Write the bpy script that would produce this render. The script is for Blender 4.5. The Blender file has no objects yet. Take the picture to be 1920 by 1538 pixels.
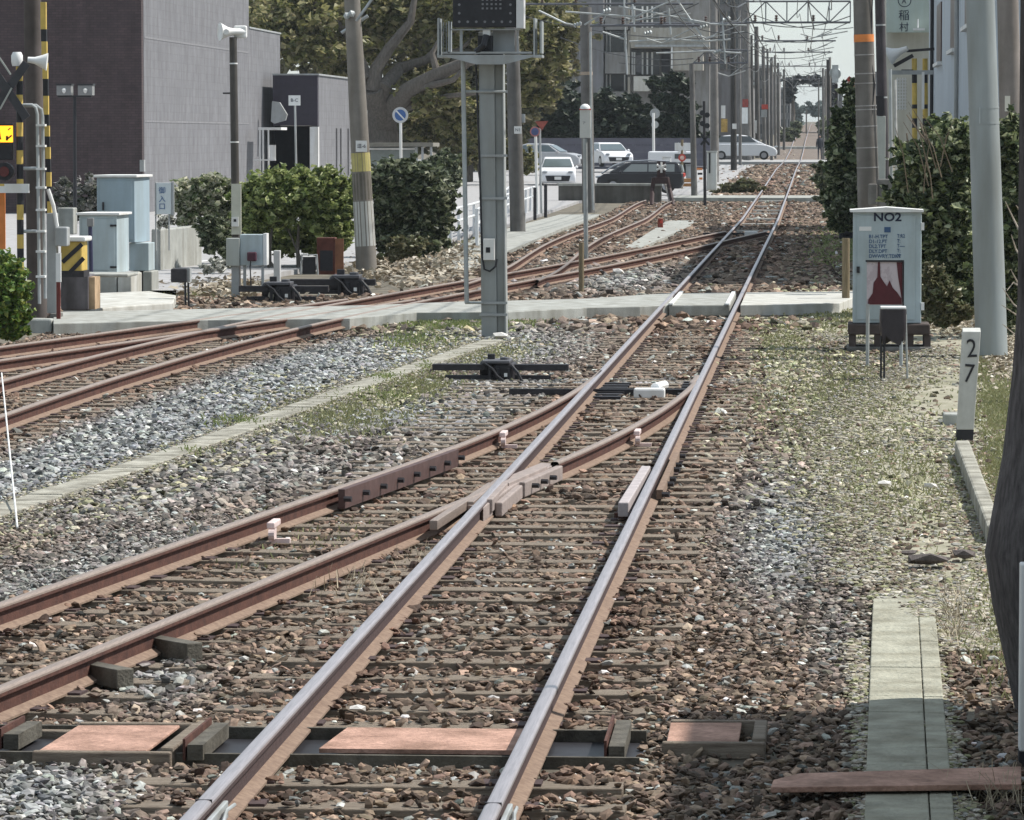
import bpy, math, random
import numpy as np
from mathutils import Vector, Matrix
random.seed(7); rng = np.random.default_rng(7)
C = bpy.context.scene.collection
sc = bpy.context.scene
rad = math.radians
# ------------------------------------------------------------------ camera, sky, sun, exposure
FP = 8200.0; HC = 2.61; PW, PH = 1920.0, 1538.0
TH = math.atan((769 - 256) / FP); PS = math.atan((1534 - 960) * math.cos(TH) / FP)
cam_d = bpy.data.cameras.new('camera'); cam = bpy.data.objects.new('camera', cam_d); C.objects.link(cam)
cam_d.sensor_width = 36; cam_d.lens = 36 * FP / PW; cam_d.clip_start = 0.5; cam_d.clip_end = 6000
cam.location = (0, 0, HC); cam.rotation_euler = (math.pi / 2 - TH, 0, PS)
sc.camera = cam
SUN_EL, SUN_AZ = 52.0, 74.0            # azimuth clockwise from +Y (down the line) towards +X
w = bpy.data.worlds.new('World'); sc.world = w; w.use_nodes = True
nt = w.node_tree; bg = nt.nodes['Background']
sk = nt.nodes.new('ShaderNodeTexSky'); sk.sky_type = 'NISHITA'; sk.sun_disc = False
sk.sun_elevation = rad(SUN_EL); sk.sun_rotation = rad(SUN_AZ); sk.dust_density = 0.4; sk.air_density = 1.0; sk.ozone_density = 2.0
# thin bright cloud veil mixed over the clear sky, denser in streaks
tcw = nt.nodes.new('ShaderNodeTexCoord'); mpw = nt.nodes.new('ShaderNodeMapping'); mpw.inputs['Scale'].default_value = (1, 1, 7)
nw = nt.nodes.new('ShaderNodeTexNoise'); nw.inputs['Scale'].default_value = 3; nw.inputs['Detail'].default_value = 7
rw = nt.nodes.new('ShaderNodeValToRGB'); rw.color_ramp.elements[0].position = .3; rw.color_ramp.elements[0].color = (.55, .55, .55, 1); rw.color_ramp.elements[1].position = .65; rw.color_ramp.elements[1].color = (.92, .92, .92, 1)
mw = nt.nodes.new('ShaderNodeMix'); mw.data_type = 'RGBA'
nt.links.new(tcw.outputs['Generated'], mpw.inputs[0]); nt.links.new(mpw.outputs[0], nw.inputs['Vector']); nt.links.new(nw.outputs['Fac'], rw.inputs[0]); nt.links.new(rw.outputs[0], mw.inputs[0])
nt.links.new(sk.outputs[0], mw.inputs[6]); mw.inputs[7].default_value = (3.4, 3.85, 4.1, 1)
nt.links.new(mw.outputs[2], bg.inputs[0]); bg.inputs[1].default_value = 0.15
sl = bpy.data.lights.new('sun', 'SUN'); sl.energy = 4.9; sl.angle = rad(0.8); sl.color = (1.0, 0.95, 0.88)
so = bpy.data.objects.new('sun', sl); C.objects.link(so)
sd = Vector((math.cos(rad(SUN_EL)) * math.sin(rad(SUN_AZ)), math.cos(rad(SUN_EL)) * math.cos(rad(SUN_AZ)), math.sin(rad(SUN_EL))))
so.rotation_euler = sd.to_track_quat('Z', 'Y').to_euler()
sc.view_settings.view_transform = 'Standard'; sc.view_settings.look = 'None'
sc.view_settings.exposure = 0.27; sc.view_settings.gamma = 1
# ------------------------------------------------------------------ photo pixel <-> place
RV = Vector((math.cos(PS), math.sin(PS), 0))
FV = Vector((-math.sin(PS) * math.cos(TH), math.cos(PS) * math.cos(TH), -math.sin(TH)))
UV = RV.cross(FV)
def ray(px, py): return FV + RV * ((px - 960) / FP) + UV * ((769 - py) / FP)
def G(px, py, z=0.0):
    d = ray(px, py); t = (z - HC) / d.z
    return Vector((d.x * t, d.y * t, z))
def W(px, py, Y):
    d = ray(px, py); t = Y / d.y
    return Vector((d.x * t, Y, HC + d.z * t))
def projn(x, y, z):
    z = z - HC
    a = x * RV.x + y * RV.y; b = x * UV.x + y * UV.y + z * UV.z; c = x * FV.x + y * FV.y + z * FV.z
    return 960 + FP * a / c, 769 - FP * b / c
PY = [0, 140, 190, 255, 320, 380, 437, 700, 1200, 2500]; PZ = [0, 0, .3, .75, .85, 1.4, 2.2, 4.3, 6.8, 11]
def prof(Y): return np.interp(Y, PY, PZ)
def gz(Y): return float(prof(Y)) - 0.18
def YB(px, py):
    "depth where the ground meets this pixel"
    Y = 60.0
    for _ in range(60):
        Y = .5 * Y + .5 * min(900, G(px, py, min(gz(Y), HC - .8 if py > 262 else 1.8)).y)
    return Y
# ------------------------------------------------------------------ materials
MC = {}
def new_mat(name):
    m = bpy.data.materials.new(name); m.use_nodes = True
    return m, m.node_tree, m.node_tree.nodes['Principled BSDF']
def M(name, col=(.5, .5, .5), rough=.75, var=.3, scale=6, metal=0, bump=0, bscale=60, col2=None, stretch=None, spec=.35, grime=0, emit=0):
    if name in MC: return MC[name]
    m, t, p = new_mat(name)
    N = t.nodes.new; L = t.links.new
    tc = N('ShaderNodeTexCoord'); mp = N('ShaderNodeMapping'); L(tc.outputs['Object'], mp.inputs[0])
    if stretch: mp.inputs['Scale'].default_value = stretch
    no = N('ShaderNodeTexNoise'); no.inputs['Scale'].default_value = scale; no.inputs['Detail'].default_value = 6; no.inputs['Roughness'].default_value = .65
    L(mp.outputs[0], no.inputs['Vector'])
    rp = N('ShaderNodeValToRGB'); L(no.outputs['Fac'], rp.inputs[0])
    c2 = col2 or tuple(min(1, c * (1 + var)) for c in col); c1 = tuple(c * (1 - var) for c in col) if not col2 else col
    rp.color_ramp.elements[0].position = .3; rp.color_ramp.elements[0].color = (*c1, 1)
    rp.color_ramp.elements[1].position = .7; rp.color_ramp.elements[1].color = (*c2, 1)
    out = rp.outputs[0]
    if grime:
        n2 = N('ShaderNodeTexNoise'); n2.inputs['Scale'].default_value = 1.3; n2.inputs['Detail'].default_value = 8
        m2 = N('ShaderNodeMapping'); m2.inputs['Scale'].default_value = (3, 3, .45); L(tc.outputs['Object'], m2.inputs[0]); L(m2.outputs[0], n2.inputs['Vector'])
        r2 = N('ShaderNodeValToRGB'); r2.color_ramp.elements[0].position = .35; r2.color_ramp.elements[1].position = .62
        g = 1 - grime; r2.color_ramp.elements[0].color = (g, g * .97, g * .92, 1); L(n2.outputs['Fac'], r2.inputs[0])
        mx = N('ShaderNodeMix'); mx.data_type = 'RGBA'; mx.blend_type = 'MULTIPLY'; mx.inputs[0].default_value = 1
        L(out, mx.inputs[6]); L(r2.outputs[0], mx.inputs[7]); out = mx.outputs[2]
    L(out, p.inputs['Base Color'])
    p.inputs['Roughness'].default_value = rough; p.inputs['Metallic'].default_value = metal
    p.inputs['Specular IOR Level'].default_value = spec
    if emit:
        p.inputs['Emission Color'].default_value = (*col, 1); p.inputs['Emission Strength'].default_value = emit
    if bump:
        nb = N('ShaderNodeTexNoise'); nb.inputs['Scale'].default_value = bscale; nb.inputs['Detail'].default_value = 5
        L(mp.outputs[0], nb.inputs['Vector'])
        b = N('ShaderNodeBump'); b.inputs['Strength'].default_value = bump; b.inputs['Distance'].default_value = .02
        L(nb.outputs['Fac'], b.inputs['Height']); L(b.outputs[0], p.inputs['Normal'])
    MC[name] = m; return m
def leafmat(name, cols, transl=.25, rough=.45):
    if name in MC: return MC[name]
    m, t, p = new_mat(name); N = t.nodes.new; L = t.links.new
    g = N('ShaderNodeNewGeometry'); rp = N('ShaderNodeValToRGB'); L(g.outputs['Random Per Island'], rp.inputs[0])
    e = rp.color_ramp.elements
    while len(e) < len(cols): e.new(.5)
    for i, c in enumerate(cols): e[i].position = i / max(1, len(cols) - 1); e[i].color = (*c, 1)
    L(rp.outputs[0], p.inputs['Base Color']); p.inputs['Roughness'].default_value = rough; p.inputs['Specular IOR Level'].default_value = .4
    tr = N('ShaderNodeBsdfTranslucent'); L(rp.outputs[0], tr.inputs[0]); mx = N('ShaderNodeMixShader'); mx.inputs[0].default_value = transl
    L(p.outputs[0], mx.inputs[1]); L(tr.outputs[0], mx.inputs[2]); L(mx.outputs[0], t.nodes['Material Output'].inputs[0])
    MC[name] = m; return m
def brickmat(name, c1, c2, mortar, sx=.24, sz=.075, rough=.85, offs=.5, axis='x'):
    if name in MC: return MC[name]
    m, t, p = new_mat(name); N = t.nodes.new; L = t.links.new
    tc = N('ShaderNodeTexCoord'); sp = N('ShaderNodeSeparateXYZ'); L(tc.outputs['Object'], sp.inputs[0])
    cb = N('ShaderNodeCombineXYZ'); ad = N('ShaderNodeMath'); ad.operation = 'ADD'; L(sp.outputs['X'], ad.inputs[0]); L(sp.outputs['Y'], ad.inputs[1])
    L(ad.outputs[0], cb.inputs[0]); L(sp.outputs['Z'], cb.inputs[1])
    b = N('ShaderNodeTexBrick'); L(cb.outputs[0], b.inputs['Vector']); b.inputs['Scale'].default_value = 1; b.offset = offs
    b.inputs['Brick Width'].default_value = sx; b.inputs['Row Height'].default_value = sz; b.inputs['Mortar Size'].default_value = .008
    b.inputs['Color1'].default_value = (*c1, 1); b.inputs['Color2'].default_value = (*c2, 1); b.inputs['Mortar'].default_value = (*mortar, 1)
    no = N('ShaderNodeTexNoise'); no.inputs['Scale'].default_value = .8; no.inputs['Detail'].default_value = 8; no.inputs['Roughness'].default_value = .7
    mp = N('ShaderNodeMapping'); mp.inputs['Scale'].default_value = (2.5, 2.5, .8); L(tc.outputs['Object'], mp.inputs[0]); L(mp.outputs[0], no.inputs['Vector'])
    rp = N('ShaderNodeValToRGB'); rp.color_ramp.elements[0].position = .3; rp.color_ramp.elements[0].color = (.62, .6, .6, 1); rp.color_ramp.elements[1].position = .7; rp.color_ramp.elements[1].color = (1.15, 1.15, 1.15, 1)
    L(no.outputs['Fac'], rp.inputs[0])
    mx = N('ShaderNodeMix'); mx.data_type = 'RGBA'; mx.blend_type = 'MULTIPLY'; mx.inputs[0].default_value = 1
    L(b.outputs[0], mx.inputs[6]); L(rp.outputs[0], mx.inputs[7]); L(mx.outputs[2], p.inputs['Base Color']); p.inputs['Roughness'].default_value = rough
    MC[name] = m; return m
def attrmat(name, rough=.85, bump=.5):
    m, t, p = new_mat(name); N = t.nodes.new; L = t.links.new
    a = N('ShaderNodeAttribute'); a.attribute_name = 'Col'
    tc = N('ShaderNodeTexCoord'); no = N('ShaderNodeTexNoise'); no.inputs['Scale'].default_value = 45; no.inputs['Detail'].default_value = 4
    L(tc.outputs['Object'], no.inputs['Vector']); rp = N('ShaderNodeValToRGB'); rp.color_ramp.elements[0].position = .3
    rp.color_ramp.elements[0].color = (.65, .63, .6, 1); rp.color_ramp.elements[1].position = .7; rp.color_ramp.elements[1].color = (1.25, 1.22, 1.2, 1)
    L(no.outputs['Fac'], rp.inputs[0]); mx = N('ShaderNodeMix'); mx.data_type = 'RGBA'; mx.blend_type = 'MULTIPLY'; mx.inputs[0].default_value = 1
    L(a.outputs['Color'], mx.inputs[6]); L(rp.outputs[0], mx.inputs[7]); L(mx.outputs[2], p.inputs['Base Color'])
    p.inputs['Roughness'].default_value = rough; p.inputs['Specular IOR Level'].default_value = .3
    MC[name] = m; return m
def glassmat(name, col=(.03, .04, .05), rough=.08):
    if name in MC: return MC[name]
    m, t, p = new_mat(name); p.inputs['Base Color'].default_value = (*col, 1); p.inputs['Roughness'].default_value = rough
    p.inputs['Specular IOR Level'].default_value = .8; MC[name] = m; return m
# ------------------------------------------------------------------ mesh builder
class MB:
    def __init__(s): s.v = []; s.f = []; s.mi = []; s.k = 0
    def add(s, vs, fs, k=None):
        o = len(s.v); s.v += [tuple(v) for v in vs]; s.f += [tuple(i + o for i in f) for f in fs]; s.mi += [s.k if k is None else k] * len(fs); return s
    def box(s, a, b, k=None, rz=0, piv=None):
        (x0, y0, z0), (x1, y1, z1) = a, b
        vs = [Vector(p) for p in ((x0, y0, z0), (x1, y0, z0), (x1, y1, z0), (x0, y1, z0), (x0, y0, z1), (x1, y0, z1), (x1, y1, z1), (x0, y1, z1))]
        if rz:
            c = Vector(piv) if piv is not None else Vector(((x0 + x1) / 2, (y0 + y1) / 2, 0)); R = Matrix.Rotation(rz, 3, 'Z')
            vs = [R @ (v - c) + c for v in vs]
        return s.add(vs, [(0, 3, 2, 1), (4, 5, 6, 7), (0, 1, 5, 4), (1, 2, 6, 5), (2, 3, 7, 6), (3, 0, 4, 7)], k)
    def pb(s, x0, y0, x1, y1, Y, d, k=None, rz=0):
        "box whose front face covers these photo pixels at distance Y, depth d"
        a = W(x0, y1, Y); b = W(x1, y0, Y); c = W(x0, y0, Y)
        return s.box((a.x, Y, a.z), (W(x1, y1, Y).x, Y + d, b.z), k, rz)
    def cyl(s, p0, p1, r0, r1=None, n=14, k=None, cap=True):
        p0, p1 = Vector(p0), Vector(p1); r1 = r0 if r1 is None else r1
        ax = (p1 - p0).normalized(); u = ax.orthogonal().normalized(); v = ax.cross(u)
        vs = []
        for p, r in ((p0, r0), (p1, r1)):
            for i in range(n):
                a = 2 * math.pi * i / n; vs.append(p + u * math.cos(a) * r + v * math.sin(a) * r)
        fs = [(i, (i + 1) % n, n + (i + 1) % n, n + i) for i in range(n)]
        if cap: fs += [tuple(reversed(range(n))), tuple(range(n, 2 * n))]
        return s.add(vs, fs, k)
    def tube(s, pts, rs, n=8, k=None):
        pts = [Vector(p) for p in pts]
        if not hasattr(rs, '__len__'): rs = [rs] * len(pts)
        vs = []; ref = None
        for i, p in enumerate(pts):
            ax = (pts[min(i + 1, len(pts) - 1)] - pts[max(i - 1, 0)]).normalized()
            if ref is None: ref = ax.orthogonal().normalized()
            ref = (ref - ax * ref.dot(ax)); ref = ref.normalized() if ref.length > 1e-6 else ax.orthogonal().normalized()
            v = ax.cross(ref)
            for j in range(n):
                a = 2 * math.pi * j / n; vs.append(p + ref * math.cos(a) * rs[i] + v * math.sin(a) * rs[i])
        fs = []
        for i in range(len(pts) - 1):
            for j in range(n): fs.append((i * n + j, i * n + (j + 1) % n, (i + 1) * n + (j + 1) % n, (i + 1) * n + j))
        fs += [tuple(reversed(range(n))), tuple(range((len(pts) - 1) * n, len(pts) * n))]
        return s.add(vs, fs, k)
    def prism(s, poly, z0, z1, k=None):
        "poly of (x,y); z0/z1 numbers"
        n = len(poly)
        a = sum(poly[i][0] * poly[(i + 1) % n][1] - poly[(i + 1) % n][0] * poly[i][1] for i in range(n))
        if a < 0: poly = list(reversed(poly))
        vs = [(x, y, z0) for x, y in poly] + [(x, y, z1) for x, y in poly]
        return s.add(vs, [tuple(reversed(range(n))), tuple(range(n, 2 * n))] + [(i, (i + 1) % n, n + (i + 1) % n, n + i) for i in range(n)], k)
    def prismy(s, poly, y0, y1, k=None):
        "poly of (x,z) extruded along y"
        n = len(poly)
        a = sum(poly[i][0] * poly[(i + 1) % n][1] - poly[(i + 1) % n][0] * poly[i][1] for i in range(n))
        if a < 0: poly = list(reversed(poly))
        vs = [(x, y0, z) for x, z in poly] + [(x, y1, z) for x, z in poly]
        return s.add(vs, [tuple(range(n)), tuple(reversed(range(n, 2 * n)))] + [(i, n + i, n + (i + 1) % n, (i + 1) % n) for i in range(n)], k)
    def lathe(s, c, prof_, n=16, k=None, axis=None):
        "prof_ list of (r,h) along axis from c"
        c = Vector(c); ax = Vector(axis or (0, 0, 1)).normalized(); u = ax.orthogonal().normalized(); v = ax.cross(u)
        vs = []
        for r, h in prof_:
            for j in range(n):
                a = 2 * math.pi * j / n; vs.append(c + ax * h + (u * math.cos(a) + v * math.sin(a)) * max(r, 1e-4))
        fs = []
        for i in range(len(prof_) - 1):
            for j in range(n): fs.append((i * n + j, i * n + (j + 1) % n, (i + 1) * n + (j + 1) % n, (i + 1) * n + j))
        fs += [tuple(reversed(range(n))), tuple(range((len(prof_) - 1) * n, len(prof_) * n))]
        return s.add(vs, fs, k)
    def build(s, name, mats, parent=None, bevel=0, smooth=False, loc=None):
        root = parent
        while root is not None and root.parent is not None: root = root.parent
        if root is not None: off = Vector(root.location)
        elif loc is not None: off = Vector(loc)
        else:
            a = np.array(s.v); off = Vector((a[:, 0].mean(), a[:, 1].mean(), a[:, 2].min()))
        me = bpy.data.meshes.new(name); me.from_pydata([(v[0] - off.x, v[1] - off.y, v[2] - off.z) for v in s.v], [], s.f)
        if not isinstance(mats, (list, tuple)): mats = [mats]
        for m in mats: me.materials.append(m)
        if len(mats) > 1: me.polygons.foreach_set('material_index', s.mi)
        if smooth: me.polygons.foreach_set('use_smooth', [True] * len(s.f))
        me.update(); o = bpy.data.objects.new(name, me); C.objects.link(o)
        if root is None: o.location = off
        else: o.parent = parent
        if bevel:
            b = o.modifiers.new('bevel', 'BEVEL'); b.width = bevel; b.segments = 2; b.limit_method = 'ANGLE'; b.angle_limit = rad(40)
        if smooth:
            try: me.set_sharp_from_angle(angle=rad(40))
            except Exception: pass
        return o
def tag(o, label=None, cat=None, group=None, kind=None):
    if label: o['label'] = label
    if cat: o['category'] = cat
    if group: o['group'] = group
    if kind: o['kind'] = kind
    return o
def thing(name, label, cat, loc, group=None, rz=0):
    o = bpy.data.objects.new(name, None); C.objects.link(o); o.location = loc; o.empty_display_size = .2
    return tag(o, label, cat, group)
def struct(name, mb, mat, loc=None, **k): return tag(mb.build(name, mat, loc=loc or (0, 0, 0), **k), kind='structure')
def dup(root, loc, label=None, group=None):
    r = root.copy(); C.objects.link(r); r.location = loc
    if label: r['label'] = label
    if group: r['group'] = group
    for ch in list(root.children):
        c = ch.copy(); C.objects.link(c); c.parent = r
        for g in ch.children:
            d = g.copy(); C.objects.link(d); d.parent = c
    return r
def txt(body, loc, size, mat, parent, name='lettering', ext=.002, rx=90, rz=0, ax='CENTER', ay='CENTER', sx=1, bold=0):
    cu = bpy.data.curves.new(name, 'FONT'); cu.body = body; cu.size = size; cu.extrude = ext; cu.align_x = ax; cu.align_y = ay
    cu.materials.append(mat); cu.resolution_u = 3; cu.offset = bold; tmp = bpy.data.objects.new('tmp', cu); C.objects.link(tmp); bpy.context.view_layer.update()
    me = bpy.data.meshes.new_from_object(tmp.evaluated_get(bpy.context.evaluated_depsgraph_get())); bpy.data.objects.remove(tmp); bpy.data.curves.remove(cu)
    o = bpy.data.objects.new(name, me); C.objects.link(o)
    root = parent
    while root.parent is not None: root = root.parent
    o.parent = parent; o.location = Vector(loc) - Vector(root.location); o.rotation_euler = (rad(rx), 0, rad(rz)); o.scale = (sx, 1, 1)
    return o
def np_mesh(name, V, Fc, mat, col=None, loc=(0, 0, 0), smooth=False, mids=None, parent=None):
    "V (n,3), Fc (m,k) uniform faces, fast"
    me = bpy.data.meshes.new(name); m, k = Fc.shape
    me.vertices.add(len(V)); me.vertices.foreach_set('co', (V - np.array(loc)).astype(np.float32).ravel())
    me.loops.add(m * k); me.loops.foreach_set('vertex_index', Fc.astype(np.int32).ravel())
    me.polygons.add(m); me.polygons.foreach_set('loop_start', np.arange(0, m * k, k, dtype=np.int32))
    me.polygons.foreach_set('loop_total', np.full(m, k, dtype=np.int32))
    for x in (mat if isinstance(mat, list) else [mat]): me.materials.append(x)
    if mids is not None: me.polygons.foreach_set('material_index', mids.astype(np.int32))
    me.update(calc_edges=True); me.polygons.foreach_set('use_smooth', np.full(m, smooth))
    if col is not None:
        a = me.color_attributes.new('Col', 'FLOAT_COLOR', 'POINT')
        cc = np.ones((len(V), 4), np.float32); cc[:, :3] = col; a.data.foreach_set('color', cc.ravel())
    o = bpy.data.objects.new(name, me); C.objects.link(o)
    if parent is not None: o.parent = parent
    else: o.location = loc
    return o
def leaves(name, blobs, size, mat, parent=None, clump=.35, flat=.5, aspect=1.6, perclump=26, loc=None):
    "blobs: (cx,cy,cz,rx,ry,rz,n). many leaf-sized folded faces gathered into clumps"
    P = []
    for (cx, cy, cz, rx, ry, rz_, n) in blobs:
        nc = max(3, int(n / perclump)); d = rng.normal(size=(nc, 3)); d /= np.linalg.norm(d, axis=1)[:, None]
        r = rng.random(nc)[:, None] ** .45; cc = d * r * np.array([rx, ry, rz_]) * rng.uniform(.7, 1.22, (nc, 1))
        cr = clump * (rx + ry + rz_) / 3 * (.5 + rng.random(nc))
        idx = rng.integers(0, nc, n); q = rng.normal(size=(n, 3)); q /= np.linalg.norm(q, axis=1)[:, None]
        P.append(cc[idx] + q * (rng.random(n)[:, None] ** .5) * cr[idx][:, None] * .55 + np.array([cx, cy, cz]))
    for (cx, cy, cz, rx, ry, rz_, n) in blobs:          # loose sprays breaking the outline
        ns = max(3, int(n / 95)); d = rng.normal(size=(ns, 3)); d[:, 2] = np.abs(d[:, 2]) * .8; d /= np.linalg.norm(d, axis=1)[:, None]; k = 11
        u = np.linspace(.8, 1.0, k)[None, :, None] + rng.uniform(.08, .5, (ns, 1, 1)) * np.linspace(0, 1, k)[None, :, None]
        q = d[:, None, :] * u * np.array([rx, ry, rz_]) + rng.normal(0, .035, (ns, k, 3)) * rx + np.array([cx, cy, cz]); P.append(q.reshape(-1, 3))
    P = np.concatenate(P); n = len(P)
    a = rng.normal(size=(n, 3)); a[:, 2] *= flat; a /= np.linalg.norm(a, axis=1)[:, None]
    b = rng.normal(size=(n, 3)); b -= (a * b).sum(1)[:, None] * a; b /= np.linalg.norm(b, axis=1)[:, None]
    c = np.cross(a, b); s = size * (.55 + .8 * rng.random(n) + .5 * (rng.random(n) < .12))[:, None]
    V = np.stack([P - a * s * aspect * .5, P + b * s * .5 + c * s * .18, P + a * s * aspect * .5, P - b * s * .5 + c * s * .18], 1).reshape(-1, 3)
    Fc = np.arange(4 * n).reshape(n, 4)
    if parent is not None:
        root = parent
        while root.parent is not None: root = root.parent
        return np_mesh(name, V, Fc, mat, loc=tuple(root.location), parent=parent)
    return np_mesh(name, V, Fc, mat, loc=loc or (P[:, 0].mean(), P[:, 1].mean(), P[:, 2].min()))
# ------------------------------------------------------------------ common materials
RUST = M('rust', (.05, .022, .018), .85, .35, 9, bump=.3, col2=(.115, .05, .036))
RUSTL = M('rust_light', (.15, .10, .075), .9, .3, 25, col2=(.27, .195, .145))
STEEL = M('rail_head', (.47, .43, .44), .38, .2, 3, metal=.7, stretch=(30, 1, 30))
RUSTD = M('rust_dark', (.045, .03, .032), .8, .3, 20, bump=.3, col2=(.08, .052, .05))
STEEL2 = M('rail_head_dull', (.30, .24, .205), .5, .25, 5, metal=.4, stretch=(30, 1, 30))
WOOD = M('sleeper_wood', (.17, .13, .10), .95, .4, 7, bump=.8, stretch=(.6, 9, 9), col2=(.41, .35, .28))
WOODB = M('sleeper_bright', (.5, .49, .46), .9, .2, 7)
CONC = M('concrete', (.36, .37, .35), .9, .18, 3, bump=.25, grime=.3)
CONCL = M('concrete_light', (.50, .50, .47), .9, .15, 3, bump=.2, grime=.25)
CONCD = M('concrete_dark', (.17, .165, .155), .92, .25, 4, bump=.3, grime=.3)
GALV = M('galvanised', (.40, .43, .44), .5, .14, 5, metal=.35, grime=.15)
GREYP = M('grey_paint', (.36, .38, .39), .55, .1, 5, grime=.2)
DARK = M('dark_metal', (.028, .026, .03), .55, .4, 12)
BLACK = M('black_paint', (.02, .02, .024), .5, .3, 12)
WHITE = M('white_paint', (.74, .75, .75), .55, .06, 4, grime=.12)
BLUEP = M('pale_blue_paint', (.42, .50, .535), .5, .07, 4, grime=.22)
YEL = M('yellow_paint', (.62, .45, .12), .6, .15, 8, grime=.2)
SALM = M('salmon_board', (.33, .20, .155), .92, .16, 26, bump=.5, col2=(.58, .36, .28), grime=.45)
BROWNW = M('stake_wood', (.20, .16, .10), .9, .3, 8, stretch=(8, 8, .6), bump=.4)
POLEC = M('pole_concrete', (.23, .215, .20), .85, .18, 3, stretch=(1, 1, .5), grime=.3)
INK = M('ink', (.02, .025, .05), .7, 0)
RED = M('red_paint', (.50, .06, .04), .5, .1)
ORANGE = M('orange_paint', (.65, .22, .06), .6, .15)
# ------------------------------------------------------------------ rails
XLm, XRm = -2.405, -1.26
def turn(x0, Y0=49.5, Rr=125, T=15.2, top=49.5, bot=8):
    pts = []
    Y = bot
    while Y <= top + .01:
        t = Y0 - Y; off = t * t / (2 * Rr) if t < T else T * T / (2 * Rr) + (t - T) * T / Rr
        pts.append((x0 - max(off, 0), Y)); Y += .6
    return pts
def poly(ctrl, y0, y1, deg=4, step=1.0):
    a = np.array(ctrl); p = np.polyfit(a[:, 1] - 80, a[:, 0], deg); lo, hi = a[0, 1], a[-1, 1]
    out = []
    for Y in np.arange(y0, y1 + .01, step):
        Yc = min(max(Y, lo), hi); x = np.polyval(p, Yc - 80); sl_ = np.polyval(np.polyder(p), Yc - 80); out.append((float(x + (Y - Yc) * sl_), float(Y)))
    return out
def offs(path, d):
    out = []
    for i, (x, y) in enumerate(path):
        a = path[max(i - 1, 0)]; b = path[min(i + 1, len(path) - 1)]; dx, dy = b[0] - a[0], b[1] - a[1]; l = math.hypot(dx, dy)
        out.append((x - dy / l * d, y + dx / l * d))
    return out
def farmain(x): return [(x, y) for y in list(np.arange(8, 130, 4)) + list(np.arange(130, 940, 10))]
cA = [(-7.62, 36), (-7.62, 40), (-7.62, 45), (-7.58, 50), (-7.26, 57), (-6.82, 63), (-6.37, 68.6), (-5.95, 73), (-5.42, 78), (-4.76, 84), (-3.85, 93), (-2.5, 108), (-1.40, 121.4)]
pA = poly(cA, 40, 121.4, 5); pA = [(pA[0][0], y) for y in (20, 30)] + pA
pB = [p for p in offs(pA, 1.12) if p[0] < XLm + .02]
cD = [(-9.56, 50.7), (-9.1, 53.4), (-8.44, 57.6), (-7.3, 64.6), (-6.45, 70.2)]
pD = poly(cD, 34, 70.4, 2, 1.2); pC = offs(pD, 1.12)
cE = [(-6.3, 77), (-6.12, 82), (-6.16, 86), (-6.32, 92), (-6.48, 98), (-6.58, 105), (-6.64, 118), (-6.64, 135), (-6.62, 150), (-6.6, 169)]
pE = poly(cE, 77.5, 169, 5); pF = [(x + 1.1, y) for x, y in pE if y > 79]
RP = [(.010, 0), (.021, -.0015), (.028, -.005), (.0325, -.012), (.0335, -.022), (.033, -.040), (.009, -.052), (.008, -.122), (.0635, -.142), (.0635, -.153)]
def rail(name, path, label, headmat=STEEL2, side=None, top=0.0, group=None, scale=1.0, parts=True, hm=None):
    prof_ = [(-x, z) for x, z in RP]; prof_ = list(reversed(prof_)) + RP      # left-bottom .. left-top, right-top .. right-bottom
    n = len(prof_); V = []; Fc = []; mi = []
    for i, (x, y) in enumerate(path):
        a = path[max(i - 1, 0)]; b = path[min(i + 1, len(path) - 1)]; dx, dy = b[0] - a[0], b[1] - a[1]; l = math.hypot(dx, dy); nx, ny = dy / l, -dx / l
        zz = top + float(prof(y))
        for px, pz in prof_: V.append((x + nx * px * scale, y + ny * px * scale, zz + pz))
    for i in range(len(path) - 1):
        for j in range(n):
            k = (j + 1) % n
            Fc.append((i * n + j, i * n + k, (i + 1) * n + k, (i + 1) * n + j))
            za, zb_ = prof_[j][1], prof_[k][1]; mi.append(0 if min(za, zb_) >= -.0221 else (2 if max(za, zb_) <= -.12 and abs(prof_[j][0] - prof_[k][0]) > .02 or max(za, zb_) < -.14 else 1))
    V = np.array(V, float); loc = (path[0][0], path[0][1], top - .153)
    o = np_mesh(name, V, np.array(Fc), [headmat, side or RUST, RUSTL], loc=loc, mids=np.array(mi))
    # end caps
    return tag(o, label, 'rail', group)
RAILN = 'rail'
rL = rail(RAILN, farmain(XLm), 'left rail of the shiny main track running straight into the distance', STEEL, RUSTD)
rR = rail(RAILN, farmain(XRm), 'right rail of the shiny main track, nearest the NO2 cabinet', STEEL, RUSTD)
rO = rail(RAILN, turn(XLm, top=48.9), 'outer rusty rail curving off to the left edge from the near switch')
pI = turn(XRm + .0, top=47.2); pI1 = [p for p in pI if p[1] < 32.4]; pI2 = [p for p in pI if p[1] > 34.6]
pI2 = pI2[:-1] + [(XRm - .07, 46.6), (XRm - .05, 47.3), (XRm - .055, 47.9)]
rI = rail(RAILN, pI1, 'inner rusty diverging rail in the left foreground, below the frog')
rI2 = rail('switch_rail', pI2, 'curved rusty switch rail ending beside the right main rail beyond the frog')
rI2['category'] = 'switch rail'
rA = rail(RAILN, pA, 'right rail of the left hand track, which curves over to the main track')
rB = rail(RAILN, pB, 'left rail of the left hand track, crossing the footpath towards the main track')
rC = rail(RAILN, pC, 'outermost rusty rail at the left edge beside the concrete footings')
rD = rail(RAILN, pD, 'second rusty rail from the left edge, crossing to a frog by the footpath')
rE = rail(RAILN, pE, 'left rail of the spur ending at the black buffer stop')
rF = rail(RAILN, pF, 'right rail of the spur ending at the black buffer stop')
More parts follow.
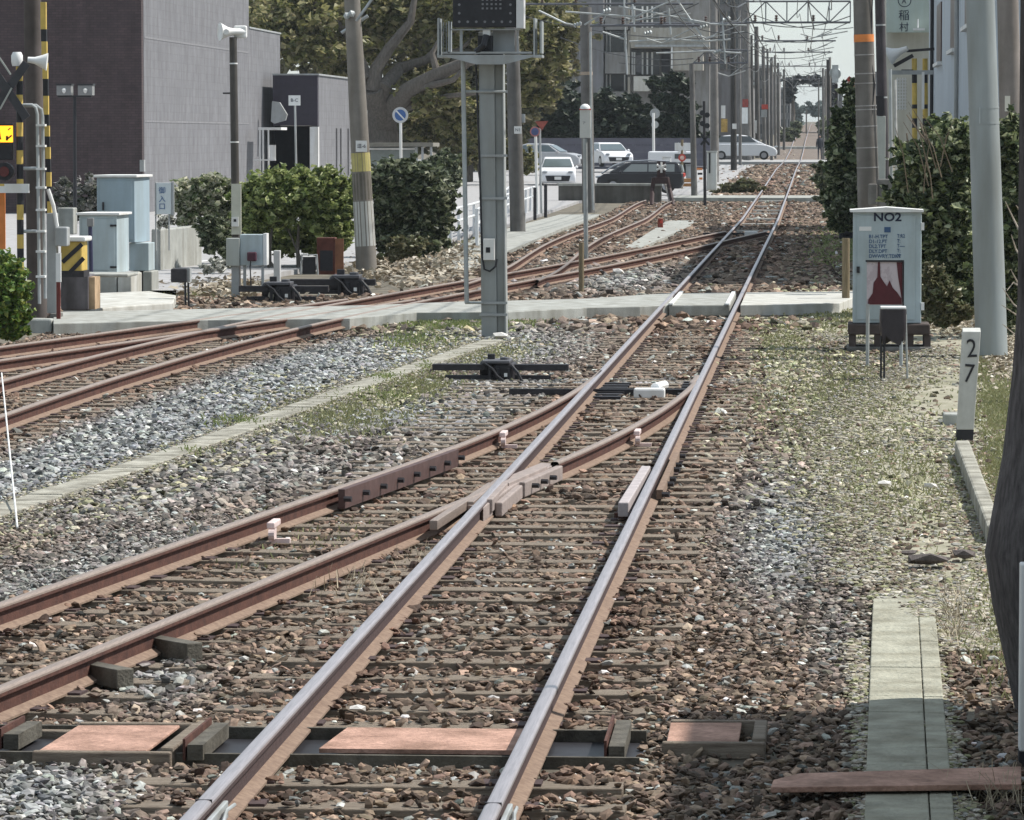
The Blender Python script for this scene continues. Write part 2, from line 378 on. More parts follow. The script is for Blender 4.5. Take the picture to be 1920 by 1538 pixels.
def barmesh(mb, p0, p1, w_, z0, z1, k=None):
    (x0, y0), (x1, y1) = p0, p1; l = math.hypot(x1 - x0, y1 - y0); nx, ny = (y1 - y0) / l * w_ / 2, -(x1 - x0) / l * w_ / 2
    zs = [z0 + float(prof(y0)), z0 + float(prof(y1)), z1 + float(prof(y0)), z1 + float(prof(y1))]
    V = [(x0 - nx, y0 - ny, zs[0]), (x0 + nx, y0 + ny, zs[0]), (x1 + nx, y1 + ny, zs[1]), (x1 - nx, y1 - ny, zs[1]),
         (x0 - nx, y0 - ny, zs[2]), (x0 + nx, y0 + ny, zs[2]), (x1 + nx, y1 + ny, zs[3]), (x1 - nx, y1 - ny, zs[3])]
    mb.add(V, [(0, 3, 2, 1), (4, 5, 6, 7), (0, 1, 5, 4), (1, 2, 6, 5), (2, 3, 7, 6), (3, 0, 4, 7)], k)
# frog of the near turnout: casting, wing rails, gap
FR = M('frog_cast', (.30, .25, .23), .7, .2, 8, metal=.2, bump=.3)
fx, fy = XLm, 33.2
t = thing('rail_frog', 'grey cast frog where the near diverging rail crosses the left main rail', 'frog', (fx, fy, -.153))
m = MB(); m.prism([(fx - .10, 31.2), (fx + .035, 31.0), (fx + .11, 33.0), (fx + .30, 35.2), (fx + .17, 35.3), (fx - .03, 33.6)], -.14, -.03); m.build('casting', FR, t, bevel=.008)
m = MB(); pts = [(XRm - (49.5 - y) ** 2 / 250 if y > 34.3 else pI[0][0], y) for y in (34.6,)]
barmesh(m, (XLm + .045, 31.4), (XLm + .05, 32.9), .05, -.10, -.005); barmesh(m, (XLm + .05, 32.9), (XLm + .235, 34.6), .07, -.1, -.004); m.build('wing_rail', FR, t, bevel=.006)
m = MB(); barmesh(m, (XLm - .075, 31.2), (XLm - .05, 32.5), .05, -.10, -.006); barmesh(m, (XLm - .05, 32.5), (XLm - .02, 33.4), .05, -.1, -.005); m.build('wing_rail', STEEL2, t, bevel=.006)
m = MB(); barmesh(m, (XLm + .10, 31.6), (XLm + .14, 33.2), .055, -.15, -.045); barmesh(m, (XLm + .15, 33.3), (XLm + .34, 35.0), .06, -.15, -.03); m.build('web_block', FR, t, bevel=.01)
for yy in (33.6, 34.0, 34.4):
    m = MB(); m.cyl((XLm + .17 + (yy - 33.3) * .11, yy, -.08), (XLm + .235 + (yy - 33.3) * .11, yy - .02, -.08), .02, n=6); m.build('bolt', DARK, t)
m = MB(); barmesh(m, (XLm - .2, 29.6), (XLm - .05, 32.9), .055, -.07, -.003); m.build('point_rail', STEEL2, t, bevel=.005)
# check rail by the outer rail and guard by the right rail, fishplates, clamps
def sidebar(name, lab, cat, path, off, y0, y1, w_, z0, z1, mat, bolts=0):
    pp = [p for p in offs(path, off) if y0 <= p[1] <= y1]
    t = thing(name, lab, cat, (pp[0][0], pp[0][1], z0)); m = MB()
    for a, b in zip(pp[:-1], pp[1:]): barmesh(m, a, b, w_, z0, z1)
    m.build('bar', mat, t)
    for i in range(bolts):
        p = pp[int((i + .5) * len(pp) / bolts)]; m = MB(); m.cyl((p[0] + w_ * .4, p[1], (z0 + z1) / 2), (p[0] + w_ * .5 + .05, p[1] - .01, (z0 + z1) / 2), .022, n=6); m.build('bolt', DARK, t)
    return t
CHK = M('check_rail', (.10, .06, .055), .6, .3, 10, metal=.3)
sidebar('check_rail', 'dark check rail bolted inside the outer diverging rail left of the frog', 'check rail', turn(XLm, top=48.9), -.115, 31.6, 36.6, .05, -.13, .012, CHK, 8)
sidebar('fishplate', 'rusty fishplate on the inner side of the right main rail beyond the frog', 'fishplate', [(XRm, y) for y in np.arange(28, 48, .5)], -.075, 33, 37.2, .05, -.13, -.06, RUSTL, 6)
t = thing('guard_plank', 'short pale grey guard bar standing just inside the right main rail', 'guard bar', (XRm - .12, 32, -.15))
m = MB(); barmesh(m, (XRm - .125, 31.3), (XRm - .10, 34.8), .075, -.12, -.015); m.build('bar', M('guard_steel', (.40, .36, .36), .6, .2, 8), t, bevel=.008)
for y in (31.5, 32.2, 32.9, 33.6, 34.3): m = MB(); m.box((XRm - .2, y, -.15), (XRm - .04, y + .1, -.11)); m.build('chair', RUST, t)
def clamp(px, py, lab, mat=M('pink_clamp', (.62, .50, .48), .6, .2, 20), wd=.10):
    g = G(px, py, -.03); t = thing('rail_clamp', lab, 'clamp', (g.x, g.y, -.15), 'white rail clamps')
    m = MB(); m.box((g.x, g.y, -.055), (g.x + wd * .55, g.y + .34, -.012)); m.build('jaw', mat, t, bevel=.008)
    m = MB(); m.box((g.x + .01, g.y + .05, -.15), (g.x + .05, g.y + .14, -.058)); m.box((g.x + .035, g.y - .02, -.15), (g.x + .16, g.y + .03, -.12)); m.cyl((g.x + .02, g.y - .05, -.09), (g.x + .06, g.y - .05, -.09), .035, n=10); m.build('bracket', mat, t)
clamp(500, 985, 'white rail clamp on the outer rail left of the check rail')
clamp(936, 815, 'white rail clamp on the outer rail above the frog')
clamp(1188, 812, 'white rail clamp on the curved switch rail right of the frog')
# fishplates with silver joints near the bottom edge
for x, lab in ((XLm, 'fishplate and bond wire at the bottom of the left main rail'), (XRm, 'fishplate and bond wire at the bottom of the right main rail')):
    t = thing('fishplate', lab, 'fishplate', (x, 17, -.15))
    m = MB(); m.box((x + .034, 16.2, -.12), (x + .055, 17.3, -.05)); m.box((x - .055, 16.2, -.12), (x - .034, 17.3, -.05)); m.build('plate', GALV, t, bevel=.004)
    m = MB(); m.tube([(x + .07, 16.3, -.08), (x + .10, 16.7, -.1), (x + .075, 17.1, -.06), (x + .06, 17.45, -.09)], .008, 6); m.build('wire', GALV, t)
    m = MB(); m.box((x - .0328, 16.98, -.03), (x + .0328, 16.99, .0012)); m.build('joint', BLACK, t)
# ------------------------------------------------------------------ sleepers
SLP = []        # (cx, cy, halfx, halfy, skew) for the stones to leave free
def sleeper(name, label, group, L_, wd=.2, hh=.14, mat=WOOD, plates=None):
    t = thing(name, label, 'sleeper', (0, 0, 0), group)
    m = MB(); m.box((-L_ / 2, -wd / 2, -hh), (L_ / 2, wd / 2, 0)); m.build('timber', mat, t, bevel=.006)
    for px in plates or ():
        m = MB(); m.box((px - .13, -.07, 0.0), (px + .13, .07, .012)); m.build('tie_plate', RUSTD, t)
    return t
ZS = -.156
g0 = 'wooden sleepers of the main track'
s0 = sleeper('railway_sleeper', 'weathered brown sleeper half buried in ballast between the two main rails', g0, 2.1, plates=(-.5725, .5725))
s0.location = ((XLm + XRm) / 2, 16.05, ZS); cx0 = (XLm + XRm) / 2; SLP.append((cx0, 16.05, 1.05, .1, 0))
Y = 16.67; n = 1
while Y < 96:
    if not (61 < Y < 75) and not (18.95 < Y < 20.3):
        long = 29.5 < Y < 49
        if not long:
            dup(s0, (cx0 + random.uniform(-.04, .04), Y, ZS + random.uniform(-.008, .008))); SLP.append((cx0, Y, 1.05, .1, 0)); n += 1
    Y += .62
s1 = sleeper('turnout_sleeper', 'long weathered sleeper under both routes of the near switch', 'long sleepers of the near switch', 3.3, plates=(1.0725, -.0725))
first = True; Y = 29.6
while Y < 49:
    xx = XRm - 1.0725 - max(0, (36 - Y)) * .02; loc = (xx, Y, ZS)
    if first: s1.location = loc; first = False
    else: dup(s1, (loc[0], loc[1], ZS + random.uniform(-.006, .006)))
    SLP.append((xx, Y, 1.65, .1, 0)); Y += .62
def run_sleepers(path, d, y0, y1, label, group, gauge=1.13, L_=2.1, step=.62, zz=ZS):
    s = sleeper('railway_sleeper', label, group, L_, plates=(-gauge / 2, gauge / 2)); first = True; acc = 0; cen = offs(path, d)
    last = cen[0]; dist = 0
    for a, b in zip(cen[:-1], cen[1:]):
        seg = math.hypot(b[0] - a[0], b[1] - a[1]); u = step - dist
        while u < seg:
            p = (a[0] + (b[0] - a[0]) * u / seg, a[1] + (b[1] - a[1]) * u / seg)
            if y0 < p[1] < y1 and not (60.5 < p[1] < 75):
                an = math.atan2(b[1] - a[1], b[0] - a[0]) - math.pi / 2; loc = (p[0], p[1], zz + random.uniform(-.006, .006) + float(prof(p[1])))
                if first: s.location = loc; s.rotation_euler[2] = an; first = False
                else: r = dup(s, loc); r.rotation_euler[2] = an
                SLP.append((p[0], p[1], L_ / 2, .1, math.tan(an)))
            u += step
        dist = seg - (u - step)
run_sleepers(turn(XLm, top=48.9), -.57, 19.7, 29.3, 'weathered sleeper half buried under the rusty diverging track, left foreground', 'sleepers of the diverging track')
run_sleepers(pA, .56, 38, 59, 'brown sleeper under the left hand track before the footpath', 'sleepers of the left hand track')
run_sleepers(pD, .56, 46, 59, 'brown sleeper under the outermost left track beside the footings', 'sleepers of the outermost left track')
run_sleepers(pA, .56, 76, 112, 'dark brown sleeper under the crossover beyond the footpath', 'sleepers of the crossover')
run_sleepers(pF, .55, 88, 160, 'dark sleeper of the spur leading to the buffer stop', 'sleepers of the spur', step=1.1)
s2 = sleeper('railway_sleeper', 'pale weathered sleeper in the main track before the far crossing', 'pale sleepers before the far crossing', 1.02, .3, mat=WOODB)
for i, py in enumerate((449 - 12, 424, 414, 404, 398, 390, 380, 374)):
    Yy = YB(1440, py); loc = (cx0 + random.uniform(-.05, .05), Yy, float(prof(Yy)) - .10)
    if i == 0: s2.location = loc
    else: dup(s2, loc)
# ------------------------------------------------------------------ crossings, trough, walkway
def gpoly(pts, z): return [tuple(G(x, y, z)[:2]) for x, y in pts]
mb = MB()
front = [(100, 607), (390, 600), (656, 597), (781, 586), (953, 585), (1100, 577), (1200, 575), (1262, 572)]
back = [(1262, 549), (1100, 560), (953, 564), (875, 565), (700, 572), (450, 578), (100, 585)]
mb.prism(gpoly(front + back, -.012), -.19, -.012)
struct('footpath', mb, CONC, bevel=.01)
mb = MB(); mb.prism([(XLm + .10, 68.0), (XRm - .10, 68.3), (XRm - .10, 73.6), (XLm + .10, 73.2)], -.19, -.008); struct('crossing_panel_path', mb, CONC, bevel=.02)
mb = MB(); mb.prism([(XRm + .06, 68.3), (XRm + .9, 68.6), (.35, 69.2), (.9, 74.6), (XRm + .06, 73.8)], -.19, -.015); struct('footpath_end', mb, CONCL, bevel=.01)
for x, lab in ((XLm + .13, 'white painted edge bar at the left of the crossing panel'), (XRm - .14, 'white painted edge bar at the right of the crossing panel')):
    m = MB(); m.box((x - .03, 68.0, -.006), (x + .03, 73.4, .02)); tag(m.build('edge_bar', WHITE), lab, 'edge bar')
mb = MB(); FPZ = prof(173) ; mb.box((-5.7, 173, FPZ - .15), (-2.48, 180.5, FPZ - .008)); mb.box((-2.3, 173, FPZ - .15), (-1.35, 180.5, FPZ - .008)); mb.box((-1.2, 173, FPZ - .15), (2.2, 180.5, FPZ - .008)); struct('far_footpath', mb, CONC)
mb = MB(); zc = float(prof(318)); mb.box((-40, 300, zc - .3), (-2.46, 330, zc + .02)); mb.box((-2.35, 300, zc - .3), (-1.33, 330, zc + .02)); mb.box((-1.2, 300, zc - .3), (14, 330, zc + .02)); struct('crossing_road', mb, M('pale_asphalt', (.34, .34, .34), .9, .12, 1))
mb = MB(); zc2 = float(prof(400)); mb.box((-30, 396, zc2 - .3), (10, 404, zc2 + .02)); struct('second_crossing_road', mb, CONCL)
tw = [(-7.0, 20), (-6.45, 26), (-6.02, 31.8), (-5.72, 36), (-5.45, 40.5), (-5.18, 46), (-4.95, 50), (-4.62, 55), (-4.38, 59)]
mb = MB()
TRC = M('trough_concrete', (.36, .35, .30), .95, .3, 5, bump=.6, grime=.5)
for i in range(len(tw) - 1):
    (x0, y0), (x1, y1) = tw[i], tw[i + 1]; nseg = int((y1 - y0) / .6)
    for k in range(nseg):
        a = (x0 + (x1 - x0) * k / nseg, y0 + (y1 - y0) * k / nseg); b = (x0 + (x1 - x0) * (k + .985) / nseg, y0 + (y1 - y0) * (k + .985) / nseg); dz = random.uniform(-.007, .004)
        barmesh(mb, (a[0] + random.uniform(-.01, .01), a[1]), b, .28, -.25, -.135 + dz)
tag(mb.build('cable_trough', TRC, bevel=.008), 'pale concrete cable trough lid line running diagonally through the left ballast', 'cable trough')
mb = MB()
WALK = M('walk_concrete', (.30, .30, .245), .97, .3, 9, bump=.9, bscale=35, grime=.35, col2=(.42, .41, .33))
yy = 15.5
while yy < 26.6:
    xs = .21 + (yy - 18.4) * .0165
    kx = .595 * .0165; fade = max(0, yy - 24.5) * .02; barmesh(mb, (xs + .133, yy), (xs + .133 + kx, yy + .588), .262, -.2, -.135 - fade + random.uniform(-.003, .002)); barmesh(mb, (xs + .317, yy), (xs + .317 + kx, yy + .588), .096, -.2, -.136 - fade + random.uniform(-.003, .002)); yy += .595
struct('walkway', mb, WALK, bevel=.006)
# ------------------------------------------------------------------ ground sheet
xs = np.concatenate([np.linspace(-900, -60, 18), np.linspace(-55, 40, 40), np.linspace(60, 900, 16)])
ys = np.concatenate([np.linspace(-60, 130, 30), np.linspace(140, 700, 57), np.linspace(760, 5000, 25)])
gx, gy = np.meshgrid(xs, ys); gzv = prof(gy) - .20 - np.where(gy > 2500, 0, 0)
V = np.stack([gx, gy, gzv], -1).reshape(-1, 3); nx_ = len(xs); ii = np.arange(len(ys) - 1)[:, None] * nx_ + np.arange(nx_ - 1)[None]
Fc = np.stack([ii, ii + 1, ii + nx_ + 1, ii + nx_], -1).reshape(-1, 4)
EARTH = M('earth', (.085, .075, .06), .97, .3, 1.2, bump=.8, bscale=25, col2=(.20, .18, .14))
tag(np_mesh('ground', V, Fc, EARTH, smooth=True), kind='structure')
def sheet(name, pts, z, mat, world=False, rough=0):
    p = pts if world else [tuple(G(x, y, z)[:2]) for x, y in pts]
    if rough:
        q = []
        for i in range(len(p)):
            a, b = p[i], p[(i + 1) % len(p)]; k = max(1, int(math.hypot(b[0] - a[0], b[1] - a[1]) / .12))
            for j in range(k): q.append((a[0] + (b[0] - a[0]) * j / k + random.uniform(-rough, rough), a[1] + (b[1] - a[1]) * j / k + random.uniform(-rough, rough) * 4))
        p = q
    mb = MB(); a = sum(p[i][0] * p[(i + 1) % len(p)][1] - p[(i + 1) % len(p)][0] * p[i][1] for i in range(len(p)))
    if a < 0: p = list(reversed(p))
    mb.prism(p, z - .12, z); return struct(name, mb, mat)
SAND = M('sandy_soil', (.19, .185, .12), .97, .2, 2.6, bump=1, bscale=30, col2=(.40, .375, .30))
sheet('sandy_path', [(1625, 1100), (1610, 1050), (1560, 950), (1545, 850), (1575, 770), (1650, 725), (1720, 690), (1760, 655), (1590, 640), (1490, 620), (1480, 600), (1570, 585), (1640, 570), (1900, 600), (2040, 680), (2060, 900), (1900, 1000), (1830, 1060), (1790, 1100)], -.172, SAND)
ASPH = M('asphalt', (.30, .30, .30), .9, .15, 2.5, grime=.15)
def strip_road(name, ys_, left, right, mat, dz=-.15):
    V, F_ = [], []
    for i, y in enumerate(ys_): l, r = np.interp(y, *left), np.interp(y, *right); z = float(prof(y)) + dz; V += [(l, y, z), (r, y, z), (r, y, z - .1)]
    for i in range(len(ys_) - 1): a = i * 3; F_ += [(a, a + 1, a + 4, a + 3), (a + 1, a + 2, a + 5, a + 4)]
    mb = MB(); mb.add(V, F_); return struct(name, mb, mat)
strip_road('side_road', list(np.arange(76.5, 190, 2.5)) + list(np.arange(190, 300, 5)), ([76, 84, 108, 300], [-15.5, -24, -60, -60]), ([76, 88, 98, 172, 176, 300], [-11.3, -10.7, -9.75, -9.35, -4.6, -4.2]), M('pale_road', (.36, .36, .37), .9, .12, 2.5, grime=.15), -.10)
mb = MB(); 
for a, b in (((-15.0, 84), (-12.9, 97)), ((-12.9, 97), (-12.7, 108))): barmesh(mb, a, b, .22, -.096, -.092)
struct('road_marking', mb, WHITE)
strip_road('track_bed', list(np.arange(304, 900, 12)), ([300, 900], [-4.2, -4.4]), ([300, 900], [.5, .7]), M('far_ballast', (.10, .08, .068), .95, .35, 3, col2=(.22, .18, .15)), -.15)
# parallel service path beside the spur and pale slab by it
sheet('service_path', [(-8.6, 91), (-7.25, 90), (-7.35, 100), (-7.6, 130), (-7.5, 168), (-8.9, 168), (-9.2, 130), (-9.0, 100)], -.12, CONC, True)
sheet('service_slab', [(-4.75, 108), (-4.35, 108), (-3.9, 135), (-4.0, 143), (-4.9, 143)], -.13, CONC, True)
# ------------------------------------------------------------------ ballast stones
def rock_variants(nv=10):
    t_ = (1 + 5 ** .5) / 2
    v = np.array([(-1, t_, 0), (1, t_, 0), (-1, -t_, 0), (1, -t_, 0), (0, -1, t_), (0, 1, t_), (0, -1, -t_), (0, 1, -t_), (t_, 0, -1), (t_, 0, 1), (-t_, 0, -1), (-t_, 0, 1)]) / math.sqrt(1 + t_ * t_)
    f = np.array([(0, 11, 5), (0, 5, 1), (0, 1, 7), (0, 7, 10), (0, 10, 11), (1, 5, 9), (5, 11, 4), (11, 10, 2), (10, 7, 6), (7, 1, 8), (3, 9, 4), (3, 4, 2), (3, 2, 6), (3, 6, 8), (3, 8, 9), (4, 9, 5), (2, 4, 11), (6, 2, 10), (8, 6, 7), (9, 8, 1)])
    out = []
    for _ in range(nv):
        q = v * (1 + rng.uniform(-.45, .35, (12, 1))); q = np.clip(q, -.72, .72) * np.array([rng.uniform(.95, 1.6), rng.uniform(.7, 1.1), rng.uniform(.32, .52)]); out.append(q)
    return np.array(out), f
RV_, RF_ = rock_variants()
def inpoly(x, y, pl):
    r = np.zeros(len(x), bool); n = len(pl)
    for i in range(n):
        x0, y0 = pl[i]; x1, y1 = pl[(i + 1) % n]; c = (y0 > y) != (y1 > y)
        r ^= c & (x < (x1 - x0) * (y - y0) / (y1 - y0 + 1e-12) + x0)
    return r
def pn(x, y, s, seed=0):
    r = np.zeros_like(x)
    for i in range(5):
        a = seed * 7.1 + i * 2.39; r += np.sin(x * s * (1 + .6 * i) * math.cos(a) + y * s * .45 * (1 + .6 * i) * math.sin(a) + seed + i * 1.7) / (1 + .4 * i)
    return r / 2.2
def railx(path, y):
    a = np.array(path); return np.interp(y, a[:, 1], a[:, 0], left=99, right=99)
PATHS = [[(XLm, 0), (XLm, 999)], [(XRm, 0), (XRm, 999)], turn(XLm, top=48.9), pI, pA, pB, pC, pD, pE, pF]
cross_poly = gpoly(front + back, -.012)
def scatter(y0, y1, dens, rad_, zl=-.212, zh=-.168):
    xw0 = lambda y: (-1534 / FP - .012) * y - 1.0
    area = .5 * (y1 - y0) * ((.234 + .02) * (y0 + y1) + 4); n = int(area * dens)
    y = np.sqrt(rng.random(n) * (y1 ** 2 - y0 ** 2) + y0 ** 2); x = (-.187 * y - 1.0) + rng.random(n) * (.2345 * y + 2.2)
    keep = np.ones(n, bool); near = np.full(n, 9.)
    for p in PATHS:
        d = np.abs(x - railx(p, y)); near = np.minimum(near, d); keep &= d > .05
    z = rng.uniform(zl, zh, n); z = np.where(near < .12, z - .02, z)
    for (sx, sy, hx, hy, sk) in SLP:
        c = np.nonzero((y > sy - .6) & (y < sy + .6))[0]
        if len(c) == 0: continue
        q = c[(np.abs(x[c] - sx) < hx - .02 + rng.normal(0, .03, len(c))) & (np.abs((y[c] - sy) - (x[c] - sx) * sk) < hy + .005)]
        drop = (rng.random(len(q)) < (.80 if sy < 26 else .94)) & (pn(x[q], y[q], 2.2, 5) > -.75); keep[q[drop]] = False; z[q[~drop]] = ZS + .012
    # exclusions
    keep &= ~inpoly(x, y, cross_poly); keep &= ~((y > 67.5) & (y < 74.4) & (x > XLm - .1) & (x < .7)); keep &= ~((y > 172.5) & (y < 181))
    tx = np.interp(y, [p[1] for p in tw], [p[0] for p in tw]); keep &= ~((np.abs(x - tx) < .16) & (y < 59.2) & (rng.random(n) > .03))
    wl = .19 + (y - 18.4) * .0165; keep &= ~((y < 26.6) & (x > wl + rng.normal(0, .04 + .02 * np.clip(y - 21, 0, 9), n)) & (x < wl + .40 + rng.normal(0, .02, n)) & (rng.random(n) > .012))
    keep &= ~((y > 19.18) & (y < 20.16) & (x < -.16) & (x > -4.4) & ((x < -.8) | (rng.random(n) < .6)))
    # right hand limit: ballast thins into soil
    lim = np.where(y < 30, 2.5, np.interp(y, [30, 40, 55, 68, 100, 150, 200], [.42, .1, -.05, .2, .6, 1.2, 1.6])); thin = (x > lim) & (rng.random(n) > .16 + .42 * (y < 40) + .25 * (pn(x, y, 1.4, 9) > .15) * (y < 56)); keep &= ~thin
    keep &= ~((y < 30) & (x > .62) & (rng.random(n) > .45))
    # beyond the footpath: left limit
    ll = np.interp(y, [60, 66, 76, 84, 100, 170], [-40, -40, -7.6, -7.1, -7.3, -7.4]); keep &= x > ll
    keep &= ~((y < 62) & (x < -10.9)); 
    keep &= ~((y > 108) & (y < 144) & (x > -4.8) & (x < -4.0) & (rng.random(n) > .1))
    x, y, z, near = x[keep], y[keep], z[keep], near[keep]
    px, py = projn(x, y, z + 0)
    return x, y, z + prof(y), near, px, py
def stone_cols(x, y, near, px, py):
    n = len(x); j = rng.normal(0, 1, (n, 1))
    brown = np.array([.20, .15, .115]); rusty = np.array([.165, .10, .075]); grey = np.array([.265, .28, .29]); pale = np.array([.42, .44, .42]); moss = np.array([.30, .30, .19]); tan = np.array([.36, .34, .27]); char = np.array([.10, .09, .085])
    def blob(cx, cy, rx, ry): return np.exp(-(((px - cx) / rx) ** 2 + ((py - cy) / ry) ** 2))
    tx = np.interp(y, [p[1] for p in tw], [p[0] for p in tw])
    ax = railx(pA, y)
    inL = (x > ax + .35) & (x < tx) & (y < 60)
    g = np.where(inL, 1.0, 0.0) * np.clip((x - ax - .35) * 2.2, 0, 1)
    ox = railx(turn(XLm, top=48.9), y)
    g = np.maximum(g, ((x > tx) & (x < ox - .45) & (y < 50)) * (.55 + .35 * pn(x, y, 1.1, 3)))
    g = np.maximum(g, 1.1 * blob(920, 650, 170, 40)); g = np.maximum(g, 1.1 * blob(60, 1490, 170, 75)); g = np.maximum(g, .9 * blob(290, 1270, 90, 50))
    g = np.maximum(g, 1.0 * blob(1470, 1010, 95, 120)); g = np.maximum(g, .45 * blob(1570, 1180, 60, 110)); g = np.maximum(g, .8 * blob(1160, 520, 120, 30))
    ms = np.clip(blob(1570, 760, 160, 170) + .9 * blob(1700, 920, 160, 130) + .9 * blob(820, 640, 120, 35) + .8 * blob(680, 745, 190, 28) + .55 * blob(1620, 560, 90, 40) + .6 * blob(1470, 650, 60, 80) + .35 * (x > tx) * (x < tx + .9) * (y < 60), 0, 1)
    dk = np.clip(1.0 * blob(1400, 1340, 330, 120) + .6 * blob(300, 1300, 150, 50), 0, 1) * .5
    rst = np.clip(1 - near / .45, 0, 1)
    c = brown[None] * np.ones((n, 3)); c = c + (rusty - c) * rst[:, None] * .8
    g = np.clip(g, 0, 1)[:, None]; c = c + (grey - c) * g
    isp = (rng.random(n) < .07 + .18 * g[:, 0])[:, None]; c = np.where(isp, pale * (.75 + .3 * rng.random((n, 1))), c)
    m2 = (rng.random(n) < ms * .85)[:, None]; c = np.where(m2, np.where(rng.random((n, 1)) < .5, moss, tan), c)
    isd = (rng.random(n) < .36)[:, None]; c = np.where(isd, c * .38, c)
    ish = (rng.random(n) < .18)[:, None] & ~isp; c = np.where(ish, c * 1.6, c)
    wh = (rng.random(n) < .004)[:, None]; c = np.where(wh, np.array([.72, .70, .68]), c)
    return np.clip(c * np.exp(j * .2) * (1 + rng.normal(0, .025, (n, 3))), .01, .9)
def stones(name, label, data, rad_, smin=.5, smax=1.65):
    x, y, z, near, px, py = data; n = len(x); c = stone_cols(x, y, near, px, py)
    s = rad_ * (smin + (smax - smin) * rng.random(n) ** 1.5); th = rng.random(n) * 6.283; ti = rng.normal(0, .45, n)
    V = RV_[rng.integers(0, len(RV_), n)] * s[:, None, None]
    ct, st = np.cos(ti)[:, None], np.sin(ti)[:, None]; X, Y_, Z = V[..., 0], V[..., 1], V[..., 2]
    X, Z = X * ct - Z * st, X * st + Z * ct; ca, sa = np.cos(th)[:, None], np.sin(th)[:, None]; X, Y_ = X * ca - Y_ * sa, X * sa + Y_ * ca
    V = np.stack([X + x[:, None], Y_ + y[:, None], Z + z[:, None]], -1).reshape(-1, 3)
    Fc = (RF_[None] + (np.arange(n) * 12)[:, None, None]).reshape(-1, 3)
    o = np_mesh(name, V, Fc, MC.get('stones') or attrmat('stones'), col=np.repeat(c, 12, 0), loc=(0, 0, -.2)); tag(o, label, 'ballast', kind='stuff'); return n
nn = 0
FINE = []
nn += stones('ballast', 'crushed stone ballast of the near tracks', scatter(15.5, 32, 1050, .03), .0258)
nn += stones('ballast', 'crushed stone ballast around the frog and the near switch', scatter(32, 62, 400, .035), .037)
def far_data():
    n = 11000; y = rng.uniform(180, 300, n); x = -1.83 + rng.normal(0, 1.5, n); near = np.minimum(abs(x - XLm), abs(x - XRm)); k = near > .1; x, y, near = x[k], y[k], near[k]; z = np.full(len(x), -.19); px, py = projn(x, y, z + prof(y)); return x, y, z + prof(y), near, px, py
stones('ballast', 'coarse ballast of the far main track', far_data(), .14)
nn += stones('ballast', 'crushed stone ballast beyond the footpath crossing', scatter(62, 180, 42, .06, -.22, -.16), .08)
def fine(polys, Y_lo, Y_hi, seed, cols, name, label, rad_, z=-.165):
    n = len(polys); x = polys[:, 0]; y = polys[:, 1]; c = np.array(cols)[rng.integers(0, len(cols), n)] * rng.uniform(.6, 1.35, (n, 1)); s = rad_ * (.5 + 1.3 * rng.random(n) ** 2); th = rng.random(n) * 6.283
    V = RV_[rng.integers(0, len(RV_), n)] * s[:, None, None]; ca, sa = np.cos(th)[:, None], np.sin(th)[:, None]; X, Y_ = V[..., 0] * ca - V[..., 1] * sa, V[..., 0] * sa + V[..., 1] * ca
    V = np.stack([X + x[:, None], Y_ + y[:, None], V[..., 2] + z + prof(y)[:, None]], -1).reshape(-1, 3); Fc = (RF_[None] + (np.arange(n) * 12)[:, None, None]).reshape(-1, 3)
    tag(np_mesh(name, V, Fc, MC['stones'], col=np.repeat(c, 12, 0), loc=(0, 0, -.2)), label, 'gravel', kind='stuff')
def ribbon(path, hw, n, sd=.35):
    a = np.array(path); u = rng.random(n) * (len(a) - 1); i = u.astype(int); f = (u - i)[:, None]; p = a[i] * (1 - f) + a[i + 1] * f
    side = rng.choice([-1, 1], n); p[:, 0] += side * np.abs(hw + rng.normal(0, sd, n)); return p
n_ = 17000; pxs = np.stack([rng.random(n_), 600 + 620 * rng.random(n_) ** .8], 1); xl_ = np.interp(pxs[:, 1], [600, 800, 900, 1000, 1200], [1440, 1510, 1560, 1610, 1650]) + rng.normal(0, 22, n_); pxs[:, 0] = xl_ + pxs[:, 0] * (1900 - xl_); pxs = pxs[pn(pxs[:, 0] * .02, pxs[:, 1] * .05, 1.0, 4) > -.45]; gg = np.array([G(a, b, -.165)[:2] for a, b in pxs]); w1 = .19 + (gg[:, 1] - 18.4) * .0165
gg = gg[~((gg[:, 1] < 26.6) & (gg[:, 0] > w1 + rng.normal(0, .05, len(gg))) & (gg[:, 0] < w1 + .38) & (rng.random(len(gg)) > .14 + .16 * np.clip(gg[:, 1] - 23, 0, 4))) & ~((gg[:, 1] > 56.8) & (gg[:, 0] > .4))]
SNDO = [G(a, b, -.17)[:2] for a, b in [(1625, 1100), (1610, 1050), (1560, 950), (1545, 850), (1575, 770), (1650, 725), (1720, 690), (1760, 655), (1590, 640), (1490, 620)]]
TANS = [(.34, .31, .25), (.26, .25, .17), (.42, .40, .35), (.18, .15, .12), (.28, .28, .26), (.22, .23, .13)]
fine(gg, 0, 0, 1, TANS, 'gravel', 'fine tan and mossy gravel over the right hand path', .019)
gg = np.concatenate([ribbon(SNDO, .0, 7000, .16), ribbon(tw, .15, 10000, .10), np.stack([.22 + rng.normal(0, .04, 1500) + 0 * 1, rng.uniform(17, 24, 1500)], 1), np.stack([.60 + rng.normal(0, .04, 2500), rng.uniform(17, 26, 2500)], 1)]); 
fine(gg, 0, 0, 2, TANS, 'gravel', 'fine gravel along the edges of the trough lids and the walkway', .016, z=-.15)
print('stones', nn)
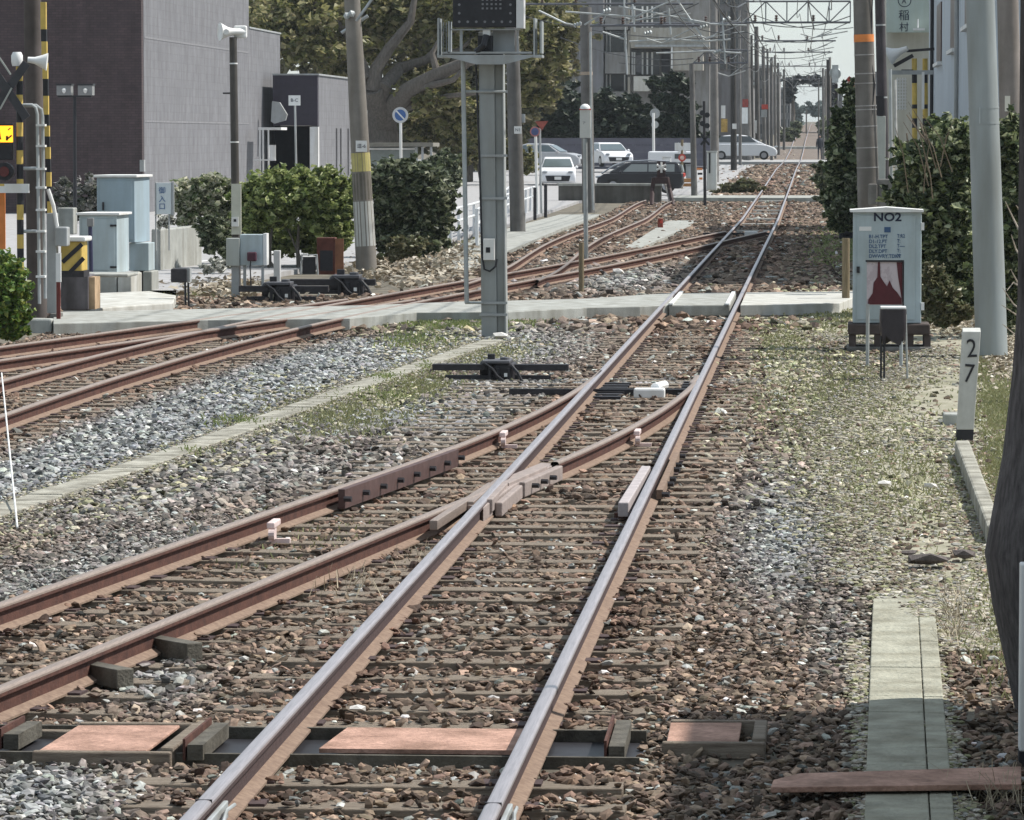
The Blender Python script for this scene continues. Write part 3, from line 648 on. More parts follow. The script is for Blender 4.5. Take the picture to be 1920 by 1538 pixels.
# ------------------------------------------------------------------ channel troughs in the foreground
def on(Y): return gz(Y)
STC = M('channel_steel', (.055, .05, .042), .8, .3, 10, col2=(.15, .14, .115), bump=.4, grime=.3)
t = thing('cable_channel', 'dark steel channel with a salmon board crossing under both main rails at the bottom', 'cable channel', (XLm, 18.5, -.2))
m = MB(); m.box((-4.4, 20.09, -.20), (-.78, 20.12, -.135)); m.build('back_flange', STC, t)
m = MB(); m.box((-4.4, 19.28, -.20), (-.78, 19.31, -.145)); m.build('front_flange', STC, t)
m = MB(); m.box((-4.4, 19.312, -.2), (-.78, 20.088, -.19)); m.build('channel_floor', BLACK, t)
a0, a1, a2, a3 = G(592, 1409, -.12), G(642, 1374, -.12), G(960, 1374, -.12), G(938, 1406, -.12)
m = MB(); m.prism([(a0.x, 19.34), (a1.x, 20.05), (-1.31, 20.05), (-1.34, 19.34)], -.145, -.125); m.build('board', SALM, t)
def padbox(x0, y0, x1, y1, lab, dx=0):
    zt = -.125; p = [G(x0, y1, zt), G(x1, y1, zt), G(x1 + dx, y0, zt), G(x0 + dx * 1.2, y0, zt)]
    t = thing('cable_box', lab, 'cable box', ((p[0].x + p[1].x) / 2, p[0].y, -.2))
    m = MB(); m.prism([tuple(q[:2]) for q in p], -.14, zt); m.build('board', SALM, t, bevel=.004)
    m = MB(); e = .05; m.box((p[0].x - .02, p[0].y - e, -.2), (p[1].x + .12, p[0].y - .004, -.122)); m.build('front_frame', WOOD, t, bevel=.008)
    m = MB(); m.box((p[3].x - .0, p[2].y + .004, -.2), (p[2].x + .12, p[2].y + e, -.118)); m.build('back_frame', WOOD, t, bevel=.008)
    m = MB(); m.prism([(p[1].x + .06, p[1].y), (p[1].x + .12, p[1].y), (p[2].x + .12, p[2].y), (p[2].x + .06, p[2].y)], -.2, -.112); m.build('end_frame', WOOD, t, bevel=.008)
padbox(72, 1360, 275, 1407, 'salmon topped cable box at the lower left corner', 62)
padbox(1250, 1355, 1385, 1390, 'salmon topped cable box right of the main track at the bottom', 6)
t = thing('board', 'long salmon board lying across the concrete walkway at lower right', 'board', (G(1680, 1470, -.1).x, 17.9, -.2))
m = MB(); p = [G(1445, 1476, -.10), G(1915, 1470, -.10), G(1915, 1437, -.10), G(1500, 1450, -.10), G(1450, 1462, -.10)]; m.prism([tuple(q[:2]) for q in p], -.125, -.10); m.build('plank', SALM, t, bevel=.004)
def angle_iron(x0, y0, x1, y1, lab):
    a, b = G(x0, y0, -.12), G(x1, y1, -.12); t = thing('steel_angle', lab, 'steel channel', (a.x, a.y, -.18)); m = MB(); barmesh(m, a[:2], b[:2], .012, -.17, -.075); m.build('flange', RUST, t)
    m = MB(); barmesh(m, (a.x + .05, a.y), (b.x + .05, b.y), .07, -.17, -.10); m.build('sole', STC, t)
angle_iron(345, 1405, 395, 1363, 'short rusty steel channel lying left of the left main rail')
angle_iron(1135, 1408, 1150, 1358, 'short rusty steel channel lying right of the right main rail')
angle_iron(0, 1385, 45, 1360, 'dark steel channel end at the left edge beside the salmon box')
for (x0, y0, x1, y1, lab) in ((275, 1190, 365, 1213, 'short grey strut joined to the diverging rail, farther of two'), (160, 1240, 235, 1262, 'short grey strut joined to the diverging rail, nearer of two')):
    a, b = G(x0, y0, -.07), G(x1, y1, -.09); m = MB(); barmesh(m, a[:2], b[:2], .10, -.17, -.07); tag(m.build('rail_strut', STC, bevel=.005), lab, 'strut')
# loose rocks
def rock(px, py, r, lab, mat):
    g = G(px, py, -.15); v = RV_[random.randrange(10)] * r; m = MB(); m.add([(a[0] + g.x, a[1] + g.y, a[2] + g.z + r * .35) for a in v], [tuple(f) for f in RF_]); tag(m.build('rock', mat), lab, 'rock')
DKR = M('dark_rock', (.10, .085, .08), .9, .4, 12, bump=.5); LTR = M('pale_rock', (.6, .58, .55), .85, .15, 12)
rock(1745, 1062, .13, 'large dark brown rock on the sandy path', DKR); rock(1705, 1042, .06, 'small dark rock behind the large one on the sandy path', DKR); rock(1807, 1048, .09, 'dark rock close to the leaning pole', DKR)
rock(1567, 1462, .05, 'dark brown stone on the long salmon board', DKR); rock(1160, 514, .16, 'round white boulder beyond the footpath', LTR); rock(940, 636, .13, 'white stone at the foot of the concrete mast', LTR)
rock(1658, 912, .07, 'white stone in the mossy gravel, left of two', LTR); rock(1745, 915, .06, 'white stone in the mossy gravel, right of two', LTR)
rock(670, 1335, .05, 'white stone beside the left main rail near the bottom', LTR)
# ------------------------------------------------------------------ concrete mast with LED sign (nearest, left of the track)
Ym = 59.8
bp = G(926, 632, gz(Ym)); Ym = bp.y
t = thing('signal_mast', 'grey concrete mast with a black dotted display on top, beside the footpath', 'mast', (bp.x, bp.y, gz(Ym)))
MAST = M('mast_concrete', (.33, .35, .35), .8, .1, 3, stretch=(1, 1, .5), grime=.22)
a = W(903, 632, Ym); b = W(950, 632, Ym); a2 = W(897, 60, Ym); b2 = W(943, 60, Ym); zt = a2.z; z0 = gz(Ym) - .2
m = MB(); dx = (b.x - a.x); m.add([(a.x, Ym, z0), (a.x + dx * .62, Ym, z0), (a.x + dx * .62, Ym + .3, z0), (a.x, Ym + .3, z0), (a2.x, Ym, zt), (a2.x + dx * .62, Ym, zt), (a2.x + dx * .62, Ym + .3, zt), (a2.x, Ym + .3, zt)], [(0, 3, 2, 1), (4, 5, 6, 7), (0, 1, 5, 4), (1, 2, 6, 5), (2, 3, 7, 6), (3, 0, 4, 7)])
o1 = a.x + dx * .62; o2 = a2.x + dx * .62
m.add([(o1, Ym + .05, z0), (o1 + dx * .3, Ym + .05, z0), (o1 + dx * .3, Ym + .27, z0), (o1, Ym + .27, z0), (o2, Ym + .05, zt), (o2 + dx * .3, Ym + .05, zt), (o2 + dx * .3, Ym + .27, zt), (o2, Ym + .27, zt)], [(0, 3, 2, 1), (4, 5, 6, 7), (0, 1, 5, 4), (1, 2, 6, 5), (2, 3, 7, 6), (3, 0, 4, 7)])
m.add([(o1 + dx * .3, Ym - .01, z0), (b.x, Ym - .01, z0), (b.x, Ym + .3, z0), (o1 + dx * .3, Ym + .3, z0), (o2 + dx * .3, Ym - .01, zt), (b2.x, Ym - .01, zt), (b2.x, Ym + .3, zt), (o2 + dx * .3, Ym + .3, zt)], [(0, 3, 2, 1), (4, 5, 6, 7), (0, 1, 5, 4), (1, 2, 6, 5), (2, 3, 7, 6), (3, 0, 4, 7)])
m.build('shaft', MAST, t, bevel=.008)
for y in (172, 292, 372, 568, 590):
    m = MB(); l = W(900, y, Ym).x - .01; r = W(950, y, Ym).x + .01; zz = W(900, y, Ym).z; m.box((l, Ym - .02, zz - .018), (r, Ym - .008, zz + .018)); m.build('band', GREYP, t)
for y, x0, x1 in ((172, 868, 948), (568, 872, 905)):
    m = MB(); m.cyl(W(x0, y, Ym - .03), W(x1, y, Ym - .03), .018, n=8); m.build('arm', GALV, t)
m = MB(); m.tube([W(868, 105, Ym - .05), W(871, 300, Ym - .05), W(875, 568, Ym - .05)], .032, 10); m.build('conduit', GALV, t, smooth=True)
m = MB(); m.tube([W(892, 110, Ym - .03), W(899, 300, Ym - .03), W(904, 480, Ym - .03), W(908, 505, Ym - .05), W(918, 509, Ym - .06), W(929, 500, Ym - .06), W(932, 486, Ym - .05)], .014, 8); m.build('cable', BLACK, t)
m = MB(); m.pb(906, 448, 927, 488, Ym - .12, .1); jb = m.build('junction_box', WHITE, t, bevel=.006); m = MB(); m.pb(911, 464, 919, 474, Ym - .126, .004); m.build('box_mark', BLACK, jb)
Yf = Ym - .45
m = MB(); m.pb(849, -80, 967, 51, Yf, .30); hs = m.build('display_housing', BLACK, t, bevel=.01)
m = MB(); m.pb(968, -80, 982, 53, Yf - .02, .34); m.build('display_side', M('sign_side', (.6, .6, .6), .5, .08), t)
LED = M('led_off', (.18, .18, .19), .5, .1)
for i in range(5):
    for j in range(3): m = MB(); c = W(905 + i * 8.3, 0 + j * 8, Yf - .006); m.box((c.x - .014, c.y, c.z - .013), (c.x + .014, c.y + .008, c.z + .013)); m.build('lamp_cell', LED, hs)
for x, y in [(x, 41) for x in np.linspace(861, 957, 7)] + [(x, y) for y in (9, 25, -8) for x in (861, 957)]: m = MB(); c = W(x, y, Yf - .006); m.cyl(c, c + Vector((0, .01, 0)), .018, n=10); m.build('lamp_cell', LED, hs)
m = MB(); m.pb(829, 97, 997, 101, Yf, .5); m.pb(829, 103, 1000, 107, Yf, .5); m.build('platform', GREYP, t)
m = MB(); m.add([W(838, 107, Yf), W(1000, 107, Yf), W(945, 121, Yf), W(893, 121, Yf), W(838, 107, Yf + .45), W(1000, 107, Yf + .45), W(945, 121, Yf + .45), W(893, 121, Yf + .45)], [(0, 1, 2, 3), (7, 6, 5, 4), (3, 2, 6, 7), (0, 3, 7, 4), (1, 5, 6, 2)]); m.build('gusset', GREYP, t)
for x0, x1 in ((820, 843), (1000, 1016)):
    m = MB(); m.pb(x0, 34, x0 + 3, 108, Yf, .5); m.pb(x1 - 3, 40, x1, 100, Yf, .4); m.pb(x0, 103, x1, 108, Yf + .01, .5)
    for k in range(3): m.pb(x0 + 6 + k * 5, 42, x0 + 7.5 + k * 5, 104, Yf + .2, .02)
    m.build('side_rail', GALV, t)
m = MB(); m.pb(862, 56, 867, 100, Yf + .1, .04); m.pb(969, 56, 972, 100, Yf + .1, .04); m.pb(845, 54, 975, 57, Yf + .05, .08); m.build('frame', GREYP, t)
m = MB(); m.pb(905, 55, 919, 67, Yf + .06, .1); m.build('camera_head', WHITE, t, bevel=.01)
m = MB(); m.pb(896, 67, 923, 98, Yf + .1, .15); m.tube([W(912, 67, Yf + .05), W(908, 85, Yf), W(893, 99, Yf + .05)], .05, 8); m.build('cable_bundle', BLACK, t)
m = MB(); m.pb(924, 57, 965, 97, Yf + .28, .03); m.build('back_plate', GREYP, t)
# ------------------------------------------------------------------ poles
def pole(px0, py0, px1, Y, w_, mat, lab, name='utility_pole', cat='pole', taper=.85, n=16, group=None, zb=None):
    zb = gz(Y) if zb is None else zb; p1 = W(px1, 300, Y); p0 = W(px0, py0, Y); r = w_ / 2 * Y / FP
    # foot under px1 at ground
    d = ray(px1, 769 + 0); foot = None
    py = 256 + (HC - zb) * FP / Y; foot = W(px1, py, Y); foot.z = zb - .05
    t = thing(name, lab, cat, foot, group); m = MB(); m.cyl(foot, p0, r, r * taper, n); m.build('shaft', mat, t, smooth=True)
    return t, foot, p0, r
def band(t, foot, top, r, py, hpx, mat, name='band', px=None, rr=1.06, taper=.85):
    Y = foot.y; z = W(960, py, Y).z; h = hpx * Y / FP; u = (z - foot.z) / (top.z - foot.z); c = foot.lerp(top, u); u2 = (z + h - foot.z) / (top.z - foot.z); c2 = foot.lerp(top, u2)
    m = MB(); ra = r * (1 + (taper - 1) * u) * rr; rb = r * (1 + (taper - 1) * u2) * rr; m.cyl(c, c2, ra, rb, 16); return m.build(name, mat, t, smooth=True)
def plate(t, x0, y0, x1, y1, Y, r, text=None, mat=None, name='plate', tsize=None, tmat=None):
    m = MB(); m.pb(x0, y0, x1, y1, Y - r - .02, .012); p = m.build(name, mat or WHITE, t)
    if text: c = W((x0 + x1) / 2, (y0 + y1) / 2, Y - r - .024); txt(text, c, (tsize or (y1 - y0) * .8) * Y / FP, tmat or INK, p)
    return p
# grey steel pole, right foreground
GPOLE = M('steel_pole', (.31, .34, .345), .5, .08, 2, metal=.3, stretch=(1, 1, .3), grime=.2)
Yg = YB(1855, 672); t, f_, p_, r_ = pole(1836, -60, 1860, Yg, 60, GPOLE, 'thick smooth grey steel pole behind the 27 post', taper=.88, n=32)
band(t, f_, p_, r_, 205, 3, GPOLE, 'clamp', rr=1.05); band(t, f_, p_, r_, 234, 3, GPOLE, 'clamp', rr=1.05)
m = MB(); m.pb(1836, 202, 1838, 232, Yg - r_ - .03, .03); m.build('clamp_bolt', GALV, t)
Yp = 66.0; t, f_, p_, r_ = pole(1888, -60, 1905, Yp, 46, M('brown_pole', (.24, .215, .20), .8, .15, 3, grime=.3), 'brownish concrete pole just right of the thick grey pole', n=24)
m = MB(); m.pb(1884, 180, 1894, 209, Yp - r_ - .02, .02); m.build('plate', M('cream', (.66, .64, .56), .6, .05), t)
Yo = 74.0; t, f_, p_, r_ = pole(1616, -60, 1634, Yo, 44, M('band_pole', (.16, .15, .14), .85, .2, 3, grime=.3), 'concrete pole with an orange band behind the NO2 cabinet', taper=.8, n=20)
band(t, f_, p_, r_, 80, 14, ORANGE, 'orange_band', rr=1.02, taper=.8)
for y in (105, 140, 158, 200, 207, 238, 278, 315): band(t, f_, p_, r_, y, 2, M('strap', (.3, .29, .28), .6), 'strap', rr=1.03, taper=.8)
m = MB(); m.tube([W(1636, -10, Yo - .1), W(1632, 100, Yo - .1), W(1640, 160, Yo - .1), W(1632, 240, Yo - .15)], .012, 6); m.build('cable', BLACK, t)
t, f_, p_, r_ = pole(1648, -60, 1663, 78, 21, M('dark_pole', (.05, .045, .05), .7, .3, 4), 'slim black pole right of the orange banded pole', n=16)
for y in (50, 185, 300): band(t, f_, p_, r_, y, 3, GREYP, 'strap')
m = MB(); m.pb(1643, 218, 1660, 340, 77.7, .1); m.build('cable_guard', M('pale_guard', (.38, .40, .37), .6, .1), t, bevel=.01)
m = MB(); m.pb(1640, 180, 1657, 216, 77.7, .15); m.build('box', BLACK, t)
t, f_, p_, r_ = pole(1669, 130, 1674, 76, 7, GALV, 'thin galvanised conduit pole beside the slim black pole', n=10)
t, f_, p_, r_ = pole(1678, 150, 1686, 74, 6, M('pale_pipe', (.45, .45, .43), .6), 'thin pale pipe pole at the edge of the right hand shrubs', n=10)
m = MB(); m.pb(1628, 345, 1645, 385, 73, .3); m.pb(1645, 336, 1675, 388, 73.1, .3); t = m.build('pole_footing', CONCD, bevel=.02); tag(t, 'grey concrete footing behind the top of the NO2 cabinet', 'footing')
# dark foreground pole, leaning guard
Yd = 24.5
DP = M('dark_weathered', (.17, .155, .155), .9, .5, 9, bump=.9, stretch=(6, 6, .3), grime=.4)
t = thing('leaning_prop', 'dark weathered flared pole foot filling the right edge of the foreground', 'pole', G(1900, 1330, -.15))
m = MB(); c0 = G(1930, 1340, -.2); pts = [(1930, -60, 16), (1930, 560, 22), (1932, 700, 34), (1936, 850, 56), (1938, 950, 76), (1938, 1035, 92), (1942, 1130, 82), (1946, 1240, 62), (1948, 1345, 42)]
P3 = [W(x, y, c0.y) for x, y, r in pts]; m.tube(P3, [r * c0.y / FP for *_, r in pts], 20); m.build('shaft', DP, t, smooth=True)
Yw = YB(1918, 1432); m = MB(); a = W(1911, 1410, Yw); m.box((a.x, Yw, a.z), (a.x + .14, Yw + .12, W(1911, 1058, Yw).z)); wp = thing('marker_post', 'white marker post with a black foot cut by the right edge', 'post', (a.x + .07, Yw, gz(Yw)))
m.build('post', WHITE, wp, bevel=.008); m = MB(); m.box((a.x, Yw, gz(Yw) - .05), (a.x + .14, Yw + .12, a.z - .002)); m.build('foot', BLACK, wp)
Yw = YB(1912, 760); m = MB(); a = W(1904, 760, Yw); m.box((a.x, Yw, a.z - .05), (a.x + .10, Yw + .1, W(1904, 628, Yw).z)); tag(m.build('white_stake', WHITE, bevel=.008), 'thin white stake at the right edge beyond the concrete kerb', 'post')
# kerb
a = [G(1790, 845, -.13), G(1818, 845, -.13), G(1880, 1010, -.13), G(1850, 1010, -.13)]
m = MB(); m.prism([tuple(p[:2]) for p in a], -.3, -.04); tag(m.build('kerb_beam', TRC, bevel=.02), 'pale concrete kerb running from the 27 post towards the leaning pole', 'kerb')
a = G(1775, 790, -.13); m = MB(); m.box((a.x - .03, a.y, -.2), (a.x + .14, a.y + .35, -.06)); tag(m.build('concrete_block', CONC, bevel=.015), 'small ribbed concrete block left of the 27 post foot', 'block')
# 27 post
Y7 = YB(1812, 828); t = thing('distance_post', 'white leaning post painted with the number 27, black at the foot', 'post', W(1812, 828, Y7))
m = MB(); q = .085; A = W(1794, 806, Y7); B = W(1826, 806, Y7); A2 = W(1805, 622, Y7); B2 = W(1839, 622, Y7)
def slab4(m, A, B, A2, B2, Y, d): m.add([A, B, B + Vector((0, d, 0)), A + Vector((0, d, 0)), A2, B2, B2 + Vector((0, d, .03)), A2 + Vector((0, d, .03))], [(0, 3, 2, 1), (4, 5, 6, 7), (0, 1, 5, 4), (1, 2, 6, 5), (2, 3, 7, 6), (3, 0, 4, 7)])
slab4(m, A, B, A2, B2, Y7, .14); m.build('post', M('weathered_white', (.56, .57, .55), .8, .12, 8, grime=.25), t, bevel=.006)
m = MB(); slab4(m, W(1791, 836, Y7), W(1824, 836, Y7), A - Vector((0, 0, .001)), B - Vector((0, 0, .001)), Y7, .14); m.build('foot', BLACK, t, bevel=.004)
for ch, py, px in (('2', 655, 1822), ('7', 702, 1817)): o = txt(ch, W(px, py, Y7 - .004), 44 * Y7 / FP * 1.12, BLACK, t, 'numeral', ext=.002, sx=.85); o.rotation_euler[1] = rad(-3 if ch == '2' else 4)
# ------------------------------------------------------------------ NO2 cabinet
Yc = 57.2
t = thing('relay_cabinet', 'pale blue cabinet marked NO2 on a dark plinth beside the right shrubs', 'cabinet', (W(1665, 620, Yc).x, Yc, gz(Yc)))
m = MB(); m.pb(1599, 398, 1727, 606, Yc, .62); m.build('body', BLUEP, t, bevel=.012)
m = MB(); m.pb(1606, 404, 1716, 600, Yc - .012, .014); dr = m.build('door', BLUEP, t, bevel=.006)
z1 = W(1665, 398, Yc).z; l = W(1594, 390, Yc).x; r = W(1732, 390, Yc).x; cx = (l + r) / 2
m = MB(); m.prismy([(l, z1 - .0), (l, z1 + .03), (cx, z1 + .065), (r, z1 + .03), (r, z1)], Yc - .07, Yc + .68); m.build('roof', WHITE, t)
m = MB(); m.pb(1590, 608, 1744, 628, Yc - .08, .8); m.build('plinth', M('plinth_dark', (.07, .055, .05), .9, .3), t, bevel=.02)
zt_ = W(1665, 628, Yc).z
for xx in (1592, 1640, 1700, 1732): m = MB(); a = W(xx, 628, Yc); m.box((a.x, Yc - .04, gz(Yc) - .05), (a.x + .09, Yc + .6, zt_ - .001)); m.build('leg', M('plinth_dark'), t)
m = MB(); m.pb(1588, 651, 1748, 660, Yc - .1, .85); m.build('base_slab', CONCD, t, bevel=.02)
for y in (418, 568): m = MB(); m.pb(1727, y, 1733, y + 14, Yc - .02, .08); m.build('hinge', WHITE, t)
m = MB(); m.pb(1606, 500, 1612, 512, Yc - .04, .03); m.build('handle', BLACK, t)
def ct(s, px, py, hpx, mat=INK, sx=1, ax='CENTER', par=None, Y=None, bold=.0012): return txt(s, W(px, py, (Y or Yc) - .016), hpx * 1.36 * (Y or Yc) / FP, mat, par or dr, ext=.001, sx=sx, ax=ax, bold=bold)
ct('NO2', 1664, 408, 16, sx=1.15, bold=.004)
NVY = M('navy_ink', (.05, .10, .20), .7, 0)
for i, (a_, b_) in enumerate((('B1-H.TPT', 'T:R2'), ('D1-12.PT', 'T:'), ('DL2.TPT', 'T----'), ('DLY.DPT', 'T:'), ('DWWRY.TDKT', 'X:'))):
    ct(a_, 1629, 444 + i * 9.2, 7, NVY, ax='LEFT', sx=.92); ct(b_, 1682, 443 + i * 9.2, 7, NVY, ax='LEFT', sx=.8)
m = MB(); m.pb(1658, 426, 1670, 436, Yc - .018, .005); m.build('logo_patch', NVY, t)
m = MB(); m.pb(1611, 425, 1634, 433, Yc - .018, .004); m.build('nameplate', WHITE, t)
# framed notice board stand before the cabinet, bag-covered box
Ys = YB(1700, 688)
t = thing('notice_frame', 'pinkish framed panel with dark red stains on two pipe legs before the NO2 cabinet', 'panel', (W(1660, 680, Ys).x, Ys, gz(Ys)))
m = MB(); m.pb(1625, 491, 1693, 572, Ys, .012)
MAR = M('stained_panel', (.20, .035, .035), .8, .1, 9)
MAR = MC['stained_panel']; ntx = MAR.node_tree; rp = [n for n in ntx.nodes if n.type == 'VALTORGB'][0]; no = [n for n in ntx.nodes if n.type == 'TEX_NOISE'][0]
no.inputs['Scale'].default_value = 4.2; rp.color_ramp.elements[0].position = .50; rp.color_ramp.elements[1].position = .53; rp.color_ramp.elements[0].color = (.50, .44, .46, 1); rp.color_ramp.elements[1].color = (.42, .36, .38, 1)
m.build('panel', MAR, t)
STN = M('maroon', (.085, .02, .025), .8, .2)
m = MB(); m.prismy([(p.x, p.z) for p in (W(1627, 571, Ys), W(1691, 571, Ys), W(1690, 560, Ys), W(1682, 548, Ys), W(1674, 540, Ys), W(1668, 526, Ys), W(1663, 537, Ys), W(1658, 530, Ys), W(1651, 519, Ys), W(1650, 491, Ys), W(1646, 491, Ys), W(1645, 520, Ys), W(1638, 530, Ys), W(1636, 550, Ys), W(1628, 562, Ys))], Ys - .006, Ys - .001); m.build('stain', STN, t)
m = MB(); m.prismy([(p.x, p.z) for p in (W(1692, 571, Ys), W(1692, 492, Ys), W(1681, 492, Ys), W(1684, 520, Ys), W(1688, 545, Ys))], Ys - .006, Ys - .001); m.build('stain', STN, t)
m = MB(); m.pb(1623, 488, 1695, 491.5, Ys - .02, .04); m.pb(1692, 491, 1695, 575, Ys - .02, .04); m.build('frame', BLACK, t)
for x, lab in ((1627, 0), (1690, 0)): m = MB(); m.cyl(W(x, 570 if x < 1650 else 600, Ys), (W(x, 570, Ys).x, Ys, gz(Ys) - .05), .022, n=10); m.build('leg', GALV, t)
Yb = YB(1660, 715)
t = thing('covered_box', 'box draped in black plastic standing on thin legs before the NO2 cabinet', 'box', (W(1675, 715, Yb).x, Yb, gz(Yb)))
m = MB(); ctr = W(1675, 615, Yb); hw = 25 * Yb / FP; zt1 = W(1675, 581, Yb).z; zb1 = W(1675, 640, Yb).z
ring = []
for k, (u, sx_) in enumerate(((0, 1), (.3, 1.02), (.7, .98), (1, .85))):
    z = zt1 + (zb1 - zt1) * u
    for j in range(20):
        a = 2 * math.pi * j / 20; cx_, sy_ = math.cos(a), math.sin(a); e = .35; rr = 1 + .05 * math.sin(j * 2.7 + k * 1.9) * u
        ring.append((ctr.x + hw * sx_ * rr * math.copysign(abs(cx_) ** e, cx_), Yb + .2 + .2 * rr * math.copysign(abs(sy_) ** e, sy_), z + (.06 * math.sin(j * 1.9) if k == 3 else 0)))
fs = [(k * 20 + (j + 1) % 20, k * 20 + j, (k + 1) * 20 + j, (k + 1) * 20 + (j + 1) % 20) for k in range(3) for j in range(20)]
m.add(ring, fs + [tuple(range(20))]); m.build('plastic_cover', M('black_plastic', (.03, .025, .03), .35, .3, 8), t, smooth=True)
m = MB(); m.box((ctr.x - hw * .95, Yb + .02, zt1 + .004), (ctr.x + hw * .95, Yb + .36, zt1 + .03)); m.build('lid', WHITE, t, bevel=.006)
for x in (1652, 1658, 1702): m = MB(); m.cyl(W(x if x != 1702 else 1698, 630 if x < 1700 else 590, Yb + .05), (W(x, 700, Yb).x, Yb + .05, gz(Yb) - .03), .012, n=8); m.build('leg', BLACK if x < 1700 else GALV, t)
m = MB(); m.box((W(1648, 700, Yb).x, Yb, gz(Yb) - .01), (W(1706, 700, Yb).x, Yb + .35, gz(Yb) + .03)); m.build('base', STC, t)
# wooden stakes
def stake(px, py0, py1, wpx, lab, mat=BROWNW):
    Y = YB(px, py1); f = W(px, py1, Y); m = MB(); m.cyl(f - Vector((0, 0, .1)), W(px, py0, Y), wpx / 2 * Y / FP, None, 12); tag(m.build('wooden_stake', mat, smooth=True), lab, 'stake')
stake(1586, 447, 578, 15, 'thick wooden stake left of the NO2 cabinet'); stake(1090, 455, 552, 10, 'brown wooden stake standing in ballast beyond the footpath')
# ------------------------------------------------------------------ point machines
def point_machine(px, py, sc_, lab, arm=(-110, 130), Y=None, flat=False):
    Y = Y or YB(px, py); c = W(px, py, Y); u = Y / FP; g = gz(Y)
    t = thing('point_machine', lab, 'point machine', (c.x, Y, g)); k = sc_ * u
    m = MB(); m.lathe((c.x - 34 * k, Y + .25, g + 22 * k), [(0, 0), (13 * k, 1 * k), (17 * k, 5 * k), (17 * k, 36 * k), (12 * k, 40 * k), (0, 41 * k)], 18, axis=(1, 0, 0)); m.build('motor', DARK, t, smooth=True)
    m = MB(); m.box((c.x - 4 * k, Y, g), (c.x + 34 * k, Y + .55, g + 34 * k)); m.build('gearbox', DARK, t, bevel=.03)
    m = MB(); m.box((c.x - 26 * k, Y - .03, g + 34 * k), (c.x + 26 * k, Y + .5, g + 40 * k)); m.cyl((c.x + 14 * k, Y + .2, g + 38 * k), (c.x + 14 * k, Y + .2, g + 45 * k), 9 * k, n=14); m.build('lid', M('machine_lid', (.09, .09, .1), .5, .2), t, bevel=.01)
    m = MB(); m.box((c.x + arm[0] * u, Y + .1, g + 20 * k), (c.x - 20 * k, Y + .26, g + 32 * k)); m.build('bar', DARK, t, bevel=.006)
    m = MB(); m.box((c.x + 30 * k, Y + .1, g + 20 * k), (c.x + arm[1] * u, Y + .26, g + 32 * k)); m.build('bar', DARK, t, bevel=.006)
    m = MB(); m.box((c.x + arm[0] * .8 * u, Y + .1, g + 4 * k), (c.x + arm[1] * .75 * u, Y + .22, g + 11 * k)); m.build('rod', DARK, t)
    m = MB(); m.tube([(c.x + 30 * k, Y - .02, g + 30 * k), (c.x + 42 * k, Y - .1, g + 18 * k), (c.x + 50 * k, Y - .1, g + 2 * k)], 3 * k, 6); m.build('hose', BLACK, t)
    m = MB(); m.tube([(c.x - 22 * k, Y - .02, g + 36 * k), (c.x - 6 * k, Y - .1, g + 26 * k), (c.x + 4 * k, Y - .1, g + 12 * k), (c.x + 20 * k, Y - .12, g)], 2.4 * k, 6); m.build('hose', BLACK, t)
    m = MB(); m.box((c.x - 20 * k, Y + .3, g + 40 * k), (c.x - 6 * k, Y + .4, g + 50 * k)); m.build('lug', DARK, t, bevel=.01)
    for xx in (-14, 2, 22): m = MB(); m.box((c.x + xx * k, Y - .06, g), (c.x + (xx + 5) * k, Y + .0, g + 26 * k)); m.build('rib', BLACK, t)
    m = MB(); m.box((c.x + 16 * k, Y - .064, g + 10 * k), (c.x + 22 * k, Y - .061, g + 17 * k)); m.build('label', WHITE, t)
    m = MB(); m.box((c.x - 60 * k, Y - .1, g - .05), (c.x + 60 * k, Y + .1, g + .02)); m.build('base_timber', WOOD, t)
point_machine(930, 716, 1.0, 'black point machine in the ballast below the concrete mast', (-122, 135))
point_machine(520, 567, .95, 'black point machine left of the footpath, nearer of the left pair', (-75, 95))
point_machine(648, 548, 1.0, 'black point machine in front of the banded concrete pole', (-110, 55), Y=YB(648, 556))
point_machine(1610 - 5, 428, .75, 'small black point machine right of the far main track', (-40, 40), Y=118)
t = thing('switch_lock', 'small white housing between the rails at the near switch', 'housing', G(1218, 736, -.17))
g = G(1218, 736, -.1); m = MB(); m.box((g.x - .17, g.y, -.17), (g.x + .16, g.y + .2, -.06)); m.build('housing', WHITE, t, bevel=.02)
m = MB(); m.cyl((g.x + .05, g.y + .2, -.06), (g.x + .14, g.y + .5, -.05), .05, n=10); m.build('plug', WHITE, t)
m = MB(); m.box((XLm - .9, g.y + .55, -.16), (XRm - .05, g.y + .63, -.10)); m.build('stretcher', DARK, t); m = MB(); m.box((XLm + .05, g.y + .9, -.15), (XRm - .05, g.y + .95, -.11)); m.build('stretcher', DARK, t)
for k in range(7):
    m = MB(); m.box((XLm + .05, g.y - .35 + k * .42, -.155), (XLm + .34, g.y - .2 + k * .42, -.125)); m.build('slide_chair', DARK, t)
    m = MB(); m.box((XRm - .22, g.y - .3 + k * .45, -.155), (XRm - .04, g.y - .15 + k * .45, -.12)); m.build('slide_chair', DARK, t)
t = thing('switch_lock', 'white bar between the rails at the far switch', 'housing', (cx0, 122, -.1)); m = MB(); a = W(1396, 437, 121); m.box((a.x, 121, -.15), (a.x + .35, 121.6, -.02)); m.build('housing', WHITE, t); m = MB(); m.box((XLm - .8, 122.5, -.15), (XRm, 122.8, -.08)); m.build('stretcher', DARK, t)
t = thing('switch_indicator', 'black and white diamond switch marker standing right of the far track', 'marker', (W(1568, 420, 117).x, 117, gz(117)))
Yi = 117
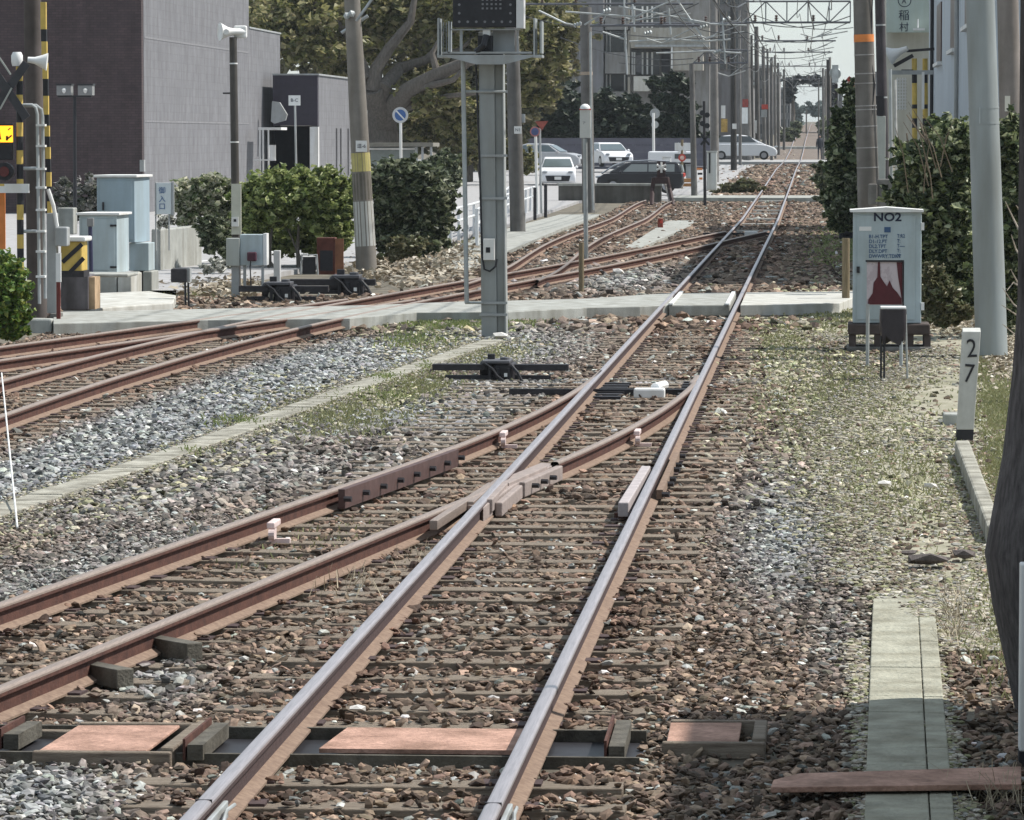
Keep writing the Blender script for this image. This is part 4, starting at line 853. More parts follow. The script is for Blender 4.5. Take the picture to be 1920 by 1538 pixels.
for k, (pl, mt) in enumerate(((((1558, 391), (1577, 391), (1568, 403)), BLACK), (((1558, 414), (1577, 414), (1568, 403)), BLACK), (((1555, 391), (1555, 414), (1568, 403)), WHITE), (((1580, 391), (1580, 414), (1568, 403)), WHITE))):
    m = MB(); m.prismy([(W(x, y, Yi).x, W(x, y, Yi).z) for x, y in pl], Yi, Yi + .03); m.build('panel', mt, t)
m = MB(); m.cyl(W(1577, 414, Yi + .1), (W(1577, 414, Yi).x, Yi + .1, gz(Yi)), .05, n=8); m.cyl(W(1562, 405, Yi + .1), W(1560, 355, Yi + .1), .03, n=8); m.build('post', DARK, t)
# red lamp / point light box by spur
Yr = YB(1238, 430); t = thing('ground_signal', 'small red ground signal between the spur and the main track', 'signal', (W(1238, 430, Yr).x, Yr, gz(Yr)))
m = MB(); m.pb(1233, 410, 1243, 430, Yr, .18); m.build('case', M('rust_red', (.22, .05, .03), .7, .3), t, bevel=.02); m = MB(); c = W(1240, 416, Yr - .005); m.cyl(c, c - Vector((0, .02, 0)), .05, n=12); m.build('lens', RED, t)
# buffer stop
Ybf = 167; t = thing('buffer_stop', 'black A shaped buffer stop with a white cross at the end of the spur', 'buffer stop', (W(1242, 385, Ybf).x, Ybf, gz(Ybf)))
BRN = M('buffer_dark', (.045, .025, .025), .7, .3)
for x0, x1, lean in ((1226, 1222, 0), (1251, 1262, 0)): m = MB(); m.tube([W(x0, 334, Ybf), W((x0 + x1) / 2 - 1, 355, Ybf), W(x1, 386, Ybf - .6)], .09, 6); m.build('leg', BRN, t)
m = MB(); m.pb(1224, 332, 1254, 345, Ybf - .05, .3); m.build('beam', BRN, t, bevel=.03)
m = MB(); m.tube([W(1246, 340, Ybf + .4), W(1258, 384, Ybf - .3)], .05, 6); m.build('brace', M('brace_grey', (.4, .38, .36), .7), t)
cc = W(1240, 314, Ybf - .06); m = MB()
for an in (0, 60, 120):
    d_ = Vector((math.cos(rad(an + 90)), 0, math.sin(rad(an + 90)))) * 10 * Ybf / FP; m.cyl(cc - d_, cc + d_, .045, n=6)
m.build('cross', WHITE, t); m = MB(); m.pb(1232, 303, 1248, 332, Ybf - .02, .05); m.build('plate', BRN, t)
# wall behind the spur
t = thing('low_wall', 'low dark concrete wall behind the spur below the black car', 'wall', (W(1140, 380, 172).x, 172, gz(172))); Yl = 172
m = MB(); a = W(1047, 384, Yl); b = W(1240, 384, Yl); m.box((a.x, Yl, gz(Yl) - .2), (b.x, Yl + .35, W(1100, 349, Yl).z)); m.build('wall', M('stained_concrete', (.12, .115, .105), .9, .25, 2, grime=.4), t)
m = MB(); m.box((a.x - .05, Yl - .05, W(1100, 349, Yl).z + .001), (b.x + .05, Yl + .4, W(1100, 344, Yl).z)); m.build('coping', CONC, t, bevel=.02)
# ------------------------------------------------------------------ left crossing equipment
Yq = 62.5
def stripes(name, x0, x1, ys, Y, parent, c1=YEL, c2=BLACK, lean=0, rd=True):
    for i in range(len(ys) - 1):
        m = MB(); a = W((x0 + x1) / 2 + lean * ys[i] , ys[i], Y); b = W((x0 + x1) / 2 + lean * ys[i + 1], ys[i + 1], Y); r = (x1 - x0) / 2 * Y / FP
        m.cyl(b, a, r, n=12); m.build(name, c1 if i % 2 == 0 else c2, parent, smooth=True)
t = thing('crossing_signal', 'black and yellow level crossing signal at the left edge with crossbuck and lit arrow', 'crossing signal', (W(36, 600, Yq).x, Yq, gz(Yq)))
stripes('stripe_section', 29, 42, [125, 152, 178, 205, 230, 256, 282, 308, 336, 360, 384, 412, 440, 466, 492, 520, 548, 576, 604, 640], Yq, t, lean=.006)
def blade(m, x0, y0, x1, y1, wpx, Y, d=.02, k=None):
    a, b = W(x0, y0, Y), W(x1, y1, Y); v = (b - a).normalized(); n_ = Vector((-v.z, 0, v.x)) * wpx / 2 * Y / FP
    p = [a + n_, b + n_, b - n_, a - n_]; m.prismy([(q.x, q.z) for q in p], Y - d / 2, Y + d / 2, k)
m = MB(); blade(m, -22, 220, 50, 118, 16, Yq - .12); m.build('crossbuck_arm', M('buck_dark', (.05, .05, .055), .6, .2), t)
m = MB(); blade(m, -22, 118, 50, 222, 16, Yq - .15); m.build('crossbuck_arm', M('buck_dark'), t)
for q_ in ((-4, 104, 20, 140), (0, 205, 22, 165)): m = MB(); blade(m, *q_, 3, Yq - .17); m.build('crossbuck_edge', M('pale_guard', (.38, .40, .37), .6, .1), t)
m = MB(); m.lathe(W(32, 124, Yq), [(0, .2), (.06, .2), (.085, .15), (.085, .06), (.07, 0)], 16); m.build('bell', WHITE, t, smooth=True)
m = MB(); c = W(52, 112, Yq - .02); m.lathe(c, [(.04, 0), (.05, .1), (.09, .2), (.13, .28)], 20, axis=(1, .1, -.12)); m.build('horn_speaker', WHITE, t, smooth=True)
m = MB(); m.pb(-12, 232, 24, 300, Yq - .05, .12); bx_ = m.build('arrow_box', BLACK, t, bevel=.01)
LIT = M('lit_amber', (1.0, .42, .02), .5, .02, emit=1.6)
m = MB(); m.pb(-12, 236, 24, 267, Yq - .07, .018); m.build('lit_panel', LIT, bx_)
m = MB(); blade(m, 12, 262, 22, 254, 3, Yq - .076, .004); blade(m, 13, 255, 13, 264, 4, Yq - .076, .004); blade(m, -2, 246, 1, 262, 3, Yq - .076, .004); blade(m, 15, 244, 20, 240, 2, Yq - .076, .004); m.build('arrow', BLACK, bx_)
m = MB(); c = W(8, 322, Yq - .1); m.cyl(c, c + Vector((0, .12, 0)), .13, n=22); m.build('lamp_backplate', BLACK, t); m = MB(); m.cyl(c - Vector((0, .03, 0)), c, .075, n=18); m.build('lamp_lens', M('lens_dark', (.10, .02, .02), .2, .1), t); 
m = MB(); m.pb(-10, 345, 54, 362, Yq - .1, .05); m.build('name_plate', WHITE, t); m = MB(); m.pb(-10, 345, 8, 349, Yq - .105, .004); m.build('plate_stripe', YEL, t)
m = MB(); m.pb(-6, 352, 10, 468, Yq + .1, .03); m.build('orange_strip', ORANGE, t)
m = MB(); m.tube([W(36, 197, Yq), W(60, 197, Yq), W(67, 202, Yq), W(70, 215, Yq), W(72, 400, Yq), W(74, 570, Yq)], .024, 8); m.build('conduit', GALV, t, smooth=True)
m = MB(); m.tube([W(36, 199, Yq + .1), W(68, 198, Yq + .1), W(78, 206, Yq + .1), W(80, 220, Yq + .1), W(82, 400, Yq + .1), W(85, 560, Yq + .1)], .024, 8); m.build('conduit', GALV, t, smooth=True)
for y in (233, 272, 315, 350, 392, 432, 470, 517): m = MB(); m.pb(67, y, 84, y + 4, Yq - .03, .15); m.build('conduit_clip', WHITE, t)
for y in (316, 434): m = MB(); m.cyl(W(34, y, Yq + .02), W(72, y, Yq + .02), .025, n=8); m.build('cross_pipe', GALV, t)
m = MB(); m.pb(-20, 600, 70, 640, Yq - .3, .8); m.build('footing', CONCD, t, bevel=.03)
m = MB(); m.pb(40, 598, 97, 634, Yq - .6, .25); tag(m.build('footing_block', CONC, bevel=.03), 'pale concrete footing block right of the green shrub at the left edge', 'block')
t, f_, p_, r_ = pole(60, -60, 70, 64.5, 38, M('left_pole', (.10, .085, .08), .85, .25, 3, grime=.3), 'wide dark brown pole behind the crossing signal', n=20)
t = thing('striped_pole_guard', 'thin yellow and black striped strip beside the wide dark pole', 'pole guard', (W(86, 600, 63.4).x, 63.4, gz(63.4)))
ys_ = [4, 55, 78, 103, 118, 148, 180, 215, 236, 256, 276, 298, 323, 350, 378, 404]
for i in range(len(ys_) - 1): m = MB(); m.pb(76 + i * .9, ys_[i], 86 + i * .75, ys_[i + 1], 63.4, .08); m.build('stripe_section', YEL if i % 2 == 0 else BLACK, t)
# barrier mast: grey column, stick, yellow striped machine
t = thing('barrier_machine', 'pale grey barrier column with a yellow and black striped drum', 'barrier', (W(98, 600, 63).x, 63, gz(63)))
m = MB(); m.pb(88, 400, 106, 588, 63, .2); m.build('column', GREYP, t, bevel=.01)
m = MB(); m.pb(94, 588, 112, 625, 62.9, .3); m.build('foot', CONCD, t, bevel=.01)
m = MB(); m.tube([W(90, 355, 63), W(100, 385, 63), W(107, 425, 63)], .03, 8); m.build('arm_stub', WHITE, t)
m = MB(); m.pb(102, 426, 126, 462, 62.9, .25); m.build('motor_box', GREYP, t, bevel=.02)
c = W(136, 478, 63.4); m = MB(); m.box((W(118, 478, 63.4).x, 63.2, W(1, 510, 63.4).z), (W(158, 478, 63.4).x, 63.7, W(1, 452, 63.4).z)); dr_ = m.build('drum', YEL, t, bevel=.03)
m = MB(); m.pb(122, 444, 160, 453, 63.15, .6); m.build('drum_cap', WHITE, dr_, bevel=.02)
for a_ in (((117, 492), (154, 458)), ((130, 512), (157, 484))): m = MB(); blade(m, *a_[0], *a_[1], 8, 63.19, .012); m.build('stripe', BLACK, dr_)
m = MB(); m.pb(112, 508, 157, 520, 63.2, .5); m.build('base', DARK, t)
t = thing('warning_stick', 'thin stick marker, white on top and dark red below, beside the barrier column', 'marker', (W(110, 620, 62.3).x, 62.3, gz(62.3)))
m = MB(); m.pb(105, 475, 114, 529, 62.3, .05); m.build('white_part', WHITE, t); m = MB(); m.pb(106, 529, 113, 625, 62.3, .05); m.build('red_part', M('dark_red', (.12, .025, .02), .7, .2), t)
m = MB(); m.pb(114, 516, 166, 582, 65.3, .7); t = m.build('steel_tank', M('stained_steel', (.13, .12, .13), .6, .4, 2, grime=.5), bevel=.02); tag(t, 'stained dark box with an orange edge beside the footpath', 'box'); m = MB(); m.pb(167, 520, 178, 580, 65.35, .5); m.build('edge_strip', M('tan_edge', (.42, .30, .19), .85, .25, 6, grime=.3), t)
m = MB(); m.pb(100, 514, 240, 520, 65.9, 1.0); tag(m.build('concrete_ledge', CONC, bevel=.02), 'pale concrete ledge behind the stained dark box', 'ledge')
# street lamp twin
Yt = YB(140, 442); t = thing('street_lamp', 'slim black street lamp with two square glass lanterns before the brick building', 'street lamp', (W(140, 430, Yt).x, Yt, gz(Yt)))
m = MB(); m.cyl((W(141, 430, Yt).x, Yt, gz(Yt)), W(140, 180, Yt), 4 * Yt / FP, 3 * Yt / FP, 10); m.cyl(W(108, 181, Yt), W(172, 181, Yt), 2 * Yt / FP, n=8); m.build('post', BLACK, t)
LG = M('lantern_glass', (.22, .22, .22), .25, .1)
for x0 in (106, 146):
    m = MB(); m.pb(x0, 160, x0 + 27, 179, Yt - .2, .4); l_ = m.build('lantern', LG, t, bevel=.01); m = MB(); m.pb(x0 - 1, 157, x0 + 28, 160.5, Yt - .22, .44); m.build('lantern_cap', BLACK, l_); m = MB(); m.lathe(W(x0 + 14, 175, Yt - .215), [(.02, 0), (.05, .04), (.06, .1), (.03, .14)], 10); m.build('bulb', WHITE, l_)
# loudspeaker pole
Yl = YB(444, 556); t, f_, p_, r_ = pole(437, 70, 444, Yl, 17, M('bronze', (.07, .065, .06), .6, .2, 4, grime=.2), 'dark slim pole carrying a white horn loudspeaker', 'speaker_pole', n=14)
m = MB(); c = W(440, 60, Yl); m.lathe(c, [(.04, .2), (.06, .1), (.06, -.02), (.08, -.12), (.13, -.22), (.16, -.27), (.10, -.271), (.03, -.26)], 22, axis=(1, .5, 0)); m.build('horn', WHITE, t, smooth=True)
m = MB(); m.cyl(W(424, 60, Yl - .18), W(424, 60, Yl - .24), .05, n=14); m.build('horn_core', WHITE, t, smooth=True)
m = MB(); m.pb(438, 48, 462, 72, Yl + .04, .14); m.build('driver', WHITE, t, bevel=.03)
m = MB(); m.pb(434, 345, 452, 440, Yl - .1, .05); m.build('pale_sleeve', M('sleeve', (.5, .5, .42), .7, .1), t); m = MB(); m.pb(434, 407, 447, 425, Yl - .14, .05); m.build('small_box', WHITE, t); m = MB(); m.pb(438, 411, 443, 416, Yl - .145, .006); m.build('box_mark', BLACK, t)
for y in (120, 268): band(t, f_, p_, r_, y, 2.5, WHITE, 'strap')
m = MB(); m.cyl(W(418, 175, Yl), W(433, 175, Yl), .015, n=6); m.build('step', DARK, t)
# cabinets left
def cabinet(name, lab, x0, x1, xs, y0, y1, Y, mat, roofmat, d, hinges=(), roofy=None, dark=None, grp=None):
    "front x0..x1, lit side to xs"
    t = thing(name, lab, 'cabinet', (W((x0 + x1) / 2, y1, Y).x, Y, W(x0, y1, Y).z), grp)
    a = W(x0, y1, Y); b = W(x1, y0, Y); sx_ = W(xs, y1, Y + d).x
    m = MB(); m.add([(a.x, Y, a.z), (b.x, Y, a.z), (sx_, Y + d, a.z), (a.x + (sx_ - b.x), Y + d, a.z), (a.x, Y, b.z), (b.x, Y, b.z), (sx_, Y + d, b.z), (a.x + (sx_ - b.x), Y + d, b.z)], [(0, 3, 2, 1), (4, 5, 6, 7), (0, 1, 5, 4), (1, 2, 6, 5), (2, 3, 7, 6), (3, 0, 4, 7)]); m.build('body', mat, t, bevel=.01)
    o = .05; m = MB(); s_ = sx_ - b.x; q = [(a.x - o, Y - o), (b.x + o, Y - o), (sx_ + o, Y + d + o), (a.x + s_ - o, Y + d + o)]; m.prism(q, b.z + .001, b.z + .045); m.build('roof', roofmat, t, bevel=.008)
    m = MB(); m.box((a.x + .05, Y - .015, a.z + .05), (b.x - .04, Y - .002, b.z - .06)); dr = m.build('door', mat, t, bevel=.005)
    for hy in hinges: m = MB(); c = W(x1 - 12, hy, Y); m.box((c.x, Y - .04, c.z), (c.x + .11, Y - .016, c.z + .035)); m.build('hinge', DARK, dr)
    m = MB(); c = W((x1 * .15 + x0 * .85), (y0 + y1) / 2, Y); m.box((c.x, Y - .05, c.z), (c.x + .03, Y - .016, c.z + .14)); m.build('handle', DARK, dr)
    return t
BL2 = M('blue_grey_paint', (.33, .42, .48), .5, .05, 4, grime=.12)
cabinet('tall_cabinet', 'tall pale blue cabinet with a white lid, left of the entrance sign', 182, 252, 281, 333, 455, 76.5, BL2, WHITE, 1.1)
t = thing('cabinet_pedestal', 'pale blue pedestal box and concrete feet under the tall cabinet', 'pedestal', (W(262, 510, 76).x, 76, gz(76)))
m = MB(); m.pb(242, 456, 279, 508, 76.6, .7); m.build('box', BLUEP, t, bevel=.01)
for x0, x1 in ((244, 262), (268, 285)): m = MB(); m.pb(x0, 509, x1, 556, 76.5, .8); m.build('foot', CONC, t, bevel=.02)
t = cabinet('low_cabinet', 'shorter pale blue cabinet on a concrete base in front of the tall one', 149, 219, 242, 404, 512, 74.2, BLUEP, WHITE, 1.0, hinges=(425, 503))
m = MB(); a = W(176, 556, 74.1); b = W(216, 516, 74.1); m.box((W(150, 1, 74.1).x, 74.1, gz(74.1) - .1), (b.x + .02, 75.3, W(1, 515, 74.1).z)); m.build('base', CONC, t, bevel=.02)
m = MB(); m.box((W(217, 1, 74.1).x, 74.12, gz(74.1) - .1), (W(243, 1, 74.1).x, 75.3, W(1, 514, 74.1).z)); m.build('base', CONCL, t, bevel=.02)
t = thing('bollard_lamp', 'thin dark bollard lamp with a clear top before the low blue cabinet', 'bollard', (W(169, 512, 73.5).x, 73.5, W(1, 514, 73.5).z)); m = MB(); m.cyl(W(171, 514, 73.5), W(169, 425, 73.5), .035, n=10); m.build('post', M('navy_post', (.03, .03, .07), .5, .2), t, smooth=True); m = MB(); m.pb(163, 409, 175, 425, 73.45, .1); m.build('lamp_head', LG, t, bevel=.01)
m = MB(); m.pb(108, 390, 138, 440, 78, .4); tag(m.build('grey_post_box', CONC, bevel=.02), 'plain grey concrete pillar behind the yellow barrier drum', 'pillar')
sheetz = [(118, 582), (178, 582), (210, 578), (325, 570), (330, 556), (280, 548), (180, 552)]
mb = MB(); mb.prism([tuple(G(x, y, -.05)[:2]) for x, y in sheetz], -.2, -.03); tag(mb.build('concrete_apron', CONCL, bevel=.02), 'pale broken concrete apron under the blue cabinets', 'slab')
# entrance sign
Ye = 79; t = thing('entrance_sign', 'upright white sign with dark blue characters left of the flowering shrub', 'sign', (W(308, 480, Ye).x, Ye, gz(Ye)))
m = MB(); m.pb(293, 343, 321, 402, Ye, .06); s_ = m.build('panel', M('sign_white', (.62, .67, .68), .5, .04), t, bevel=.005)
BLU = M('sign_blue', (.05, .12, .28), .6, .05)
for ch, py in (('御', 358), ('入', 374), ('口', 388)): txt(ch, W(304, py, Ye - .005), 13.5 * Ye / FP, BLU, s_, ext=.003)
m = MB(); m.pb(321.5, 342, 326, 404, Ye, .07); m.build('frame', GREYP, t); m = MB(); m.pb(291, 342, 292.8, 470, Ye, .07); m.build('post', GREYP, t); m = MB(); m.pb(316, 403, 318, 470, Ye + .01, .05); m.build('post', GREYP, t)
# low stone planter walls
m = MB(); a = W(297, 472, 88); b = W(378, 468, 92); m.prism([(a.x, 88), (b.x, 92), (b.x - .2, 92.4), (a.x - .2, 88.4)], gz(90), W(1, 428, 89).z); t = m.build('planter_wall', CONC, bevel=.03); tag(t, 'low rough concrete planter wall under the flowering shrub', 'wall')
# small grey cabinets on post
Yz = YB(440, 556) - 2; t = thing('meter_cabinet', 'pair of small pale grey cabinets on a post before the dark speaker pole', 'cabinet', (W(445, 556, Yz).x, Yz, gz(Yz)))
m = MB(); m.pb(424, 447, 449, 499, Yz, .25); m.build('box', M('grey_green', (.40, .43, .41), .55, .06, 5, grime=.15), t, bevel=.01)
m = MB(); m.pb(450, 440, 493, 498, Yz + .05, .35); m.build('box', BLUEP, t, bevel=.01); m = MB(); m.pb(493.5, 438, 500, 497, Yz + .05, .3); m.build('side', WHITE, t)
m = MB(); m.pb(434, 499, 448, 556, Yz + .08, .12); m.build('post', GREYP, t)
m = MB(); m.pb(463, 473, 480, 490, Yz - .1, .12); m.build('lamp', M('dull_maroon', (.07, .02, .035), .6, .2), t, bevel=.02); m = MB(); m.tube([W(470, 488, Yz - .05), W(469, 500, Yz - .05), W(471, 545, Yz - .05)], .012, 6); m.build('lamp_stem', DARK, t)
for x in (456, 490): m = MB(); m.pb(x, 498, x + 5, 545, Yz + .1, .06); m.build('leg', GREYP, t)
m = MB(); Yx = YB(518, 525) ; m.pb(513, 470, 525, 530, 78, .15); tag(m.build('white_marker_block', M('marker_white', (.5, .5, .5), .7, .1), bevel=.01), 'short pale marker post behind the left point machines', 'post')
Yk = YB(345, 578); t = thing('junction_box', 'small black box on two thin legs beside the footpath', 'box', (W(345, 578, Yk).x, Yk, gz(Yk)))
m = MB(); m.pb(320, 504, 350, 530, Yk, .25); m.build('box', DARK, t, bevel=.02); m = MB(); m.pb(350.3, 503, 356, 529, Yk + .05, .2); m.build('side', GREYP, t)
for x in (347, 353): m = MB(); m.cyl(W(x, 530, Yk + .05), (W(x, 530, Yk).x, Yk + .05, gz(Yk)), .018, n=8); m.build('leg', BLACK, t)
# ------------------------------------------------------------------ brown banded concrete pole
Yb2 = YB(688, 512); t, f_, p_, r_ = pole(657, -60, 688, Yb2, 40, M('banded_pole', (.20, .185, .165), .8, .15, 3, grime=.25), 'leaning concrete pole with yellow and white bands among the shrubs', taper=.72, n=24)
band(t, f_, p_, r_, 322, 35, M('faded_yellow', (.42, .37, .14), .7, .15, 5), 'yellow_band', rr=1.015, taper=.72)
band(t, f_, p_, r_, 375, 50, M('olive_band', (.11, .10, .08), .8, .2), 'dark_band', rr=1.008, taper=.72)
band(t, f_, p_, r_, 462, 84, M('pale_band', (.46, .47, .45), .75, .12, 4, grime=.2), 'white_band', rr=1.012, taper=.72)
plate(t, 667, 264, 688, 285, Yb2, .2, '逗-6', tsize=9); plate(t, 678, 244, 683, 262, Yb2, .1)
m = MB(); m.cyl(W(640, 62, Yb2), W(690, 30, Yb2), .035, n=8); m.cyl(W(668, 40, Yb2 - .25), W(700, -5, Yb2 - .25), .03, n=8); m.build('cross_arm', GALV, t)
m = MB(); m.lathe(W(655, 28, Yb2 - .2), [(.03, -.12), (.08, -.06), (.05, 0), (.08, .06), (.03, .12)], 10, axis=(1, 0, .4)); m.build('insulator', GALV, t)
# rusty crates & frame under shrub
Yr2 = 80; t = thing('rusty_cabinet', 'open rusty red iron box under the green shrub', 'box', (W(618, 520, Yr2).x, Yr2, gz(Yr2))); RR = M('rusty_red', (.10, .035, .026), .85, .4, 5, bump=.3)
m = MB(); m.pb(594, 446, 628, 515, Yr2, .35); m.build('body', RR, t, bevel=.01); m = MB(); m.pb(628.5, 448, 644, 512, Yr2 - .02, .04); m.build('door', M('rust_orange', (.20, .09, .05), .85, .35, 6), t); m = MB(); m.pb(600, 470, 624, 508, Yr2 - .01, .008); m.build('recess', BLACK, t)
t = thing('wire_frame', 'thin grey frame stand left of the rusty red box', 'frame', (W(580, 515, 79.4).x, 79.4, gz(79)))
m = MB(); m.tube([W(564, 515, 79.4), W(566, 478, 79.4), W(594, 478, 79.4), W(596, 515, 79.4)], .02, 6); m.build('frame', GREYP, t); m = MB(); m.pb(568, 482, 592, 514, 79.45, .02); m.build('screen', BLACK, t)
# ------------------------------------------------------------------ left buildings
DB = brickmat('dark_brick', (.062, .042, .046), (.085, .058, .06), (.04, .032, .034), .24, .09)
LP = brickmat('grey_block', (.165, .168, .182), (.185, .188, .20), (.145, .145, .155), .45, .30, rough=.8)
X0 = W(90, 300, 150).x; X1 = W(267, 300, 150).x
t = thing('brick_hall', 'large dark brick building with pale grey block side wall', 'building', (X1, 150, gz(150)))
ztop = W(200, -120, 150).z
YS = 178.5
m = MB(); m.box((X0 - 14, 150, gz(150) - .5), (X1 - .01, 150.4, ztop)); m.build('front_wall', DB, t)
m = MB(); m.box((X1 - .4, 150.41, gz(150) - .5), (X1, YS, ztop)); m.box((X1 - .4, YS, gz(150) - .5), (X1 - .008, 189, W(500, 57, 182).z)); m.build('side_wall', LP, t)
m = MB(); m.box((X0 - 14, 150.5, ztop - .1), (X1 - .45, YS, ztop - .02)); m.box((X1 - 9, YS, W(500, 57, 182).z), (X1 + .03, 189.1, W(500, 54, 182).z)); m.box((X1 - 9, 188.6, gz(180)), (X1 - .42, 189, W(500, 57, 182).z)); m.build('roof', GREYP, t)
m = MB()
for yy, z_ in ((156, 3.1), (156, 6.0)): m.box((X1, 150.6, z_), (X1 + .012, YS - .2, z_ + .07))
m.build('string_course', M('joint_dark', (.2, .2, .21), .8), t)
m = MB(); m.pb(262, 300, 270, 322, 149.9, .3); m.build('wall_lamp', GREYP, t)
Xa = W(512, 300, 183).x; Xb = W(596, 300, 183).x
t = thing('small_annex', 'small dark flat roofed annex with a pale side wall and open porch', 'building', (Xb, 183, gz(183))); za = W(1, 142, 183).z; zm = W(1, 236, 183).z; g_ = gz(183)
m = MB(); m.box((Xa, 183, zm), (Xb - .01, 183.3, za)); m.build('fascia', M('annex_dark', (.045, .04, .055), .75, .15, 4), t)
m = MB(); m.box((Xb - .3, 183.31, g_), (Xb, 196, za)); m.build('side_wall', LP, t)
m = MB(); m.box((Xa - .02, 182.95, za + .001), (Xb + .06, 196.1, za + .07)); m.build('roof', GREYP, t)
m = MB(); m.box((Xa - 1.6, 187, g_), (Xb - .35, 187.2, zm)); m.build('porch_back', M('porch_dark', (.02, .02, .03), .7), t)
m = MB(); m.pb(581, 238, 597, 330, 182.9, .35); m.build('pillar', WHITE, t)
for x in (629, 637, 651): m = MB(); a = W(x, 300, 190); yy = (Xb) / ((x - 1534) / FP) * 1.0; m.box((Xb, yy, g_ + .8), (Xb + .015, yy + .45, zm - .1)); m.build('slot_window', BLACK, t)
m = MB(); m.prismy([(W(x, y, 181.5).x, W(x, y, 181.5).z) for x, y in ((510, 190), (524, 192), (538, 215), (535, 226), (514, 232), (508, 228))], 181.5, 181.8); m.build('sign_shell', GREYP, t)
t = thing('glass_porch', 'little white framed glass porch before the small annex', 'porch', (W(500, 330, 178).x, 178, gz(178)))
m = MB(); m.pb(484, 239, 527, 244, 178, 2); m.build('canopy', WHITE, t); 
for x in (486, 492, 502): m = MB(); m.pb(x, 244, x + 2.5, 325, 178, .1); m.build('post', WHITE, t)
m = MB(); m.pb(505, 272, 517, 300, 177.9, .05); m.build('notice', WHITE, t); m = MB(); m.pb(476, 299, 517, 301.5, 177.8, .1); m.build('rail', WHITE, t)
t = thing('post_sign', 'small white plate on a thin grey post before the annex', 'sign', (W(556, 330, 140).x, 140, gz(140))); m = MB(); m.cyl((W(557, 330, 140).x, 140, gz(140)), W(553, 196, 140), .035, n=8); m.build('post', GREYP, t); m = MB(); m.pb(541, 179, 563, 198, 139.9, .03); s_ = m.build('panel', WHITE, t); txt('B-C', W(552, 188.5, 139.89), 9 * 140 / FP, INK, s_, ext=.003)
# garden gazebo roofs
t = thing('garden_shed', 'low green roofed shelter with pale walls behind the round sign', 'shed', (W(750, 320, 175).x, 175, gz(175)))
m = MB(); m.pb(692, 268, 812, 275, 175, 3); m.build('roof', M('shed_roof', (.20, .19, .16), .8, .2), t); m = MB(); m.pb(695, 276, 775, 330, 175.6, 2); m.build('wall', M('shed_wall', (.22, .25, .24), .8, .1), t)
for x in (778, 790, 806): m = MB(); m.pb(x, 275.5, x + 4, 330, 175.2, .12); m.build('post', GREYP, t)
m = MB(); m.pb(690, 278, 777, 281, 175.4, .1); m.build('gutter', WHITE, t)
# round no parking sign
YN = 120; t = thing('round_sign', 'round blue no parking sign with pale rim on a white post above the shrubs', 'sign', (W(752, 400, YN).x, YN, gz(YN)))
m = MB(); m.cyl((W(753, 300, YN).x, YN, gz(YN)), W(751, 225, YN), .04, n=8); m.build('post', WHITE, t)
def disc(t, px, py, rpx, Y, mat, name, d=.01): m = MB(); c = W(px, py, Y); m.cyl(c, c + Vector((0, d, 0)), rpx * Y / FP, n=28); return m.build(name, mat, t)
disc(t, 750.5, 216, 15, YN - .05, M('sign_rim', (.55, .55, .55), .5, .05), 'rim'); disc(t, 750.5, 216, 10.5, YN - .062, M('sign_blue2', (.06, .13, .32), .5, .05), 'face'); m = MB(); blade(m, 743, 208, 758, 224, 2.6, YN - .066, .004); m.build('slash', WHITE, t)
# ------------------------------------------------------------------ mid poles
def simple_pole(px0, px1, pb_, w_, col, lab, top=-60, taper=.8, Y=None, **k):
    Y = Y or YB(px1, pb_); return pole(px0, top, px1, Y, w_, M('pole_%d' % int(col * 1000), (col * 1.03, col, col * .97), .85, .2, 3, grime=.3), lab, taper=taper, **k) + (Y,)
t, f_, p_, r_, Y_ = simple_pole(957, 971, 438, 29, .13, 'dark concrete pole with a small white plate right of the mast', taper=.82)
plate(t, 964, 237, 978, 251, Y_, r_, 'N1', tsize=8)
m = MB(); m.pb(975, 400, 985, 436, Y_, .15); m.build('foot_box', GREYP, t); m = MB(); m.pb(976, 214, 984, 230, Y_, .15); m.build('bracket_box', GREYP, t)
t, f_, p_, r_, Y_ = simple_pole(1098, 1104, 398, 24, .15, 'grey concrete pole behind the white capped marker', top=14, taper=.9)
m = MB(); m.tube([W(1107, 60, Y_ - .3), W(1108, 240, Y_ - .3), W(1112, 394, Y_ - .3)], .04, 8); m.build('conduit', GALV, t); band(t, f_, p_, r_, 141, 6, M('tan_band', (.35, .28, .22), .7), 'band')
YM = 97; t = thing('capped_marker', 'white rectangular marker with a domed red rimmed cap on a thin post', 'marker', (W(1098, 480, YM).x, YM, gz(YM)))
m = MB(); m.pb(1087, 206, 1107, 259, YM, .1); s_ = m.build('panel', M('marker_panel', (.60, .60, .56), .6, .04), t, bevel=.008); m = MB(); m.lathe(W(1097, 205, YM + .06), [(.12, 0), (.12, .02), (.10, .07), (.05, .11), (0, .12)], 16); m.build('cap', WHITE, t, smooth=True); m = MB(); m.pb(1086.5, 204, 1107.5, 206.5, YM - .01, .12); m.build('rim', RED, t)
m = MB(); m.cyl((W(1099, 300, YM).x, YM + .05, gz(YM)), W(1097, 260, YM + .05), .05, n=10); m.build('post', GALV, t); txt('ア', W(1095, 231, YM - .006), 6 * YM / FP, INK, s_, ext=.002)
